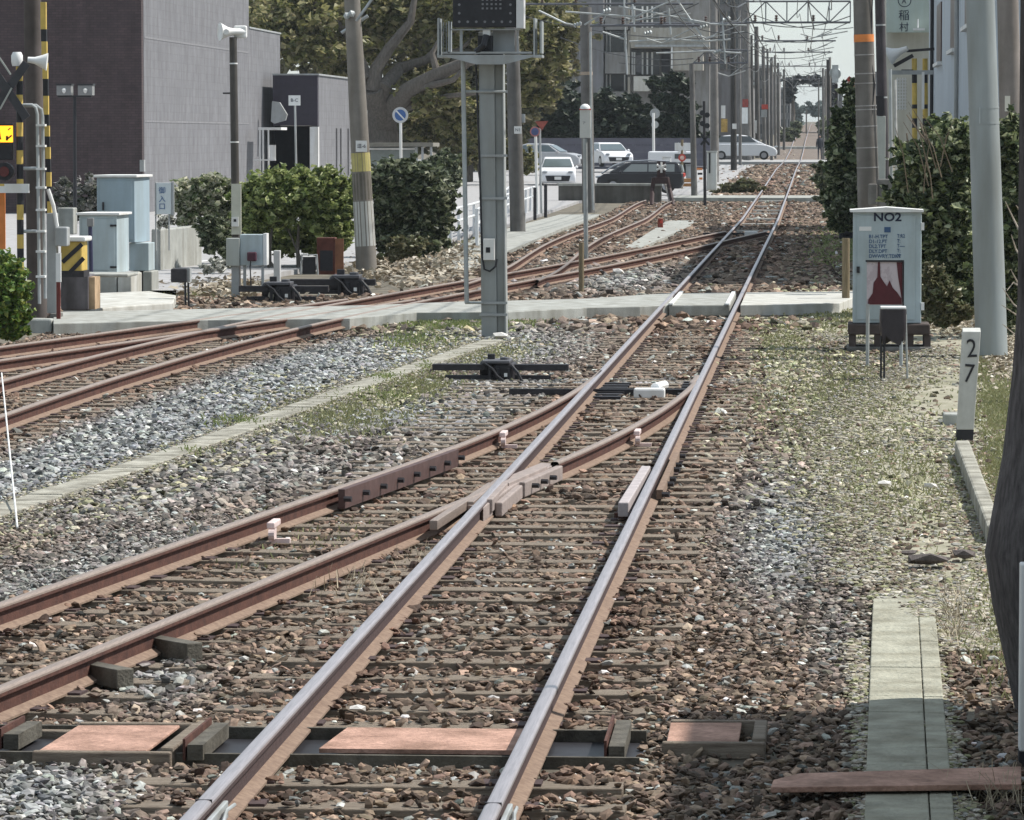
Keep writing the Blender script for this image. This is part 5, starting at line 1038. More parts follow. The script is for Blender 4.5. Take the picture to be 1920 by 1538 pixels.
# red triangle & blue round road signs
YT = 150; t = thing('road_sign', 'blue round sign beside a red triangular sign at the street corner', 'sign', (W(1005, 340, YT).x, YT, gz(YT)))
m = MB(); m.cyl((W(1008, 330, YT).x, YT, gz(YT)), W(1004, 250, YT), .05, n=8); m.build('post', WHITE, t); m = MB(); m.cyl((W(1014, 330, YT).x, YT + .4, gz(YT)), W(1012, 240, YT + .4), .04, n=8); m.build('post', GREYP, t)
disc(t, 1003, 247, 9.5, YT - .06, M('sign_rim2', (.40, .16, .15), .6), 'rim'); disc(t, 1003, 247, 7, YT - .072, M('sign_blue3', (.07, .09, .2), .6), 'face')
m = MB(); m.prismy([(W(x, y, YT + .3).x, W(x, y, YT + .3).z) for x, y in ((1003, 228), (1028, 227), (1016, 245))], YT + .3, YT + .32); m.build('triangle', M('tri_red', (.30, .08, .06), .6), t)
YT = 225; t = thing('road_sign', 'grey backs of two round signs on a white post before the dark hedge', 'sign', (W(1225, 300, YT).x, YT, gz(YT)))
m = MB(); m.cyl((W(1226, 300, YT).x, YT, gz(YT)), W(1225, 212, YT), .07, n=8); m.build('post', WHITE, t); disc(t, 1228, 213, 9.5, YT + .1, GREYP, 'disc'); disc(t, 1228, 234, 7, YT + .1, GALV, 'disc')
# ------------------------------------------------------------------ cars
CW = M('car_white', (.72, .73, .75), .28, .02, 2, spec=.5); CB = M('car_black', (.018, .018, .022), .25, .05, spec=.5)
GLS = glassmat('car_glass', (.10, .13, .14), .12); GLD = glassmat('car_glass_dark', (.06, .07, .075), .12); TYR = M('tyre', (.02, .02, .02), .9, .1); RIM = M('rim', (.35, .35, .37), .35, .1, metal=.8)
def car(lab, base, heading, paint, L_=4.3, Wd=1.7, Ht=1.45, style='hatch', glass=GLS, group=None):
    "heading: angle (deg) of the nose from +X"
    t = thing('car', lab, 'car', base, group)
    R = Matrix.Rotation(rad(heading), 3, 'Z'); B = Vector(base)
    if style == 'hatch': low = [(-.5, .30), (-.5, .62), (-.485, .68), (.20, .68), (.33, .655), (.47, .56), (.5, .42), (.5, .22), (.47, .15), (-.47, .15)]; cab = [(-.47, .67), (-.40, .93), (-.30, 1.0), (.02, 1.0), (.10, .96), (.29, .66)]
    elif style == 'van': low = [(-.5, .30), (-.5, .66), (.26, .66), (.42, .62), (.49, .50), (.5, .40), (.5, .22), (.47, .15), (-.47, .15)]; cab = [(-.495, .65), (-.47, .93), (-.43, 1.0), (.10, 1.0), (.17, .96), (.37, .64)]
    elif style == 'arc': low = [(-.5, .30), (-.5, .58), (-.44, .62), (.22, .62), (.36, .58), (.46, .48), (.5, .38), (.5, .22), (.47, .15), (-.47, .15)]; cab = [(-.48, .60), (-.42, .82), (-.28, .95), (-.08, 1.0), (.06, .95), (.36, .58)]
    else: low = [(-.5, .30), (-.5, .60), (-.44, .66), (.16, .66), (.34, .63), (.46, .54), (.5, .42), (.5, .22), (.47, .15), (-.47, .15)]; cab = [(-.40, .65), (-.26, .94), (-.18, 1.0), (.02, 1.0), (.09, .96), (.26, .65)]
    def loft(poly_, ws, tk=0):
        m = MB(); n = len(poly_); V = []
        for u, wf in ws:
            for (x, z) in poly_:
                shrink = 1 - (abs(u) > .8) * .03
                tw_ = wf if not tk else wf * (1 - tk * max(0, (z - .65) / .35))
                V.append(R @ Vector((x * L_ * shrink, u / abs(u) * tw_ * Wd / 2 if u else 0, z * Ht)) + B)
        k = len(ws)
        fs = [(j * n + i, j * n + (i + 1) % n, (j + 1) * n + (i + 1) % n, (j + 1) * n + i) for j in range(k - 1) for i in range(n)]
        fs += [tuple(reversed(range(n))), tuple(range((k - 1) * n, k * n))]
        m.add(V, fs); return m
    loft(low, [(-1, 1), (-.6, .93), (.6, .93), (1, 1)]).build('body', paint, t, bevel=.06, smooth=True)
    loft(cab, [(-1, .95), (1, .95)], .22).build('cabin', paint, t, bevel=.05, smooth=True)
    def loc(x, y, z): return R @ Vector((x * L_, y * Wd / 2, z * Ht)) + B
    def wy(z): return .95 * (1 - .22 * max(0, (z - .65) / .35)) + .012
    xs_f = [c for c in cab if c[0] > 0.05]; fA, fB = cab[-1], cab[-2]; rA, rB = cab[0], cab[1]
    def lerp(a, b, u): return (a[0] + (b[0] - a[0]) * u, a[1] + (b[1] - a[1]) * u)
    for nm, a, b, o in (('windscreen', fA, fB, .012), ('rear_window', rA, rB, -.012)):
        p0, p1 = lerp(a, b, .12), lerp(a, b, .93); m = MB()
        m.add([loc(p0[0] + o, -.84, p0[1]), loc(p0[0] + o, .84, p0[1]), loc(p1[0] + o, .70, p1[1]), loc(p1[0] + o, -.70, p1[1]), loc(p0[0], -.84, p0[1]), loc(p0[0], .84, p0[1]), loc(p1[0], .70, p1[1]), loc(p1[0], -.70, p1[1])], [(0, 1, 2, 3), (4, 7, 6, 5), (0, 4, 5, 1), (1, 5, 6, 2), (2, 6, 7, 3), (3, 7, 4, 0)]); m.build(nm, glass, t)
    for s in (-1, 1):
        for (xa, xb) in ((-.40 if style != 'sedan' else -.30, -.10), (-.085, .20)):
            m = MB(); za_, zb_ = .69, .93
            q = [(xa, za_), (xb, za_), (min(xb, .10) if xb > 0 else xb, zb_), (max(xa, rB[0] + .04), zb_)]
            m.add([loc(x, s * wy(z), z) for x, z in q] + [loc(x, s * (wy(z) - .03), z) for x, z in q], [(0, 1, 2, 3), (7, 6, 5, 4), (0, 4, 5, 1), (1, 5, 6, 2), (2, 6, 7, 3), (3, 7, 4, 0)]); m.build('side_window', glass, t)
        m = MB(); m.box(loc(.17, 0, 0), loc(.17, 0, 0) + Vector((.001, .001, .001))); 
        m = MB(); c = loc(.22, s * 1.06, .68); m.lathe(c, [(0, -.08), (.07, -.05), (.08, .02), (0, .07)], 10); m.build('mirror', paint, t, smooth=True)
        for xw in (-.31, .31):
            c0 = loc(xw, s * .80, 0); c1 = loc(xw, s * 1.005, 0); c0.z = c1.z = B.z + .31; m = MB(); m.cyl(c0, c1, .31, n=22); wl = m.build('wheel', TYR, t)
            c2 = loc(xw, s * 1.015, 0); c2.z = B.z + .31; m = MB(); m.cyl(c1.lerp(c2, .2), c2, .19, n=16); m.build('rim', RIM, wl)
        m = MB(); a = loc(.485, s * .72, .52); m.lathe(a, [(0, -.06), (.11, -.03), (.12, .03), (0, .06)], 10); m.build('headlight', M('lamp_clear', (.30, .33, .36), .1, .05), t, smooth=True)
        m = MB(); a = loc(-.495, s * .78, .58); m.lathe(a, [(0, -.1), (.08, -.06), (.08, .06), (0, .1)], 10); m.build('taillight', RED, t, smooth=True)
    m = MB(); p = [loc(.503, -.62, .22), loc(.503, .62, .22), loc(.503, .70, .40), loc(.503, -.70, .40), loc(.48, -.62, .22), loc(.48, .62, .22), loc(.48, .70, .40), loc(.48, -.70, .40)]; m.add(p, [(0, 1, 2, 3), (4, 7, 6, 5), (0, 4, 5, 1), (1, 5, 6, 2), (2, 6, 7, 3), (3, 7, 4, 0)]); m.build('grille', BLACK, t)
    m = MB(); p = [loc(x, y, z) for x in (.508, .5) for (y, z) in ((-.19, .27), (.19, .27), (.19, .37), (-.19, .37))]; m.add(p, [(0, 1, 2, 3), (4, 7, 6, 5), (0, 4, 5, 1), (1, 5, 6, 2), (2, 6, 7, 3), (3, 7, 4, 0)]); m.build('number_plate', WHITE, t)
    return t
def wz(px, py, Y): p = W(px, py, Y); return p
p = wz(1040, 353, 205); car('small white hatchback facing the camera beside the white guard rail', (p.x, p.y + 2.2, p.z), -86, CW, 4.0, 1.68, 1.45)
p = wz(1137, 313, 245); car('white saloon facing the camera behind the black car', (p.x, p.y + 2.2, p.z), -72, CW, 4.5, 1.72, 1.36, 'sedan')
p = wz(1188, 356, 182); car('black hatchback waiting in profile behind the low wall', (p.x + .25, p.y + 1, p.z - .15), 180, CB, 3.6, 1.68, 1.30, 'van', glassmat('car_glass_mid', (.17, .19, .19), .2))
p5_ = p; m = MB(); m.tube([W(1128, 326, 182.9), W(1150, 311, 182.9), W(1172, 303, 182.95), W(1215, 301, 182.95), W(1256, 303, 182.95)], .035, 6); sr = bpy.data.objects['car.002']; m.build('roofline_highlight', M('highlight_silver', (.6, .6, .62), .25, .05, metal=.8), sr)  # added bright strip stands for the silver highlight along roofline and pillar
p = wz(1395, 300, 300); car('white hatchback seen side on driving over the far crossing', (p.x - .1, p.y + 1, p.z), 0, CW, 4.7, 1.75, 1.74, 'arc', GLD)
p = wz(1018, 318, 235); car('silver car mostly hidden behind the small white hatchback', (p.x, p.y + 1, p.z), -12, M('car_silver', (.42, .43, .45), .3, .03, metal=.3), 4.4, 1.7, 1.4, 'sedan')
# far pedestrian
def person(px, py, Y, h, lab):
    g = W(px, py, Y); t = thing('person', lab, 'person', g); me = bpy.data.meshes.new('body')
    J = [(0, 0, .53), (0, 0, .68), (0, 0, .80), (0, -.01, .87), (0, -.02, .94), (-.05, 0, .49), (-.055, .02, .27), (-.06, 0, .03), (.05, 0, .49), (.06, -.05, .28), (.07, .04, .03), (-.10, 0, .79), (-.13, .02, .62), (-.13, -.02, .48), (.10, 0, .79), (.13, -.02, .62), (.12, -.06, .49), (-.06, -.07, .02), (.07, -.03, .02)]
    E = [(0, 1), (1, 2), (2, 3), (3, 4), (0, 5), (5, 6), (6, 7), (0, 8), (8, 9), (9, 10), (2, 11), (11, 12), (12, 13), (2, 14), (14, 15), (15, 16), (7, 17), (10, 18)]
    rr = [.085, .08, .085, .035, .065, .05, .038, .025, .05, .038, .025, .04, .03, .02, .04, .03, .02, .02, .02]
    me.from_pydata([(x * h, y * h, z * h) for x, y, z in J], E, []); o = bpy.data.objects.new('body', me); C.objects.link(o); o.parent = t
    sk_ = o.modifiers.new('skin', 'SKIN'); 
    for v, r in zip(me.skin_vertices[0].data, rr): v.radius = (r * h, r * h * .8)
    me.skin_vertices[0].data[0].use_root = True; o.modifiers.new('sub', 'SUBSURF').levels = 1; me.materials.append(M('dark_clothes', (.04, .04, .05), .9, .2))
    m = MB(); m.lathe((g.x, g.y - .02 * h, g.z + .93 * h), [(.02, .085), (.05 * h, .075 * h), (.062 * h, .03 * h), (.055 * h, -.02 * h), (.03 * h, -.04 * h)], 12); m.build('hair', BLACK, t, smooth=True)
    m = MB(); m.lathe((g.x, g.y - .05 * h, g.z + .92 * h), [(.01, -.045 * h), (.03 * h, -.035 * h), (.037 * h, 0), (.03 * h, .025 * h), (.01, .03 * h)], 12); m.build('face', M('skin', (.45, .28, .2), .6), t, smooth=True)
    m = MB(); m.lathe((g.x, g.y, g.z + .5 * h), [(.10 * h, 0), (.105 * h, .1 * h), (.115 * h, .24 * h), (.10 * h, .31 * h), (.045 * h, .345 * h)], 14); m.build('coat', M('dark_coat', (.03, .032, .04), .9, .2), t, smooth=True)
    return t
person(1537, 300, 318, 1.85, 'distant pedestrian in dark clothes standing at the far crossing')
# ------------------------------------------------------------------ guard fences, posts
Ywf = 118
GW = M('guard_white', (.62, .64, .66), .5, .06)
def guard(p0, p1, n, h, lab, mat=GW, rails=2, name='guard_fence'):
    t = thing(name, lab, 'fence', p0); p0, p1 = Vector(p0), Vector(p1)
    for i in range(n + 1): c = p0.lerp(p1, i / n); m = MB(); m.cyl(c, c + Vector((0, 0, h)), .045, n=8); m.build('post', mat, t)
    for k in range(rails): z = Vector((0, 0, h * (1 - .35 * k) - .03)); m = MB(); m.cyl(p0 + z, p1 + z, .035, n=8); m.build('rail', mat, t)
    return t
guard(tuple(G(845, 462, gz(100))), tuple(G(1003, 398, gz(150))), 14, .95, 'white guard rail along the side street behind the mast')
guard(tuple(G(985, 468, gz(100)) + Vector((-1.2, 0, 0))), tuple(G(1010, 392, gz(150)) + Vector((-.9, 0, 0))), 8, 1.0, 'second white guard rail nearer the grey pole')
for x, y0, y1, lab in ((1003, 352, 413, 'black bollard left of the pair by the street corner'), (1023, 345, 408, 'black bollard right of the pair by the street corner')):
    Yb_ = YB(x, y1); f = W(x, y1, Yb_); m = MB(); m.cyl(f, W(x, y0, Yb_), 3.2 * Yb_ / FP, n=10); tag(m.build('bollard', BLACK, smooth=True), lab, 'bollard')
# noise wall and hedge fence
t = thing('board_fence', 'long dark purplish board fence behind the parked cars', 'fence', (W(1000, 300, 262).x, 262, .5)); NW = M('fence_board', (.115, .115, .145), .8, .15, 2)
zb, zt2 = .4, W(1, 259, 262).z; xa, xb = W(972, 1, 262).x, W(1345, 1, 262).x
for k in range(5): z0_ = zb + (zt2 - zb) * k / 5; m = MB(); m.box((xa, 262, z0_ + .015), (xb, 262.08, zb + (zt2 - zb) * (k + 1) / 5)); m.build('board', NW, t)
for k in range(8): m = MB(); x = xa + (xb - xa) * k / 7; m.box((x, 262.09, zb), (x + .12, 262.2, zt2)); m.build('post', GREYP, t)
# crossing clutter between spur and far crossing (white cabinets, striped bars)
YA = 205
def wbox(x0, y0, x1, y1, Y, d, lab, mat=WHITE, name='white_cabinet', cat='cabinet', extra=None):
    m = MB(); m.pb(x0, y0, x1, y1, Y, d); o = m.build(name, mat, bevel=.02); tag(o, lab, cat)
    m = MB(); m.pb(x0 + 1.2, y0 + 1.5, x1 - 1.2, y1 - 2, Y - .025, .024); m.build('door', mat, o, bevel=.008)
    m = MB(); m.pb(x0 - 1, y0 - 1.6, x1 + 1, y0 - .1, Y - .06, d + .1); m.build('lid', mat, o)
    return o
o = wbox(1325, 285, 1344, 357, 185, .5, 'tall pale cabinet with a dark slot right of the far striped bars', M('cab_pale', (.58, .60, .58), .6, .05, grime=.1)); m = MB(); m.pb(1329, 287, 1332, 325, 184.95, .02); m.build('slot', BLACK, o)
wbox(1286, 310, 1298, 335, 200, .4, 'small white box behind the buffer stop', GREYP); wbox(1258, 312, 1268, 333, 195, .4, 'grey box between the buffer stop and the crossing', GREYP)
wbox(1242, 295, 1258, 305, 190, .2, 'white panel on the crossing kiosk behind the buffer', WHITE, 'hoarding', 'panel')
t = thing('striped_barrier', 'orange brown barrier bars lying low behind the buffer stop', 'barrier', (W(1285, 350, 190).x, 190, gz(190)))
for i, (y0, y1) in enumerate(((335, 342), (344, 350))): m = MB(); m.pb(1256, y0, 1305, y1, 190 + .1 * i, .2); m.build('bar', M('barrier_orange', (.40, .20, .08), .7, .2), t, bevel=.02)
for i in range(3): m = MB(); m.pb(1305 + i * 3, 315 + i * 9, 1317, 319 + i * 9, 190, .1); m.build('stripe', ORANGE if i % 2 == 0 else BLACK, t)
t = thing('small_crossbuck', 'small white crossbuck with a red ring lamp behind the buffer stop', 'crossing signal', (W(1279, 340, 198).x, 198, gz(198)))
m = MB(); blade(m, 1271, 268, 1287, 288, 3, 198); m.build('arm', WHITE, t); m = MB(); blade(m, 1287, 268, 1271, 288, 3, 197.95); m.build('arm', WHITE, t); m = MB(); m.cyl((W(1279, 1, 198).x, 198.05, gz(198)), W(1279, 262, 198.05), .06, n=8); m.build('post', BROWNW, t)
disc(t, 1279, 296, 7, 197.9, RED, 'ring'); disc(t, 1279, 296, 4, 197.88, M('peach', (.7, .5, .42), .6), 'lens')
m = MB(); m.pb(1265, 268, 1300, 283, 215, .3); tag(m.build('white_hoarding', WHITE), 'white hoarding panel behind the small crossbuck', 'panel')
t = thing('truck', 'long white flat bed roof behind the black car', 'truck', (W(1260, 300, 222).x, 222, gz(222)))
m = MB(); m.pb(1215, 284, 1300, 305, 222, 2.0); m.build('body', CW, t, bevel=.08); m = MB(); m.pb(1216, 306, 1298, 318, 222.2, 1.6); m.build('chassis', DARK, t); m = MB(); m.pb(1265, 289, 1298, 298, 221.96, .03); m.build('window', GLD, t)
for x in (1228, 1282): m = MB(); c = W(x, 318, 222); m.cyl(c, c + Vector((0, .25, 0)), .32, n=16); m.build('wheel', TYR, t)
t = thing('crossing_signal', 'distant black crossbuck signal left of the far main track', 'crossing signal', (W(1322, 370, 165).x, 165, gz(165)))
m = MB(); blade(m, 1314, 252, 1330, 272, 4, 165); m.build('arm', BLACK, t); m = MB(); blade(m, 1330, 252, 1314, 272, 4, 164.95); m.build('arm', BLACK, t); m = MB(); m.cyl((W(1323, 1, 165).x, 165.05, gz(165)), W(1320, 190, 165.05), .06, .05, 8); m.build('post', DARK, t)
for y in (212, 232): disc(t, 1317, y, 5, 164.9, BLACK, 'lamp'); disc(t, 1326, y + 4, 5, 164.9, BLACK, 'lamp')
# far poles, left row and right row
rows = [(1250, 1253, 300, 9, .10, 88, 'brown pole before the dark hedge'), (1297, 1302, 373, 12, .14, 120, 'grey pole right of the buffer stop'), (1338, 1340, 345, 17, .20, -40, 'wide pale concrete pole behind the tall pale cabinet'),
        (1374, 1376, 322, 12, .05, 4, 'dark brown pole in front of the far white hatchback'), (1397, 1402, 305, 17, .16, -40, 'grey pole with a red patch and white plate'), (1418, 1421, 296, 10, .12, 50, 'dark pole just left of the far track, nearest of the thin row'),
        (1431, 1433, 290, 8, .16, 88, 'thin grey pole, second of the thin row by the far track'), (1446, 1447, 286, 6, .10, 110, 'thin dark pole, third of the thin row by the far track'), (1459, 1460, 280, 6, .15, 118, 'thin pale pole, fourth of the thin row by the far track'), (1470, 1470, 275, 5, .12, 130, 'thin pole, farthest of the thin row by the far track'),
        (1386, 1388, 312, 6, .18, 20, 'thin pale pole between the dark brown and the grey far poles'), (1409, 1411, 300, 6, .07, 66, 'slim black pole right of the grey pole with the red patch'), (1439, 1440, 288, 5, .09, 92, 'slim black pole inside the thin row by the far track'), (1453, 1454, 283, 5, .20, 104, 'slim pale pole inside the thin row by the far track'), (1535, 1535, 275, 3, .12, 150, 'slim pole right of the vanishing rails'), (1543, 1544, 285, 5, .14, 128, 'thin grey pole right of the far pedestrian'), (1553, 1555, 330, 9, .07, 112, 'dark pole at the left side of the right hand ivy'), (1512, 1512, 268, 3, .16, 205, 'slim distant post beside the vanishing rails')]
PO = {}
for a, b, pb_, w_, col, top, lab in rows:
    r = simple_pole(a, b, pb_, w_, col, lab + ' ', top=top, n=10); r[0]['label'] = lab; PO[b] = r
def farplate(key, x0, y0, x1, y1, mat): t, f, p, r, Y = PO[key]; m = MB(); m.pb(x0, y0, x1, y1, Y - r - .05, .04); m.build('plate', mat, t)
farplate(1402, 1391, 202, 1402, 232, WHITE); farplate(1402, 1392, 186, 1403, 201, M('brick_red', (.25, .05, .04), .7)); farplate(1376, 1373, 232, 1381, 242, WHITE); farplate(1433, 1428, 196, 1440, 205, RED); farplate(1433, 1427, 206, 1438, 220, GREYP); farplate(1340, 1352, 198, 1360, 222, WHITE); farplate(1340, 1352, 223, 1364, 248, M('tan_banner', (.45, .30, .10), .7)); farplate(1421, 1414, 226, 1419, 250, WHITE)
# catenary: gantries
STL = M('gantry_steel', (.12, .125, .14), .6, .15, 5, metal=.3); INS = M('insulator', (.10, .07, .06), .3, .1)
def gantry(Y, xl, xr, yt, yb, lab, lattice=True, poles=True):
    t = thing('catenary_gantry', lab, 'gantry', (W(xl, 256, Y).x, Y, gz(Y)), 'overhead line gantries along the main track')
    z1 = W(1, yb, Y).z; z2 = W(1, yt, Y).z; x0, x1 = W(xl, 100, Y).x, W(xr, 100, Y).x; r = .036
    m = MB(); m.cyl((x0, Y, z1), (x1, Y, z1), r * 1.2, n=8); m.build('lower_chord', STL, t)
    if lattice:
        m = MB(); m.cyl((x0, Y, z2), (x1, Y, z2), r, n=8); m.build('upper_chord', STL, t)
        n = max(2, int((x1 - x0) / (z2 - z1) + .5))
        for i in range(n):
            a, b = x0 + (x1 - x0) * i / n, x0 + (x1 - x0) * (i + 1) / n
            m = MB(); m.cyl((b, Y, z1), (a, Y, z2), r * .7, n=6) if i % 2 else m.cyl((a, Y, z1), (b, Y, z2), r * .7, n=6); m.build('brace', STL, t)
            m = MB(); m.cyl((b, Y, z1), (b, Y, z2), r * .7, n=6); m.build('upright', STL, t)
    if poles:
        for x in (x0, x1): m = MB(); m.cyl((x, Y + .2, gz(Y)), (x, Y + .2, z2 + .6), .15, .11, 10); m.build('pole', POLEC, t)
    xm = (x0 * .35 + x1 * .65)
    m = MB(); m.tube([(x1 - .1, Y, z1 - .35), (xm, Y, z1 - .6), (xm - .5, Y, z1 - .45)], .025, 6); m.cyl((x1 - .05, Y, z1), (xm, Y, z1 - .62), .02, n=6); m.build('cantilever', GALV, t)
    for xx in (xm, x0 * .7 + x1 * .3, x0 * .9 + x1 * .1): m = MB(); m.lathe((xx, Y, z1), [(.03, .05), (.08, .09), (.03, .13), (.09, .17), (.03, .21), (.08, .26), (.02, .3)], 8); m.build('insulator', INS, t)
    return t
gantry(175, 1396, 1594, 6, 45, 'nearest dark lattice gantry spanning the track before the sky', poles=False)
gantry(235, 1414, 1567, 66, 79, 'second overhead gantry down the line, a plain tube', False, False)
gantry(300, 1431, 1561, 95, 100, 'third overhead gantry down the line', False, False)
gantry(380, 1447, 1556, 122, 126, 'fourth overhead gantry down the line', False, True); gantry(470, 1459, 1548, 142, 150, 'fifth overhead gantry down the line', False); gantry(570, 1470, 1544, 158, 164, 'sixth overhead gantry down the line', False)
gantry(150, 1106, 1312, 18, 50, 'grey gantry arm reaching from the mid pole across the spur', False, False); gantry(160, 985, 1300, 8, 10, 'upper grey gantry tube above the dark tree', False, False)
gantry(200, 1300, 1402, 96, 120, 'short lattice gantry between the grey poles before the flats', True, False); gantry(182, 1180, 1400, 42, 46, 'grey gantry tube crossing before the flats', False, False)
# brackets on left group
t = thing('overhead_brackets', 'pale cantilever tubes and insulators hung before the block of flats', 'overhead equipment', (W(1180, 60, 155).x, 155, 6))
for pts in ([(1010, 20), (1060, 44), (1075, 47)], [(1096, 47), (1115, 35), (1140, 20), (1128, 46)], [(1130, 60), (1175, 75)], [(1178, 38), (1240, 10), (1290, -10)], [(1170, 0), (1176, 140)], [(1186, 8), (1190, 60)], [(1254, 15), (1258, 65)], [(1275, 38), (1330, 45), (1400, 48)], [(1160, 12), (1330, 44)], [(1060, 22), (1190, 32)], [(1270, 0), (1320, 75)], [(1230, 100), (1330, 96), (1390, 100)], [(1180, 78), (1260, 74), (1320, 78), (1370, 74)], [(1355, 40), (1360, 120)]):
    m = MB(); m.tube([W(x, y, 155) for x, y in pts], .035, 6); m.build('tube', GALV, t)
for x, y in ((1083, 46), (1138, 20), (1215, 62), (1320, 50), (1362, 36), (1345, 98)): m = MB(); m.lathe(W(x, y, 155), [(.03, -.15), (.09, -.1), (.04, -.05), (.09, 0), (.04, .05), (.09, .1), (.03, .15)], 8, axis=(1, 0, .3)); m.build('insulator', GALV, t)
# overhead wires
def wire(pts, r, lab, mat=None):
    m = MB(); m.tube(pts, r, 5); tag(m.build('overhead_wire', mat or M('wire', (.07, .075, .08), .5)), lab, 'wire', 'overhead wires')
wy_ = [60, 115, 175, 235, 300, 380, 470, 570, 700]
for k, (xo, zo) in enumerate(((-1.83, 5.15), (-1.83, 6.1), (-.3, 6.9), (-3.2, 7.2), (-2.4, 7.9), (.3, 7.6), (-4.1, 6.6), (-.9, 8.6), (-3.7, 8.4))):
    pts = []
    for a, b in zip(wy_[:-1], wy_[1:]):
        for u in np.linspace(0, 1, 7)[:-1]: yv = a + (b - a) * u; pts.append(Vector((xo + .15 * math.sin(yv * .05), yv, zo + float(prof(yv)) * .9 - (0 if k == 0 else .7 * 4 * u * (1 - u)))))
    wire(pts, .017, 'overhead wire along the main track')
for k, (x0, y0, x1, y1, Y) in enumerate(((1395, 20, 1600, 52, 190), (1400, 72, 1560, 60, 220), (1415, 92, 1552, 84, 250), (1300, 60, 1400, 130, 180), (1160, 118, 1400, 96, 200), (980, 30, 1400, 70, 170), (1410, 118, 1550, 112, 320), (1425, 137, 1545, 132, 370), (1400, 36, 1595, 30, 160), (1398, 60, 1570, 70, 200), (1404, 100, 1556, 96, 240), (1240, 20, 1402, 60, 165), (1290, 90, 1440, 84, 210), (1130, 30, 1310, 6, 160), (1310, 112, 1420, 122, 220), (1050, 70, 1300, 110, 180))):
    a, b = W(x0, y0, Y), W(x1, y1, Y); wire([a.lerp(b, u) - Vector((0, 0, 4 * u * (1 - u) * .35)) for u in np.linspace(0, 1, 9)], .018, 'cross wire strung over the tracks')
m = MB(); Yw_ = 19.5; m.cyl(W(3, 700, 42), (W(8, 1000, 30).x, 30.5, -.15), .008, n=6); tag(m.build('guy_wire', WHITE), 'pale guy wire at the left edge coming down into the ballast', 'wire')
# ------------------------------------------------------------------ block of flats and town
def facade_block(name, lab, x0, x1, Y, d, ytop, wall, floors, bays, winmat, zb=None, parent=None, rail=None):
    t = thing(name, lab, 'building', (W((x0 + x1) / 2, 256, Y).x, Y, gz(Y)))
    a, b = W(x0, ytop, Y), W(x1, ytop, Y); m = MB(); m.box((a.x, Y, gz(Y) - .5), (b.x, Y + d, a.z)); m.build('wall', wall, t)
    m = MB(); m.box((a.x - .2, Y - .2, a.z + .001), (b.x + .2, Y + d + .2, a.z + .3)); m.build('roof', GREYP, t)
    h = (a.z - gz(Y)) / floors; wd = (b.x - a.x) / bays
    for i in range(floors):
        for j in range(bays):
            xx = a.x + wd * j; z = gz(Y) + h * i; m = MB(); m.box((xx + wd * .18, Y - .03, z + h * .32), (xx + wd * .82, Y - .002, z + h * .85)); w_ = m.build('window', winmat, t)
            m = MB(); m.box((xx + wd * .47, Y - .05, z + h * .32), (xx + wd * .53, Y - .031, z + h * .85)); m.build('frame', rail or WHITE, w_)
    return t
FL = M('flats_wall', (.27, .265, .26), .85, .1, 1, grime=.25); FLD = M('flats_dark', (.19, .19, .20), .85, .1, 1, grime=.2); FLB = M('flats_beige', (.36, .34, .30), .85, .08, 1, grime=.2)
WN = glassmat('window_dark', (.05, .055, .06), .15)
YV = 330; t = thing('apartment_block', 'grey block of flats with projecting balconies behind the dark trees', 'building', (W(1200, 256, YV).x, YV, gz(YV)))
def vb(x0, y0, x1, y1, d, mat, nm, dy=0, par=None): m = MB(); m.pb(x0, y0, x1, y1, YV + dy, d); return m.build(nm, mat, par or t)
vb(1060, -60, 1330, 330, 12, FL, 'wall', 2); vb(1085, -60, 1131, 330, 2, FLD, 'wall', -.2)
for y0, y1, bal in ((-24, 12, 1), (58, 97, 1), (140, 170, 0)):
    w_ = vb(1136, y0, 1176, y1, .1, WN, 'window', 1.85); 
    for x in (1136, 1143, 1170): vb(x, y0, x + 2.6, y1, .1, WHITE, 'frame', 1.7, w_)
for y0, y1 in ((12, 56), (98, 138), (172, 230)): vb(1134, y0, 1177, y1, 1.7, FL, 'balcony', .2)
for y0, y1 in ((-30, 50), (58, 140), (145, 200)): vb(1177, y0, 1181, y1, .4, FLB, 'pillar', -.8)
for y0, y1 in ((12, 52), (98, 140)):
    w_ = vb(1184, y0, 1236, y1, .1, WN, 'window', 1.2)
    for x in (1184, 1188, 1203, 1212, 1221): vb(x, y0, x + 3.2, y1, .15, WHITE, 'frame', 1.0, w_)
    vb(1192, y0 + 5, 1202, y1 - 4, .1, M('louvre', (.16, .16, .17), .7), 'shutter', .9, w_)
vb(1188, 143, 1238, 171, 3, M('pale_balcony', (.50, .49, .45), .8, .06, grime=.15), 'balcony', -1.5); vb(1182, 52, 1330, 90, 3.0, FLB, 'balcony', -1.2)
vb(1262, 88, 1318, 132, 2.4, FLB, 'stair_tower', -1.6); vb(1258, 88, 1261, 155, .3, WHITE, 'drainpipe', -1.7); vb(1240, 92, 1256, 150, .2, BLACK, 'window', .5); vb(1190, 84, 1330, 88, 3.6, GREYP, 'canopy', -1.8)
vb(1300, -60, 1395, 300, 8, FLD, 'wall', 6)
for y in (-20, 22, 62, 102):
    for x in (1336, 1350, 1364, 1378): w_ = vb(x, y, x + 8, y + 28, .1, WN, 'window', 5.9); vb(x - 2, y, x - .6, y + 30, .2, FLB, 'frame', 5.8, w_)
TW = [('distant_house', 'distant grey house left of the far track', 1380, 1412, 420, 160, .22, 3, 2), ('distant_house', 'distant dark house behind the row of thin poles', 1405, 1440, 470, 128, .15, 4, 2), ('distant_house', 'distant pale tall house close to the vanishing rails', 1436, 1462, 540, 140, .26, 4, 2), ('distant_house', 'distant low grey house nearest the vanishing rails on the left', 1458, 1482, 600, 168, .18, 3, 2), ('distant_house', 'distant small house at the right of the vanishing rails', 1548, 1580, 560, 172, .2, 3, 2)]
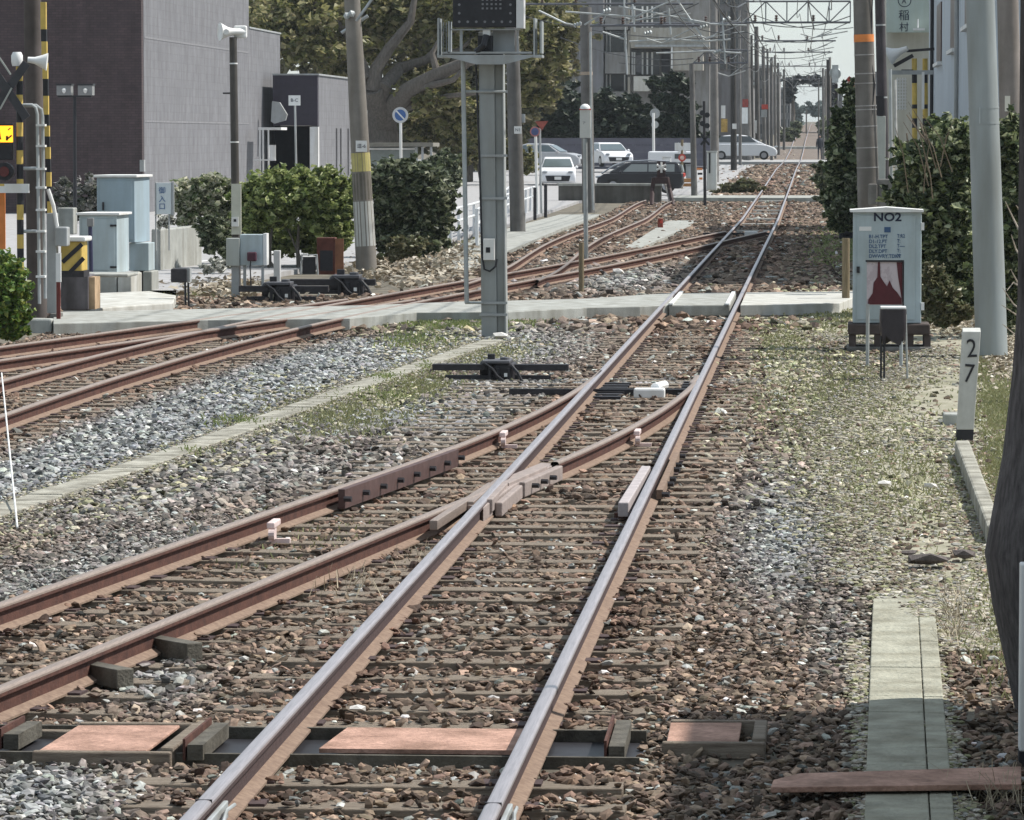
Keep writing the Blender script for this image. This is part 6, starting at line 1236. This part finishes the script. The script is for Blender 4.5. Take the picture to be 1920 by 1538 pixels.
for nm, lab, x0, x1, Y, yt, c, fl_, by in TW: facade_block(nm, lab, x0, x1, Y, 18, yt, M('house_%d' % int(c * 100), (c, c, c * 1.03), .85, .1, 1, grime=.2), fl_, by, WN)
for k, (xa_, z_, lab) in enumerate(((-30, 9, 'long terrace far left of the line'), (12, 8, 'long terrace far right of the line'))):
    m = MB(); m.box((xa_ - 6, 640, 2), (xa_ + 10, 760, 4 + z_)); tag(m.build('distant_terrace', FLD), lab, 'building')
# ------------------------------------------------------------------ right hand building and shop sign
RBW = M('blue_siding', (.46, .52, .58), .6, .05, 3, stretch=(1, 1, 14), grime=.12); XR_ = 3.1
t = thing('blue_house', 'pale blue sided house behind the grey pole at the right', 'building', (XR_, 84, gz(84)))
m = MB(); m.box((XR_, 84, -.3), (XR_ + .3, 124, 7.2)); m.box((XR_ + .301, 84, -.3), (12, 84.3, 7.2)); m.box((XR_ + .301, 123.7, -.3), (12, 124, 7.2)); m.build('wall', RBW, t)
m = MB(); m.box((XR_ - .3, 83.5, 7.201), (12.4, 124.5, 7.4)); m.build('roof', GREYP, t)
for y0, y1, z0, z1 in ((88, 93, 4.9, 6.4), (99, 103, 4.6, 6.0), (111, 115, 4.5, 6.0), (93, 97, 1.2, 2.9)):
    m = MB(); m.box((XR_ - .03, y0, z0), (XR_ - .002, y1, z1)); w_ = m.build('window', M('window_brown', (.09, .05, .045), .3, .1), t)
    m = MB(); m.box((XR_ - .12, y0 - .2, z0 - .09), (XR_ - .001, y1 + .2, z0 - .005)); m.build('sill', WHITE, w_)
for y0 in (86.5, 97, 118): m = MB(); m.cyl((XR_ - .07, y0, 0), (XR_ - .07, y0, 7.1), .05, n=8); m.build('downpipe', GREYP if y0 < 100 else BLACK, t)
Y2 = 128; t = thing('shop_building', 'pale building carrying a tall green grey signboard with black characters', 'building', (W(1705, 256, Y2).x, Y2, gz(Y2)))
m = MB(); m.pb(1661, -20, 1752, 270, Y2 + .5, 8); m.build('wall', M('shop_wall', (.50, .49, .43), .8, .06, 2, grime=.15), t)
m = MB(); m.pb(1662, -20, 1743, 61, Y2, .3); s_ = m.build('signboard', M('sign_sage', (.43, .50, .46), .6, .04, 2, grime=.08), t)
for ch, py, sz in (('A', 3, 13), ('稲', 30, 21), ('村', 52, 18)): txt(ch, W(1695, py, Y2 - .005), sz * Y2 / FP, INK, s_, ext=.004)
m = MB(); c = W(1696, 1, Y2 - .01); n_ = 28; R0, R1 = 12.5 * Y2 / FP, 11 * Y2 / FP; V = [(c.x + r * math.cos(2 * math.pi * i / n_), Y2 - .006, c.z + r * math.sin(2 * math.pi * i / n_)) for r in (R0, R1) for i in range(n_)]; m.add(V, [(i, (i + 1) % n_, n_ + (i + 1) % n_, n_ + i) for i in range(n_)]); m.build('ring', INK, s_)
m = MB(); m.cyl(W(1721, 36, Y2 - .3), W(1721, 52, Y2 - .3), .02, n=6); m.pb(1712, 53, 1734, 57, Y2 - .4, .25); m.build('lamp', WHITE, s_)
m = MB(); m.pb(1752, -20, 1768, 200, 126, .3); tag(m.build('blue_shutter', M('shutter_blue', (.40, .48, .56), .6, .1, 3, grime=.2)), 'narrow pale blue shutter beside the shop sign', 'shutter')
t = thing('crossing_signal', 'far yellow and black crossing posts with a horn among the right shrubs', 'crossing signal', (W(1715, 300, 90).x, 90, gz(90)))
for x0, x1, yy in ((1709, 1719, 90), (1729, 1739, 90.4)): stripes('stripe_section', x0, x1, [110, 136, 156, 196, 204, 222, 240, 262, 280, 300], yy, t, YEL, BLACK, lean=.004)
m = MB(); m.lathe(W(1672, 103, 89.8), [(.05, .35), (.07, .18), (.12, .05), (.19, -.06), (.12, -.061)], 18, axis=(.85, -.2, .35)); m.build('horn', WHITE, t, smooth=True)
m = MB(); blade(m, 1676, 124, 1712, 104, 7, 89.9); blade(m, 1700, 96, 1752, 92, 5, 89.95); blade(m, 1690, 133, 1712, 133, 5, 89.95); m.build('arm', DARK, t); m = MB(); m.pb(1671, 132, 1750, 140, 89.9, .08); m.build('crossbar', GREYP, t)
m = MB(); 
for i in range(4): m.pb(1681 + i * 5, 146, 1683.5 + i * 5, 206, 91, .04)
for i in range(10): m.pb(1680, 148 + i * 6, 1700, 150.5 + i * 6, 91.1, .04)
m.build('lattice', WHITE, t); m = MB(); m.pb(1728, 135, 1733, 205, 89.7, .05); m.build('white_rod', WHITE, t)
t = thing('traffic_mirror', 'pale oval mirror board on the dark post right of the vanishing rails', 'mirror', (W(1568, 200, 140).x, 140, gz(140)))
m = MB(); c = W(1566, 138, 140); m.lathe(c, [(0, 0), (.17, .01), (.19, .03), (.17, .05), (0, .06)], 22, axis=(0, 1, 0)); o = m.build('disc', GALV, t, smooth=True); m = MB(); m.pb(1560, 122, 1572, 155, 139.9, .03); m.build('face', M('mirror_grey', (.5, .53, .54), .4), t); m = MB(); m.cyl((W(1568, 1, 140).x, 140.1, gz(140)), W(1568, 158, 140.1), .05, n=8); m.build('post', DARK, t)
t = thing('red_roof_hut', 'tiny red roofed hut above the ivy left of the banded pole', 'hut', (W(1590, 200, 110).x, 110, gz(110))); m = MB(); m.prismy([(W(x, y, 110).x, W(x, y, 110).z) for x, y in ((1584, 152), (1592, 143), (1606, 150), (1602, 154))], 110, 111); m.build('roof', RED, t); m = MB(); m.pb(1588, 154, 1602, 300, 110.1, .8); m.build('wall', M('tan_wall', (.4, .25, .15), .8, .15), t)
# ------------------------------------------------------------------ trees and shrubs
BK = M('bark', (.13, .115, .10), .95, .35, 6, bump=.6, stretch=(2, 2, .6))
CAMP = leafmat('camphor_leaf', [(.07, .085, .03), (.15, .16, .055), (.24, .23, .09), (.37, .34, .18), (.13, .11, .06)], .4)
DKG = leafmat('dark_leaf', [(.012, .022, .014), (.022, .036, .020), (.035, .05, .028), (.06, .075, .045)], .1)
SHG = leafmat('shrub_leaf', [(.06, .09, .03), (.15, .20, .06), (.28, .33, .11), (.45, .48, .22)], .35)
SHD = leafmat('shrub_dark_leaf', [(.025, .035, .02), (.065, .085, .04), (.13, .16, .08), (.36, .37, .26)], .25)
FLW = leafmat('flower_leaf', [(.07, .11, .04), (.14, .18, .07), (.50, .50, .38), (.66, .63, .50), (.20, .25, .10)], .3)
IVY = leafmat('ivy_leaf', [(.025, .04, .02), (.05, .075, .03), (.08, .11, .045), (.22, .26, .11), (.55, .57, .38)], .3)
DRY = leafmat('dry_leaf', [(.08, .08, .04), (.20, .18, .10), (.10, .13, .05), (.30, .27, .18)], .2)
GRS = leafmat('grass_blade', [(.12, .16, .05), (.20, .25, .08), (.28, .32, .13), (.32, .30, .18)], .3)
MOS = leafmat('moss_blade', [(.22, .22, .10), (.30, .30, .15), (.18, .20, .08), (.36, .33, .20)], .2)
def blobpx(lst, Y, dens=1.0, depth=1.0, n0=1.0):
    out = []
    for (cx, cy, rx, ry, n, dy) in lst:
        c = W(cx, cy, Y + dy); u = (Y + dy) / FP; out.append((c.x, c.y, c.z, rx * u, max(rx, ry) * u * depth, ry * u, int(n * dens)))
    return out
def bush(name, lab, blobs, Y, size, mat, cat='shrub', dens=1.0, depth=.8, stems=None, clump=.35, smat=None, per=26, grp=None):
    cx = sum(b[0] for b in blobs) / len(blobs); t = thing(name, lab, cat, (W(cx, 300, Y).x, Y, gz(Y)), grp)
    leaves('foliage', blobpx(blobs, Y, dens, depth), size, mat, t, clump=clump, perclump=per)
    if stems:
        for (x0, y0, x1, y1, r) in stems: m = MB(); a, b = W(x0, y0, Y), W(x1, y1, Y); mid = a.lerp(b, .5) + Vector((random.uniform(-.1, .1), .1, 0)) * (b - a).length; m.tube([a, mid, b], [r, r * .8, r * .45], 6); m.build('stem', smat or BK, t)
    return t
# big camphor
YC = 205; t = thing('camphor_tree', 'broad old camphor tree with spreading limbs behind the banded pole', 'tree', (W(718, 320, YC).x, YC, gz(YC)))
m = MB()
def limb(pts, r0, r1): m.tube([W(x, y, YC + d - 1.5 * min(1, max(0, (235 - y) / 60))) for x, y, d in pts], [r0 + (r1 - r0) * i / (len(pts) - 1) for i in range(len(pts))], 9)
limb([(722, 330, 0), (720, 280, 0), (716, 235, 0), (712, 200, 0), (700, 165, 0)], .85, .55); limb([(716, 240, 0), (735, 200, 0), (770, 168, -1), (820, 140, -2), (870, 118, -3), (930, 100, -3)], .6, .16); limb([(712, 205, 0), (722, 160, 0), (750, 128, 1), (800, 112, 1), (850, 60, 2)], .45, .12)
limb([(700, 170, 0), (705, 130, 0), (730, 90, 0), (770, 40, 0), (780, -20, 0)], .4, .12); limb([(690, 150, 0), (650, 60, 1), (600, 20, 1), (570, -20, 1)], .3, .1)
limb([(770, 168, -1), (810, 160, -2), (850, 150, -3), (880, 120, -3)], .22, .08); limb([(820, 140, -2), (810, 100, -2), (830, 60, -2)], .2, .06); limb([(735, 205, 0), (790, 195, -1), (840, 180, -2), (900, 175, -2)], .25, .07); limb([(800, 112, 1), (860, 95, 1), (900, 60, 1)], .2, .05)
m.build('trunk', BK, t, smooth=True)
bush('background_tree', 'olive trees filling in behind the camphor tree', [(560, 60, 110, 80, 3000, 0), (720, 60, 120, 90, 3600, 0), (880, 70, 120, 90, 3600, 0), (1020, 80, 80, 90, 2400, 0), (830, 200, 110, 70, 3400, 0), (960, 190, 70, 70, 2200, 0), (640, 130, 90, 40, 1200, 0), (760, 250, 60, 40, 1600, 0)], 250, .34, leafmat('olive_leaf', [(.07, .075, .035), (.13, .125, .06), (.20, .18, .09), (.10, .085, .05)], .3), 'tree', 1.0, stems=[(880, 330, 880, 150, .3), (640, 330, 650, 100, .3)])
bl = [(560, 40, 110, 60, 3400, 0), (500, 20, 60, 60, 1500, 3), (640, 10, 110, 60, 2600, 2), (600, 95, 80, 35, 1300, -1), (760, 20, 120, 60, 3000, 2), (860, 30, 90, 60, 2200, 0), (820, 180, 70, 40, 1700, -2), (880, 215, 60, 50, 1800, 0), (800, 240, 50, 30, 1300, 2), (790, 130, 40, 30, 700, 3), (950, 60, 70, 70, 2200, 0), (1030, 60, 60, 80, 2400, 2), (1000, 150, 60, 50, 1500, 3), (690, 70, 60, 50, 1000, 4), (640, 130, 50, 25, 600, 3), (860, 270, 40, 30, 1100, 3)]
leaves('crown', blobpx(bl, YC, 1.25, .8), .21, CAMP, t, clump=.42, perclump=30)
YD = 268
bush('evergreen_tree', 'dark evergreen tree before the flats, left of the capped marker', [(985, 215, 50, 40, 2200, 0), (1030, 200, 55, 45, 2600, 0), (1000, 245, 60, 30, 1800, 1), (1070, 225, 40, 38, 1600, 0), (1040, 165, 40, 35, 900, 2)], YD, .30, DKG, 'tree', 1.2, stems=[(1000, 320, 1005, 150, .25)])
bush('evergreen_tree', 'dark evergreen mass right of the capped marker', [(1130, 215, 45, 36, 2400, 0), (1175, 222, 45, 35, 2300, 0), (1150, 245, 60, 20, 1700, 0), (1210, 235, 35, 30, 1500, 0)], YD, .30, DKG, 'tree', 1.2, stems=[(1150, 320, 1150, 200, .2)])
bush('pine_tree', 'dark pine with layered boughs before the pale balcony', [(1238, 160, 26, 10, 600, 0), (1262, 150, 20, 12, 500, 0), (1278, 165, 25, 12, 600, 0), (1250, 190, 35, 12, 800, 0), (1272, 205, 30, 18, 900, 0), (1250, 235, 40, 24, 1500, 0), (1290, 240, 22, 28, 900, 0)], YD - 4, .28, DKG, 'tree', 1.2, stems=[(1264, 320, 1262, 145, .2)])
bush('hedge', 'dark clipped hedge foot along the top of the board fence', [(1000 + 45 * i, 262, 34, 14, 650, 2) for i in range(8)], YD + 1, .28, DKG, 'hedge', 1.1)
bush('background_tree', 'olive tree behind the mast at the corner of the street', [(870, 290, 30, 34, 1200, 0), (905, 250, 34, 60, 1500, 1), (955, 290, 30, 30, 900, 0), (990, 300, 20, 25, 500, 0)], 215, .22, CAMP, 'tree', 1.0, stems=[(880, 340, 885, 240, .2), (905, 340, 900, 200, .18)])
bush('round_shrub', 'rounded grey green shrub behind the shed posts', [(835, 310, 26, 24, 1500, 0), (850, 335, 18, 22, 900, 0)], 150, .14, SHD, dens=1.1)
bush('green_shrub', 'sunlit green shrub between the speaker pole and the banded pole', [(520, 380, 66, 52, 3800, 0), (590, 385, 62, 58, 3800, 0), (540, 345, 46, 28, 1700, 0), (615, 350, 40, 32, 1700, 0), (480, 410, 40, 46, 1700, 0), (560, 445, 80, 34, 2600, 1), (640, 410, 30, 60, 1700, 0), (500, 460, 40, 30, 1100, 1), (668, 380, 26, 60, 1800, 2), (465, 370, 28, 34, 1100, 0), (610, 460, 40, 26, 900, 2)], 90, .085, SHG, dens=1.25, stems=[(560, 510, 560, 420, .05), (600, 515, 600, 420, .05), (505, 505, 510, 420, .05), (575, 510, 540, 430, .035), (585, 512, 640, 420, .03), (520, 510, 480, 440, .03), (630, 512, 650, 430, .03)], clump=.3)
bush('dark_shrub', 'dark leafy shrub right of the banded pole', [(740, 360, 60, 52, 3600, 0), (790, 370, 56, 56, 3600, 0), (760, 330, 50, 30, 1800, 0), (730, 420, 50, 46, 2400, 0), (800, 430, 48, 46, 2600, 0), (760, 455, 60, 28, 1800, 0), (820, 395, 28, 50, 1400, 0)], 98, .095, SHD, dens=1.25, stems=[(760, 490, 755, 400, .06)], clump=.3)
bush('flowering_shrub', 'shrub dotted with cream flowers right of the entrance sign', [(365, 370, 42, 36, 2600, 0), (405, 380, 38, 42, 2400, 0), (345, 400, 24, 40, 1300, 0), (400, 345, 32, 18, 1000, 0), (420, 420, 28, 34, 1400, 0), (450, 400, 26, 44, 1600, 0), (440, 360, 26, 26, 900, 0)], 93, .08, FLW, dens=1.2, clump=.3, stems=[(380, 440, 375, 380, .04)])
bush('dark_undergrowth', 'dark undergrowth below the flowering shrub', [(405, 450, 26, 34, 1600, 0), (430, 475, 26, 24, 1100, 0), (395, 425, 22, 20, 800, 0)], 86, .08, SHD, dens=1.2)
bush('rose_bush', 'thin rose bushes against the dark brick wall left of the tall cabinet', [(125, 370, 26, 40, 700, 0), (165, 365, 22, 42, 700, 0), (150, 395, 40, 18, 600, 0)], 136, .12, leafmat('rose_leaf', [(.03, .04, .025), (.06, .07, .04), (.35, .33, .32), (.05, .06, .035)], .2), dens=1.0)
bush('edge_shrub', 'bright green shrub at the left edge before the crossing signal', [(5, 560, 44, 70, 5200, 0), (20, 600, 34, 40, 2600, 0), (0, 510, 34, 36, 2200, 0), (25, 545, 24, 36, 1400, 0)], 58, .055, leafmat('edge_leaf', [(.05, .10, .02), (.10, .19, .04), (.18, .28, .06), (.30, .33, .08), (.03, .06, .02)], .3), dens=1.3, clump=.28)
bush('dry_tuft', 'brown dry grass tuft at the foot of the dark shrub', [(770, 462, 34, 20, 900, 0), (740, 480, 30, 12, 500, 0)], 90, .07, DRY, 'tuft', 1.2)
bush('white_blossom_plant', 'low plant with white blossoms between the small cabinets', [(405, 500, 26, 12, 500, 0), (310, 415, 16, 16, 400, 0)], 82, .08, leafmat('blossom', [(.10, .10, .07), (.65, .65, .6), (.5, .5, .45), (.06, .08, .04)], .2), 'plant')
# right hand ivy and hedge
bush('ivy_column', 'dark ivy covered hedge left of the orange banded pole', [(1588, 300, 32, 66, 3800, 0), (1602, 230, 18, 50, 1500, 0), (1580, 370, 30, 40, 2200, 0), (1575, 255, 18, 50, 1000, 0), (1592, 175, 14, 30, 400, 0), (1570, 330, 18, 40, 1000, 1), (1580, 410, 26, 24, 1300, 0), (1566, 375, 16, 30, 700, 0)], 104, .11, IVY, 'hedge', 1.2, clump=.3, stems=[(1590, 430, 1592, 180, .06)])
bush('dark_evergreen', 'dark evergreen base left of the NO2 cabinet', [(1588, 395, 24, 24, 1400, 0), (1605, 360, 18, 30, 800, 0)], 92, .10, SHD, dens=1.1)
bush('ivy_hedge', 'large glossy ivy hedge between the banded pole and the grey pole', [(1745, 330, 62, 60, 5200, 0), (1790, 300, 50, 60, 3800, 0), (1740, 420, 60, 66, 5200, 0), (1795, 410, 46, 80, 4600, 0), (1700, 380, 34, 60, 2200, 1), (1745, 500, 50, 44, 2800, 0), (1800, 500, 40, 50, 2600, 0), (1760, 560, 50, 40, 2200, -1), (1690, 440, 30, 50, 1600, 1), (1820, 570, 30, 40, 1500, 0), (1770, 250, 50, 30, 1500, 1), (1710, 290, 30, 30, 800, 1)], 68, .075, IVY, 'hedge', 1.15, clump=.26, stems=[(1760, 600, 1700, 250, .03), (1790, 560, 1725, 230, .03), (1810, 330, 1700, 215, .02), (1770, 600, 1780, 500, .04), (1748, 600, 1742, 470, .03)], smat=M('twig', (.22, .18, .14), .9, .2))
t = thing('bare_twigs', 'long bare bramble twigs arching over the top of the large ivy hedge', 'twigs', (W(1740, 450, 66).x, 66, gz(66)))
for k_ in range(9):
    x0, y0 = random.uniform(1700, 1800), random.uniform(300, 380); dx_, dy_ = random.uniform(-60, 30), -random.uniform(60, 130); m = MB(); m.tube([W(x0, y0, 67), W(x0 + dx_ * .4, y0 + dy_ * .6, 66.5), W(x0 + dx_, y0 + dy_, 66.2)], [.010, .008, .004], 5); m.build('twig', MC['twig'], t)
bush('ivy_hedge', 'ivy and creeper at the right edge behind the grey pole', [(1900, 280, 40, 60, 3200, 0), (1905, 400, 40, 80, 4400, 0), (1900, 520, 40, 60, 2800, 0), (1880, 470, 24, 80, 2000, 0), (1940, 350, 40, 140, 3000, 0), (1890, 600, 30, 30, 1000, 0)], 61, .07, IVY, 'hedge', 1.1, clump=.26)
bush('undergrowth', 'dry tangled undergrowth at the foot of the ivy hedge', [(1760, 560, 40, 30, 1600, 0), (1800, 585, 30, 20, 900, 0), (1770, 600, 40, 14, 700, 0), (1745, 530, 26, 30, 800, 0)], 62, .06, DRY, 'undergrowth', 1.2, clump=.3)
t = thing('bare_twigs', 'pale bare twigs reaching in from the right edge before the ivy', 'twigs', (W(1900, 450, 50).x, 50, gz(50))); TWG = M('pale_twig', (.36, .31, .26), .9, .15)
for (x0, y0, x1, y1, x2, y2) in ((1925, 460, 1900, 410, 1885, 378), (1925, 500, 1905, 468, 1896, 440), (1925, 545, 1900, 530, 1888, 545), (1925, 590, 1900, 570, 1880, 540), (1925, 610, 1905, 590, 1878, 572), (1925, 420, 1912, 395, 1905, 385), (1925, 640, 1900, 625, 1880, 608), (1925, 575, 1908, 530, 1895, 505)):
    m = MB(); m.tube([W(x0, y0, 50), W(x1, y1, 50.1), W(x2, y2, 50)], [.014, .010, .004], 6); m.build('twig', TWG, t)
# far canopy arch and distant trees
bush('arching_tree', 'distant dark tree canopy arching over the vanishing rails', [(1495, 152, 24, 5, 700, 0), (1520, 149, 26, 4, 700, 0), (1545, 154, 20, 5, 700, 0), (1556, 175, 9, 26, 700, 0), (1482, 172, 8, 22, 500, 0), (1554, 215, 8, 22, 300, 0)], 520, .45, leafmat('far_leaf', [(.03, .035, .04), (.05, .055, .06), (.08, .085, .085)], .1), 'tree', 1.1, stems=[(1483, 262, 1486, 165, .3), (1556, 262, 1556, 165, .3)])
for i, (cx, cy, rx, ry, lab) in enumerate(((1492, 218, 20, 26, 'distant tree left of the vanishing rails, blue haze painted into its leaves'), (1551, 218, 14, 26, 'distant tree right of the vanishing rails, blue haze painted into its leaves'), (1522, 206, 26, 12, 'farthest hazy trees straight above the vanishing rails'))): bush('distant_tree', lab, [(cx, cy, rx, ry, 900, 0)], 800 + i * 40, .7, leafmat('hazy_far_leaf', [(.05, .075, .07), (.08, .11, .10), (.11, .14, .13)], .1), 'tree')  # bluish haze of the distance is mixed into these leaf colours
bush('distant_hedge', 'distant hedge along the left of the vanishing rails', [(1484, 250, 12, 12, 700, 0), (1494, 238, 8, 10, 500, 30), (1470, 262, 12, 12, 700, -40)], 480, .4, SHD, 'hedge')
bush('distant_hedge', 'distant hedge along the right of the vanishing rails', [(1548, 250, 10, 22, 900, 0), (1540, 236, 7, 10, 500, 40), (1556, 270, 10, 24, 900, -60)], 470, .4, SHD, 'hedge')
bush('trackside_weeds', 'brown trackside weeds below the far white hatchback', [(1392, 348, 22, 12, 600, 0), (1366, 354, 18, 8, 400, 0), (1412, 356, 18, 6, 300, 0), (1350, 360, 20, 5, 250, 0)], 190, .15, DRY, 'weeds', 1.0)
bush('trackside_weeds', 'mixed weeds along the right of the far track below the ivy', [(1545, 340, 20, 20, 700, 0), (1555, 375, 22, 14, 500, 0), (1540, 315, 14, 10, 300, 0)], 165, .13, SHD, 'weeds', 1.0)
# ground weeds: upright blades in patches
def grass(name, lab, patches, mat, h, wd=.006):
    V = []
    for (cx, cy, rx, ry, n) in patches:
        px = cx + rng.normal(0, .5, n) * rx; py = cy + rng.normal(0, .5, n) * ry
        for a, b in zip(px, py):
            g = G(a, b, -.18); s = g.y / 40; hh = h * rng.uniform(.4, 1.2); an = rng.uniform(0, 6.28); w_ = wd * s * 1.6; dx, dy = math.cos(an) * w_, math.sin(an) * w_; ex, ey = rng.normal(0, .5, 2) * hh
            z = gz(g.y); V += [(g.x - dx, g.y - dy, z), (g.x + dx, g.y + dy, z), (g.x + ex + dx * .4, g.y + ey, z + hh), (g.x + ex - dx * .4, g.y + ey, z + hh)]
    V = np.array(V); o = np_mesh(name, V, np.arange(len(V)).reshape(-1, 4), mat, loc=(0, 0, -.2)); tag(o, lab, 'grass', kind='stuff')
grass('grass', 'bright green weeds around the mast foot and by the far switch', [(830, 608, 110, 10, 2600), (900, 604, 60, 8, 900), (780, 640, 70, 16, 500), (975, 608, 50, 10, 500), (1570, 455, 50, 26, 3000), (1560, 485, 50, 14, 900), (722, 712, 26, 8, 240), (800, 692, 12, 8, 160), (450, 795, 60, 10, 260), (700, 742, 110, 14, 260), (360, 850, 30, 8, 90)], GRS, .06, .007)
grass('grass', 'yellowish moss and short weeds among the right hand gravel', [(1560, 740, 200, 90, 2600), (1680, 900, 170, 110, 2400), (1870, 760, 40, 60, 3600), (1880, 870, 40, 60, 3000), (1600, 600, 120, 30, 2200), (640, 780, 150, 40, 2600), (780, 720, 80, 30, 1800), (900, 665, 110, 20, 1200), (1470, 640, 60, 40, 1200), (1880, 1150, 60, 110, 1500), (1840, 680, 30, 30, 1800), (400, 545, 90, 14, 1500), (560, 1010, 200, 60, 300), (830, 470, 90, 30, 1600)], MOS, .045, .007)
grass('grass', 'dry pale stalks scattered between the rails', [(660, 1110, 70, 40, 60), (800, 1050, 40, 20, 30), (1020, 905, 20, 12, 30), (1790, 1180, 30, 60, 120), (1860, 1500, 60, 30, 80), (560, 1350, 20, 12, 20)], M('dry_stalk', (.42, .36, .26), .8, .15), .12, .004)

def litter(name, lab, patches, mat, size, h=.05):
    P = []
    for (cx, cy, rx, ry, n) in patches:
        for a, b in zip(cx + rng.normal(0, .5, n) * rx, cy + rng.normal(0, .5, n) * ry): g = G(a, b, -.17); P.append((g.x, g.y, gz(g.y) + .02 + rng.random() * h))
    P = np.array(P); n = len(P); a = rng.normal(size=(n, 3)); a[:, 2] *= .3; a /= np.linalg.norm(a, axis=1)[:, None]; b = np.cross(a, rng.normal(size=(n, 3)) * .4 + [0, 0, 1]); b /= np.linalg.norm(b, axis=1)[:, None]
    s = size * rng.uniform(.5, 1.5, (n, 1)); V = np.stack([P - a * s, P + b * s * .6, P + a * s, P - b * s * .6 + [0, 0, .01]], 1).reshape(-1, 3)
    o = np_mesh(name, V, np.arange(4 * n).reshape(-1, 4), mat, loc=(0, 0, -.2)); tag(o, lab, 'leaves', kind='stuff')
litter('fallen_leaves', 'dry fallen leaves and clods on the slope right of the banded pole', [(770, 505, 110, 30, 2600), (850, 480, 60, 20, 700), (420, 545, 90, 20, 900), (1450, 300 + 30, 50, 24, 500)], leafmat('leaf_litter', [(.12, .09, .06), (.24, .19, .13), (.36, .31, .23), (.48, .44, .36)], .05), .07, .10)
litter('fallen_leaves', 'leaf litter under the right hand hedge', [(1790, 600, 90, 30, 2200), (1880, 660, 40, 50, 1500)], MC['leaf_litter'], .035, .04)
# ------------------------------------------------------------------ station shelter at the right, outside the frame, whose roof shades the walkway
PLF = M('platform_conc', (.3, .3, .29), .9, .12, 2)
m = MB(); m.box((2.3, -12, -.25), (7, 21.0, .85)); struct('platform', m, PLF, bevel=.02)
t = thing('platform_shelter', 'steel station shelter roof on posts over the platform at the right', 'shelter', (4, 5, .85))
m = MB(); m.box((2.2, -10, 3.45), (6.5, 21.9, 3.6)); m.build('roof', GREYP, t)
for y in (-6, 0, 6, 12, 18): m = MB(); m.cyl((4.2, y, .85), (4.2, y, 3.45), .08, n=12); m.build('post', GALV, t)
# ------------------------------------------------------------------ air
hz, ht, _ = new_mat('haze_air'); ht.nodes.remove(_); pv = ht.nodes.new('ShaderNodeVolumePrincipled'); pv.inputs['Color'].default_value = (.85, .93, 1, 1); pv.inputs['Density'].default_value = .00012; pv.inputs['Anisotropy'].default_value = .2
ht.links.new(pv.outputs[0], ht.nodes['Material Output'].inputs['Volume'])
m = MB(); m.box((-950, -70, -2.2), (950, 1400, 40)); o = m.build('haze', hz, loc=(0, 0, 0)); o['kind'] = 'stuff'; o['label'] = 'thin pale air haze over the whole line'
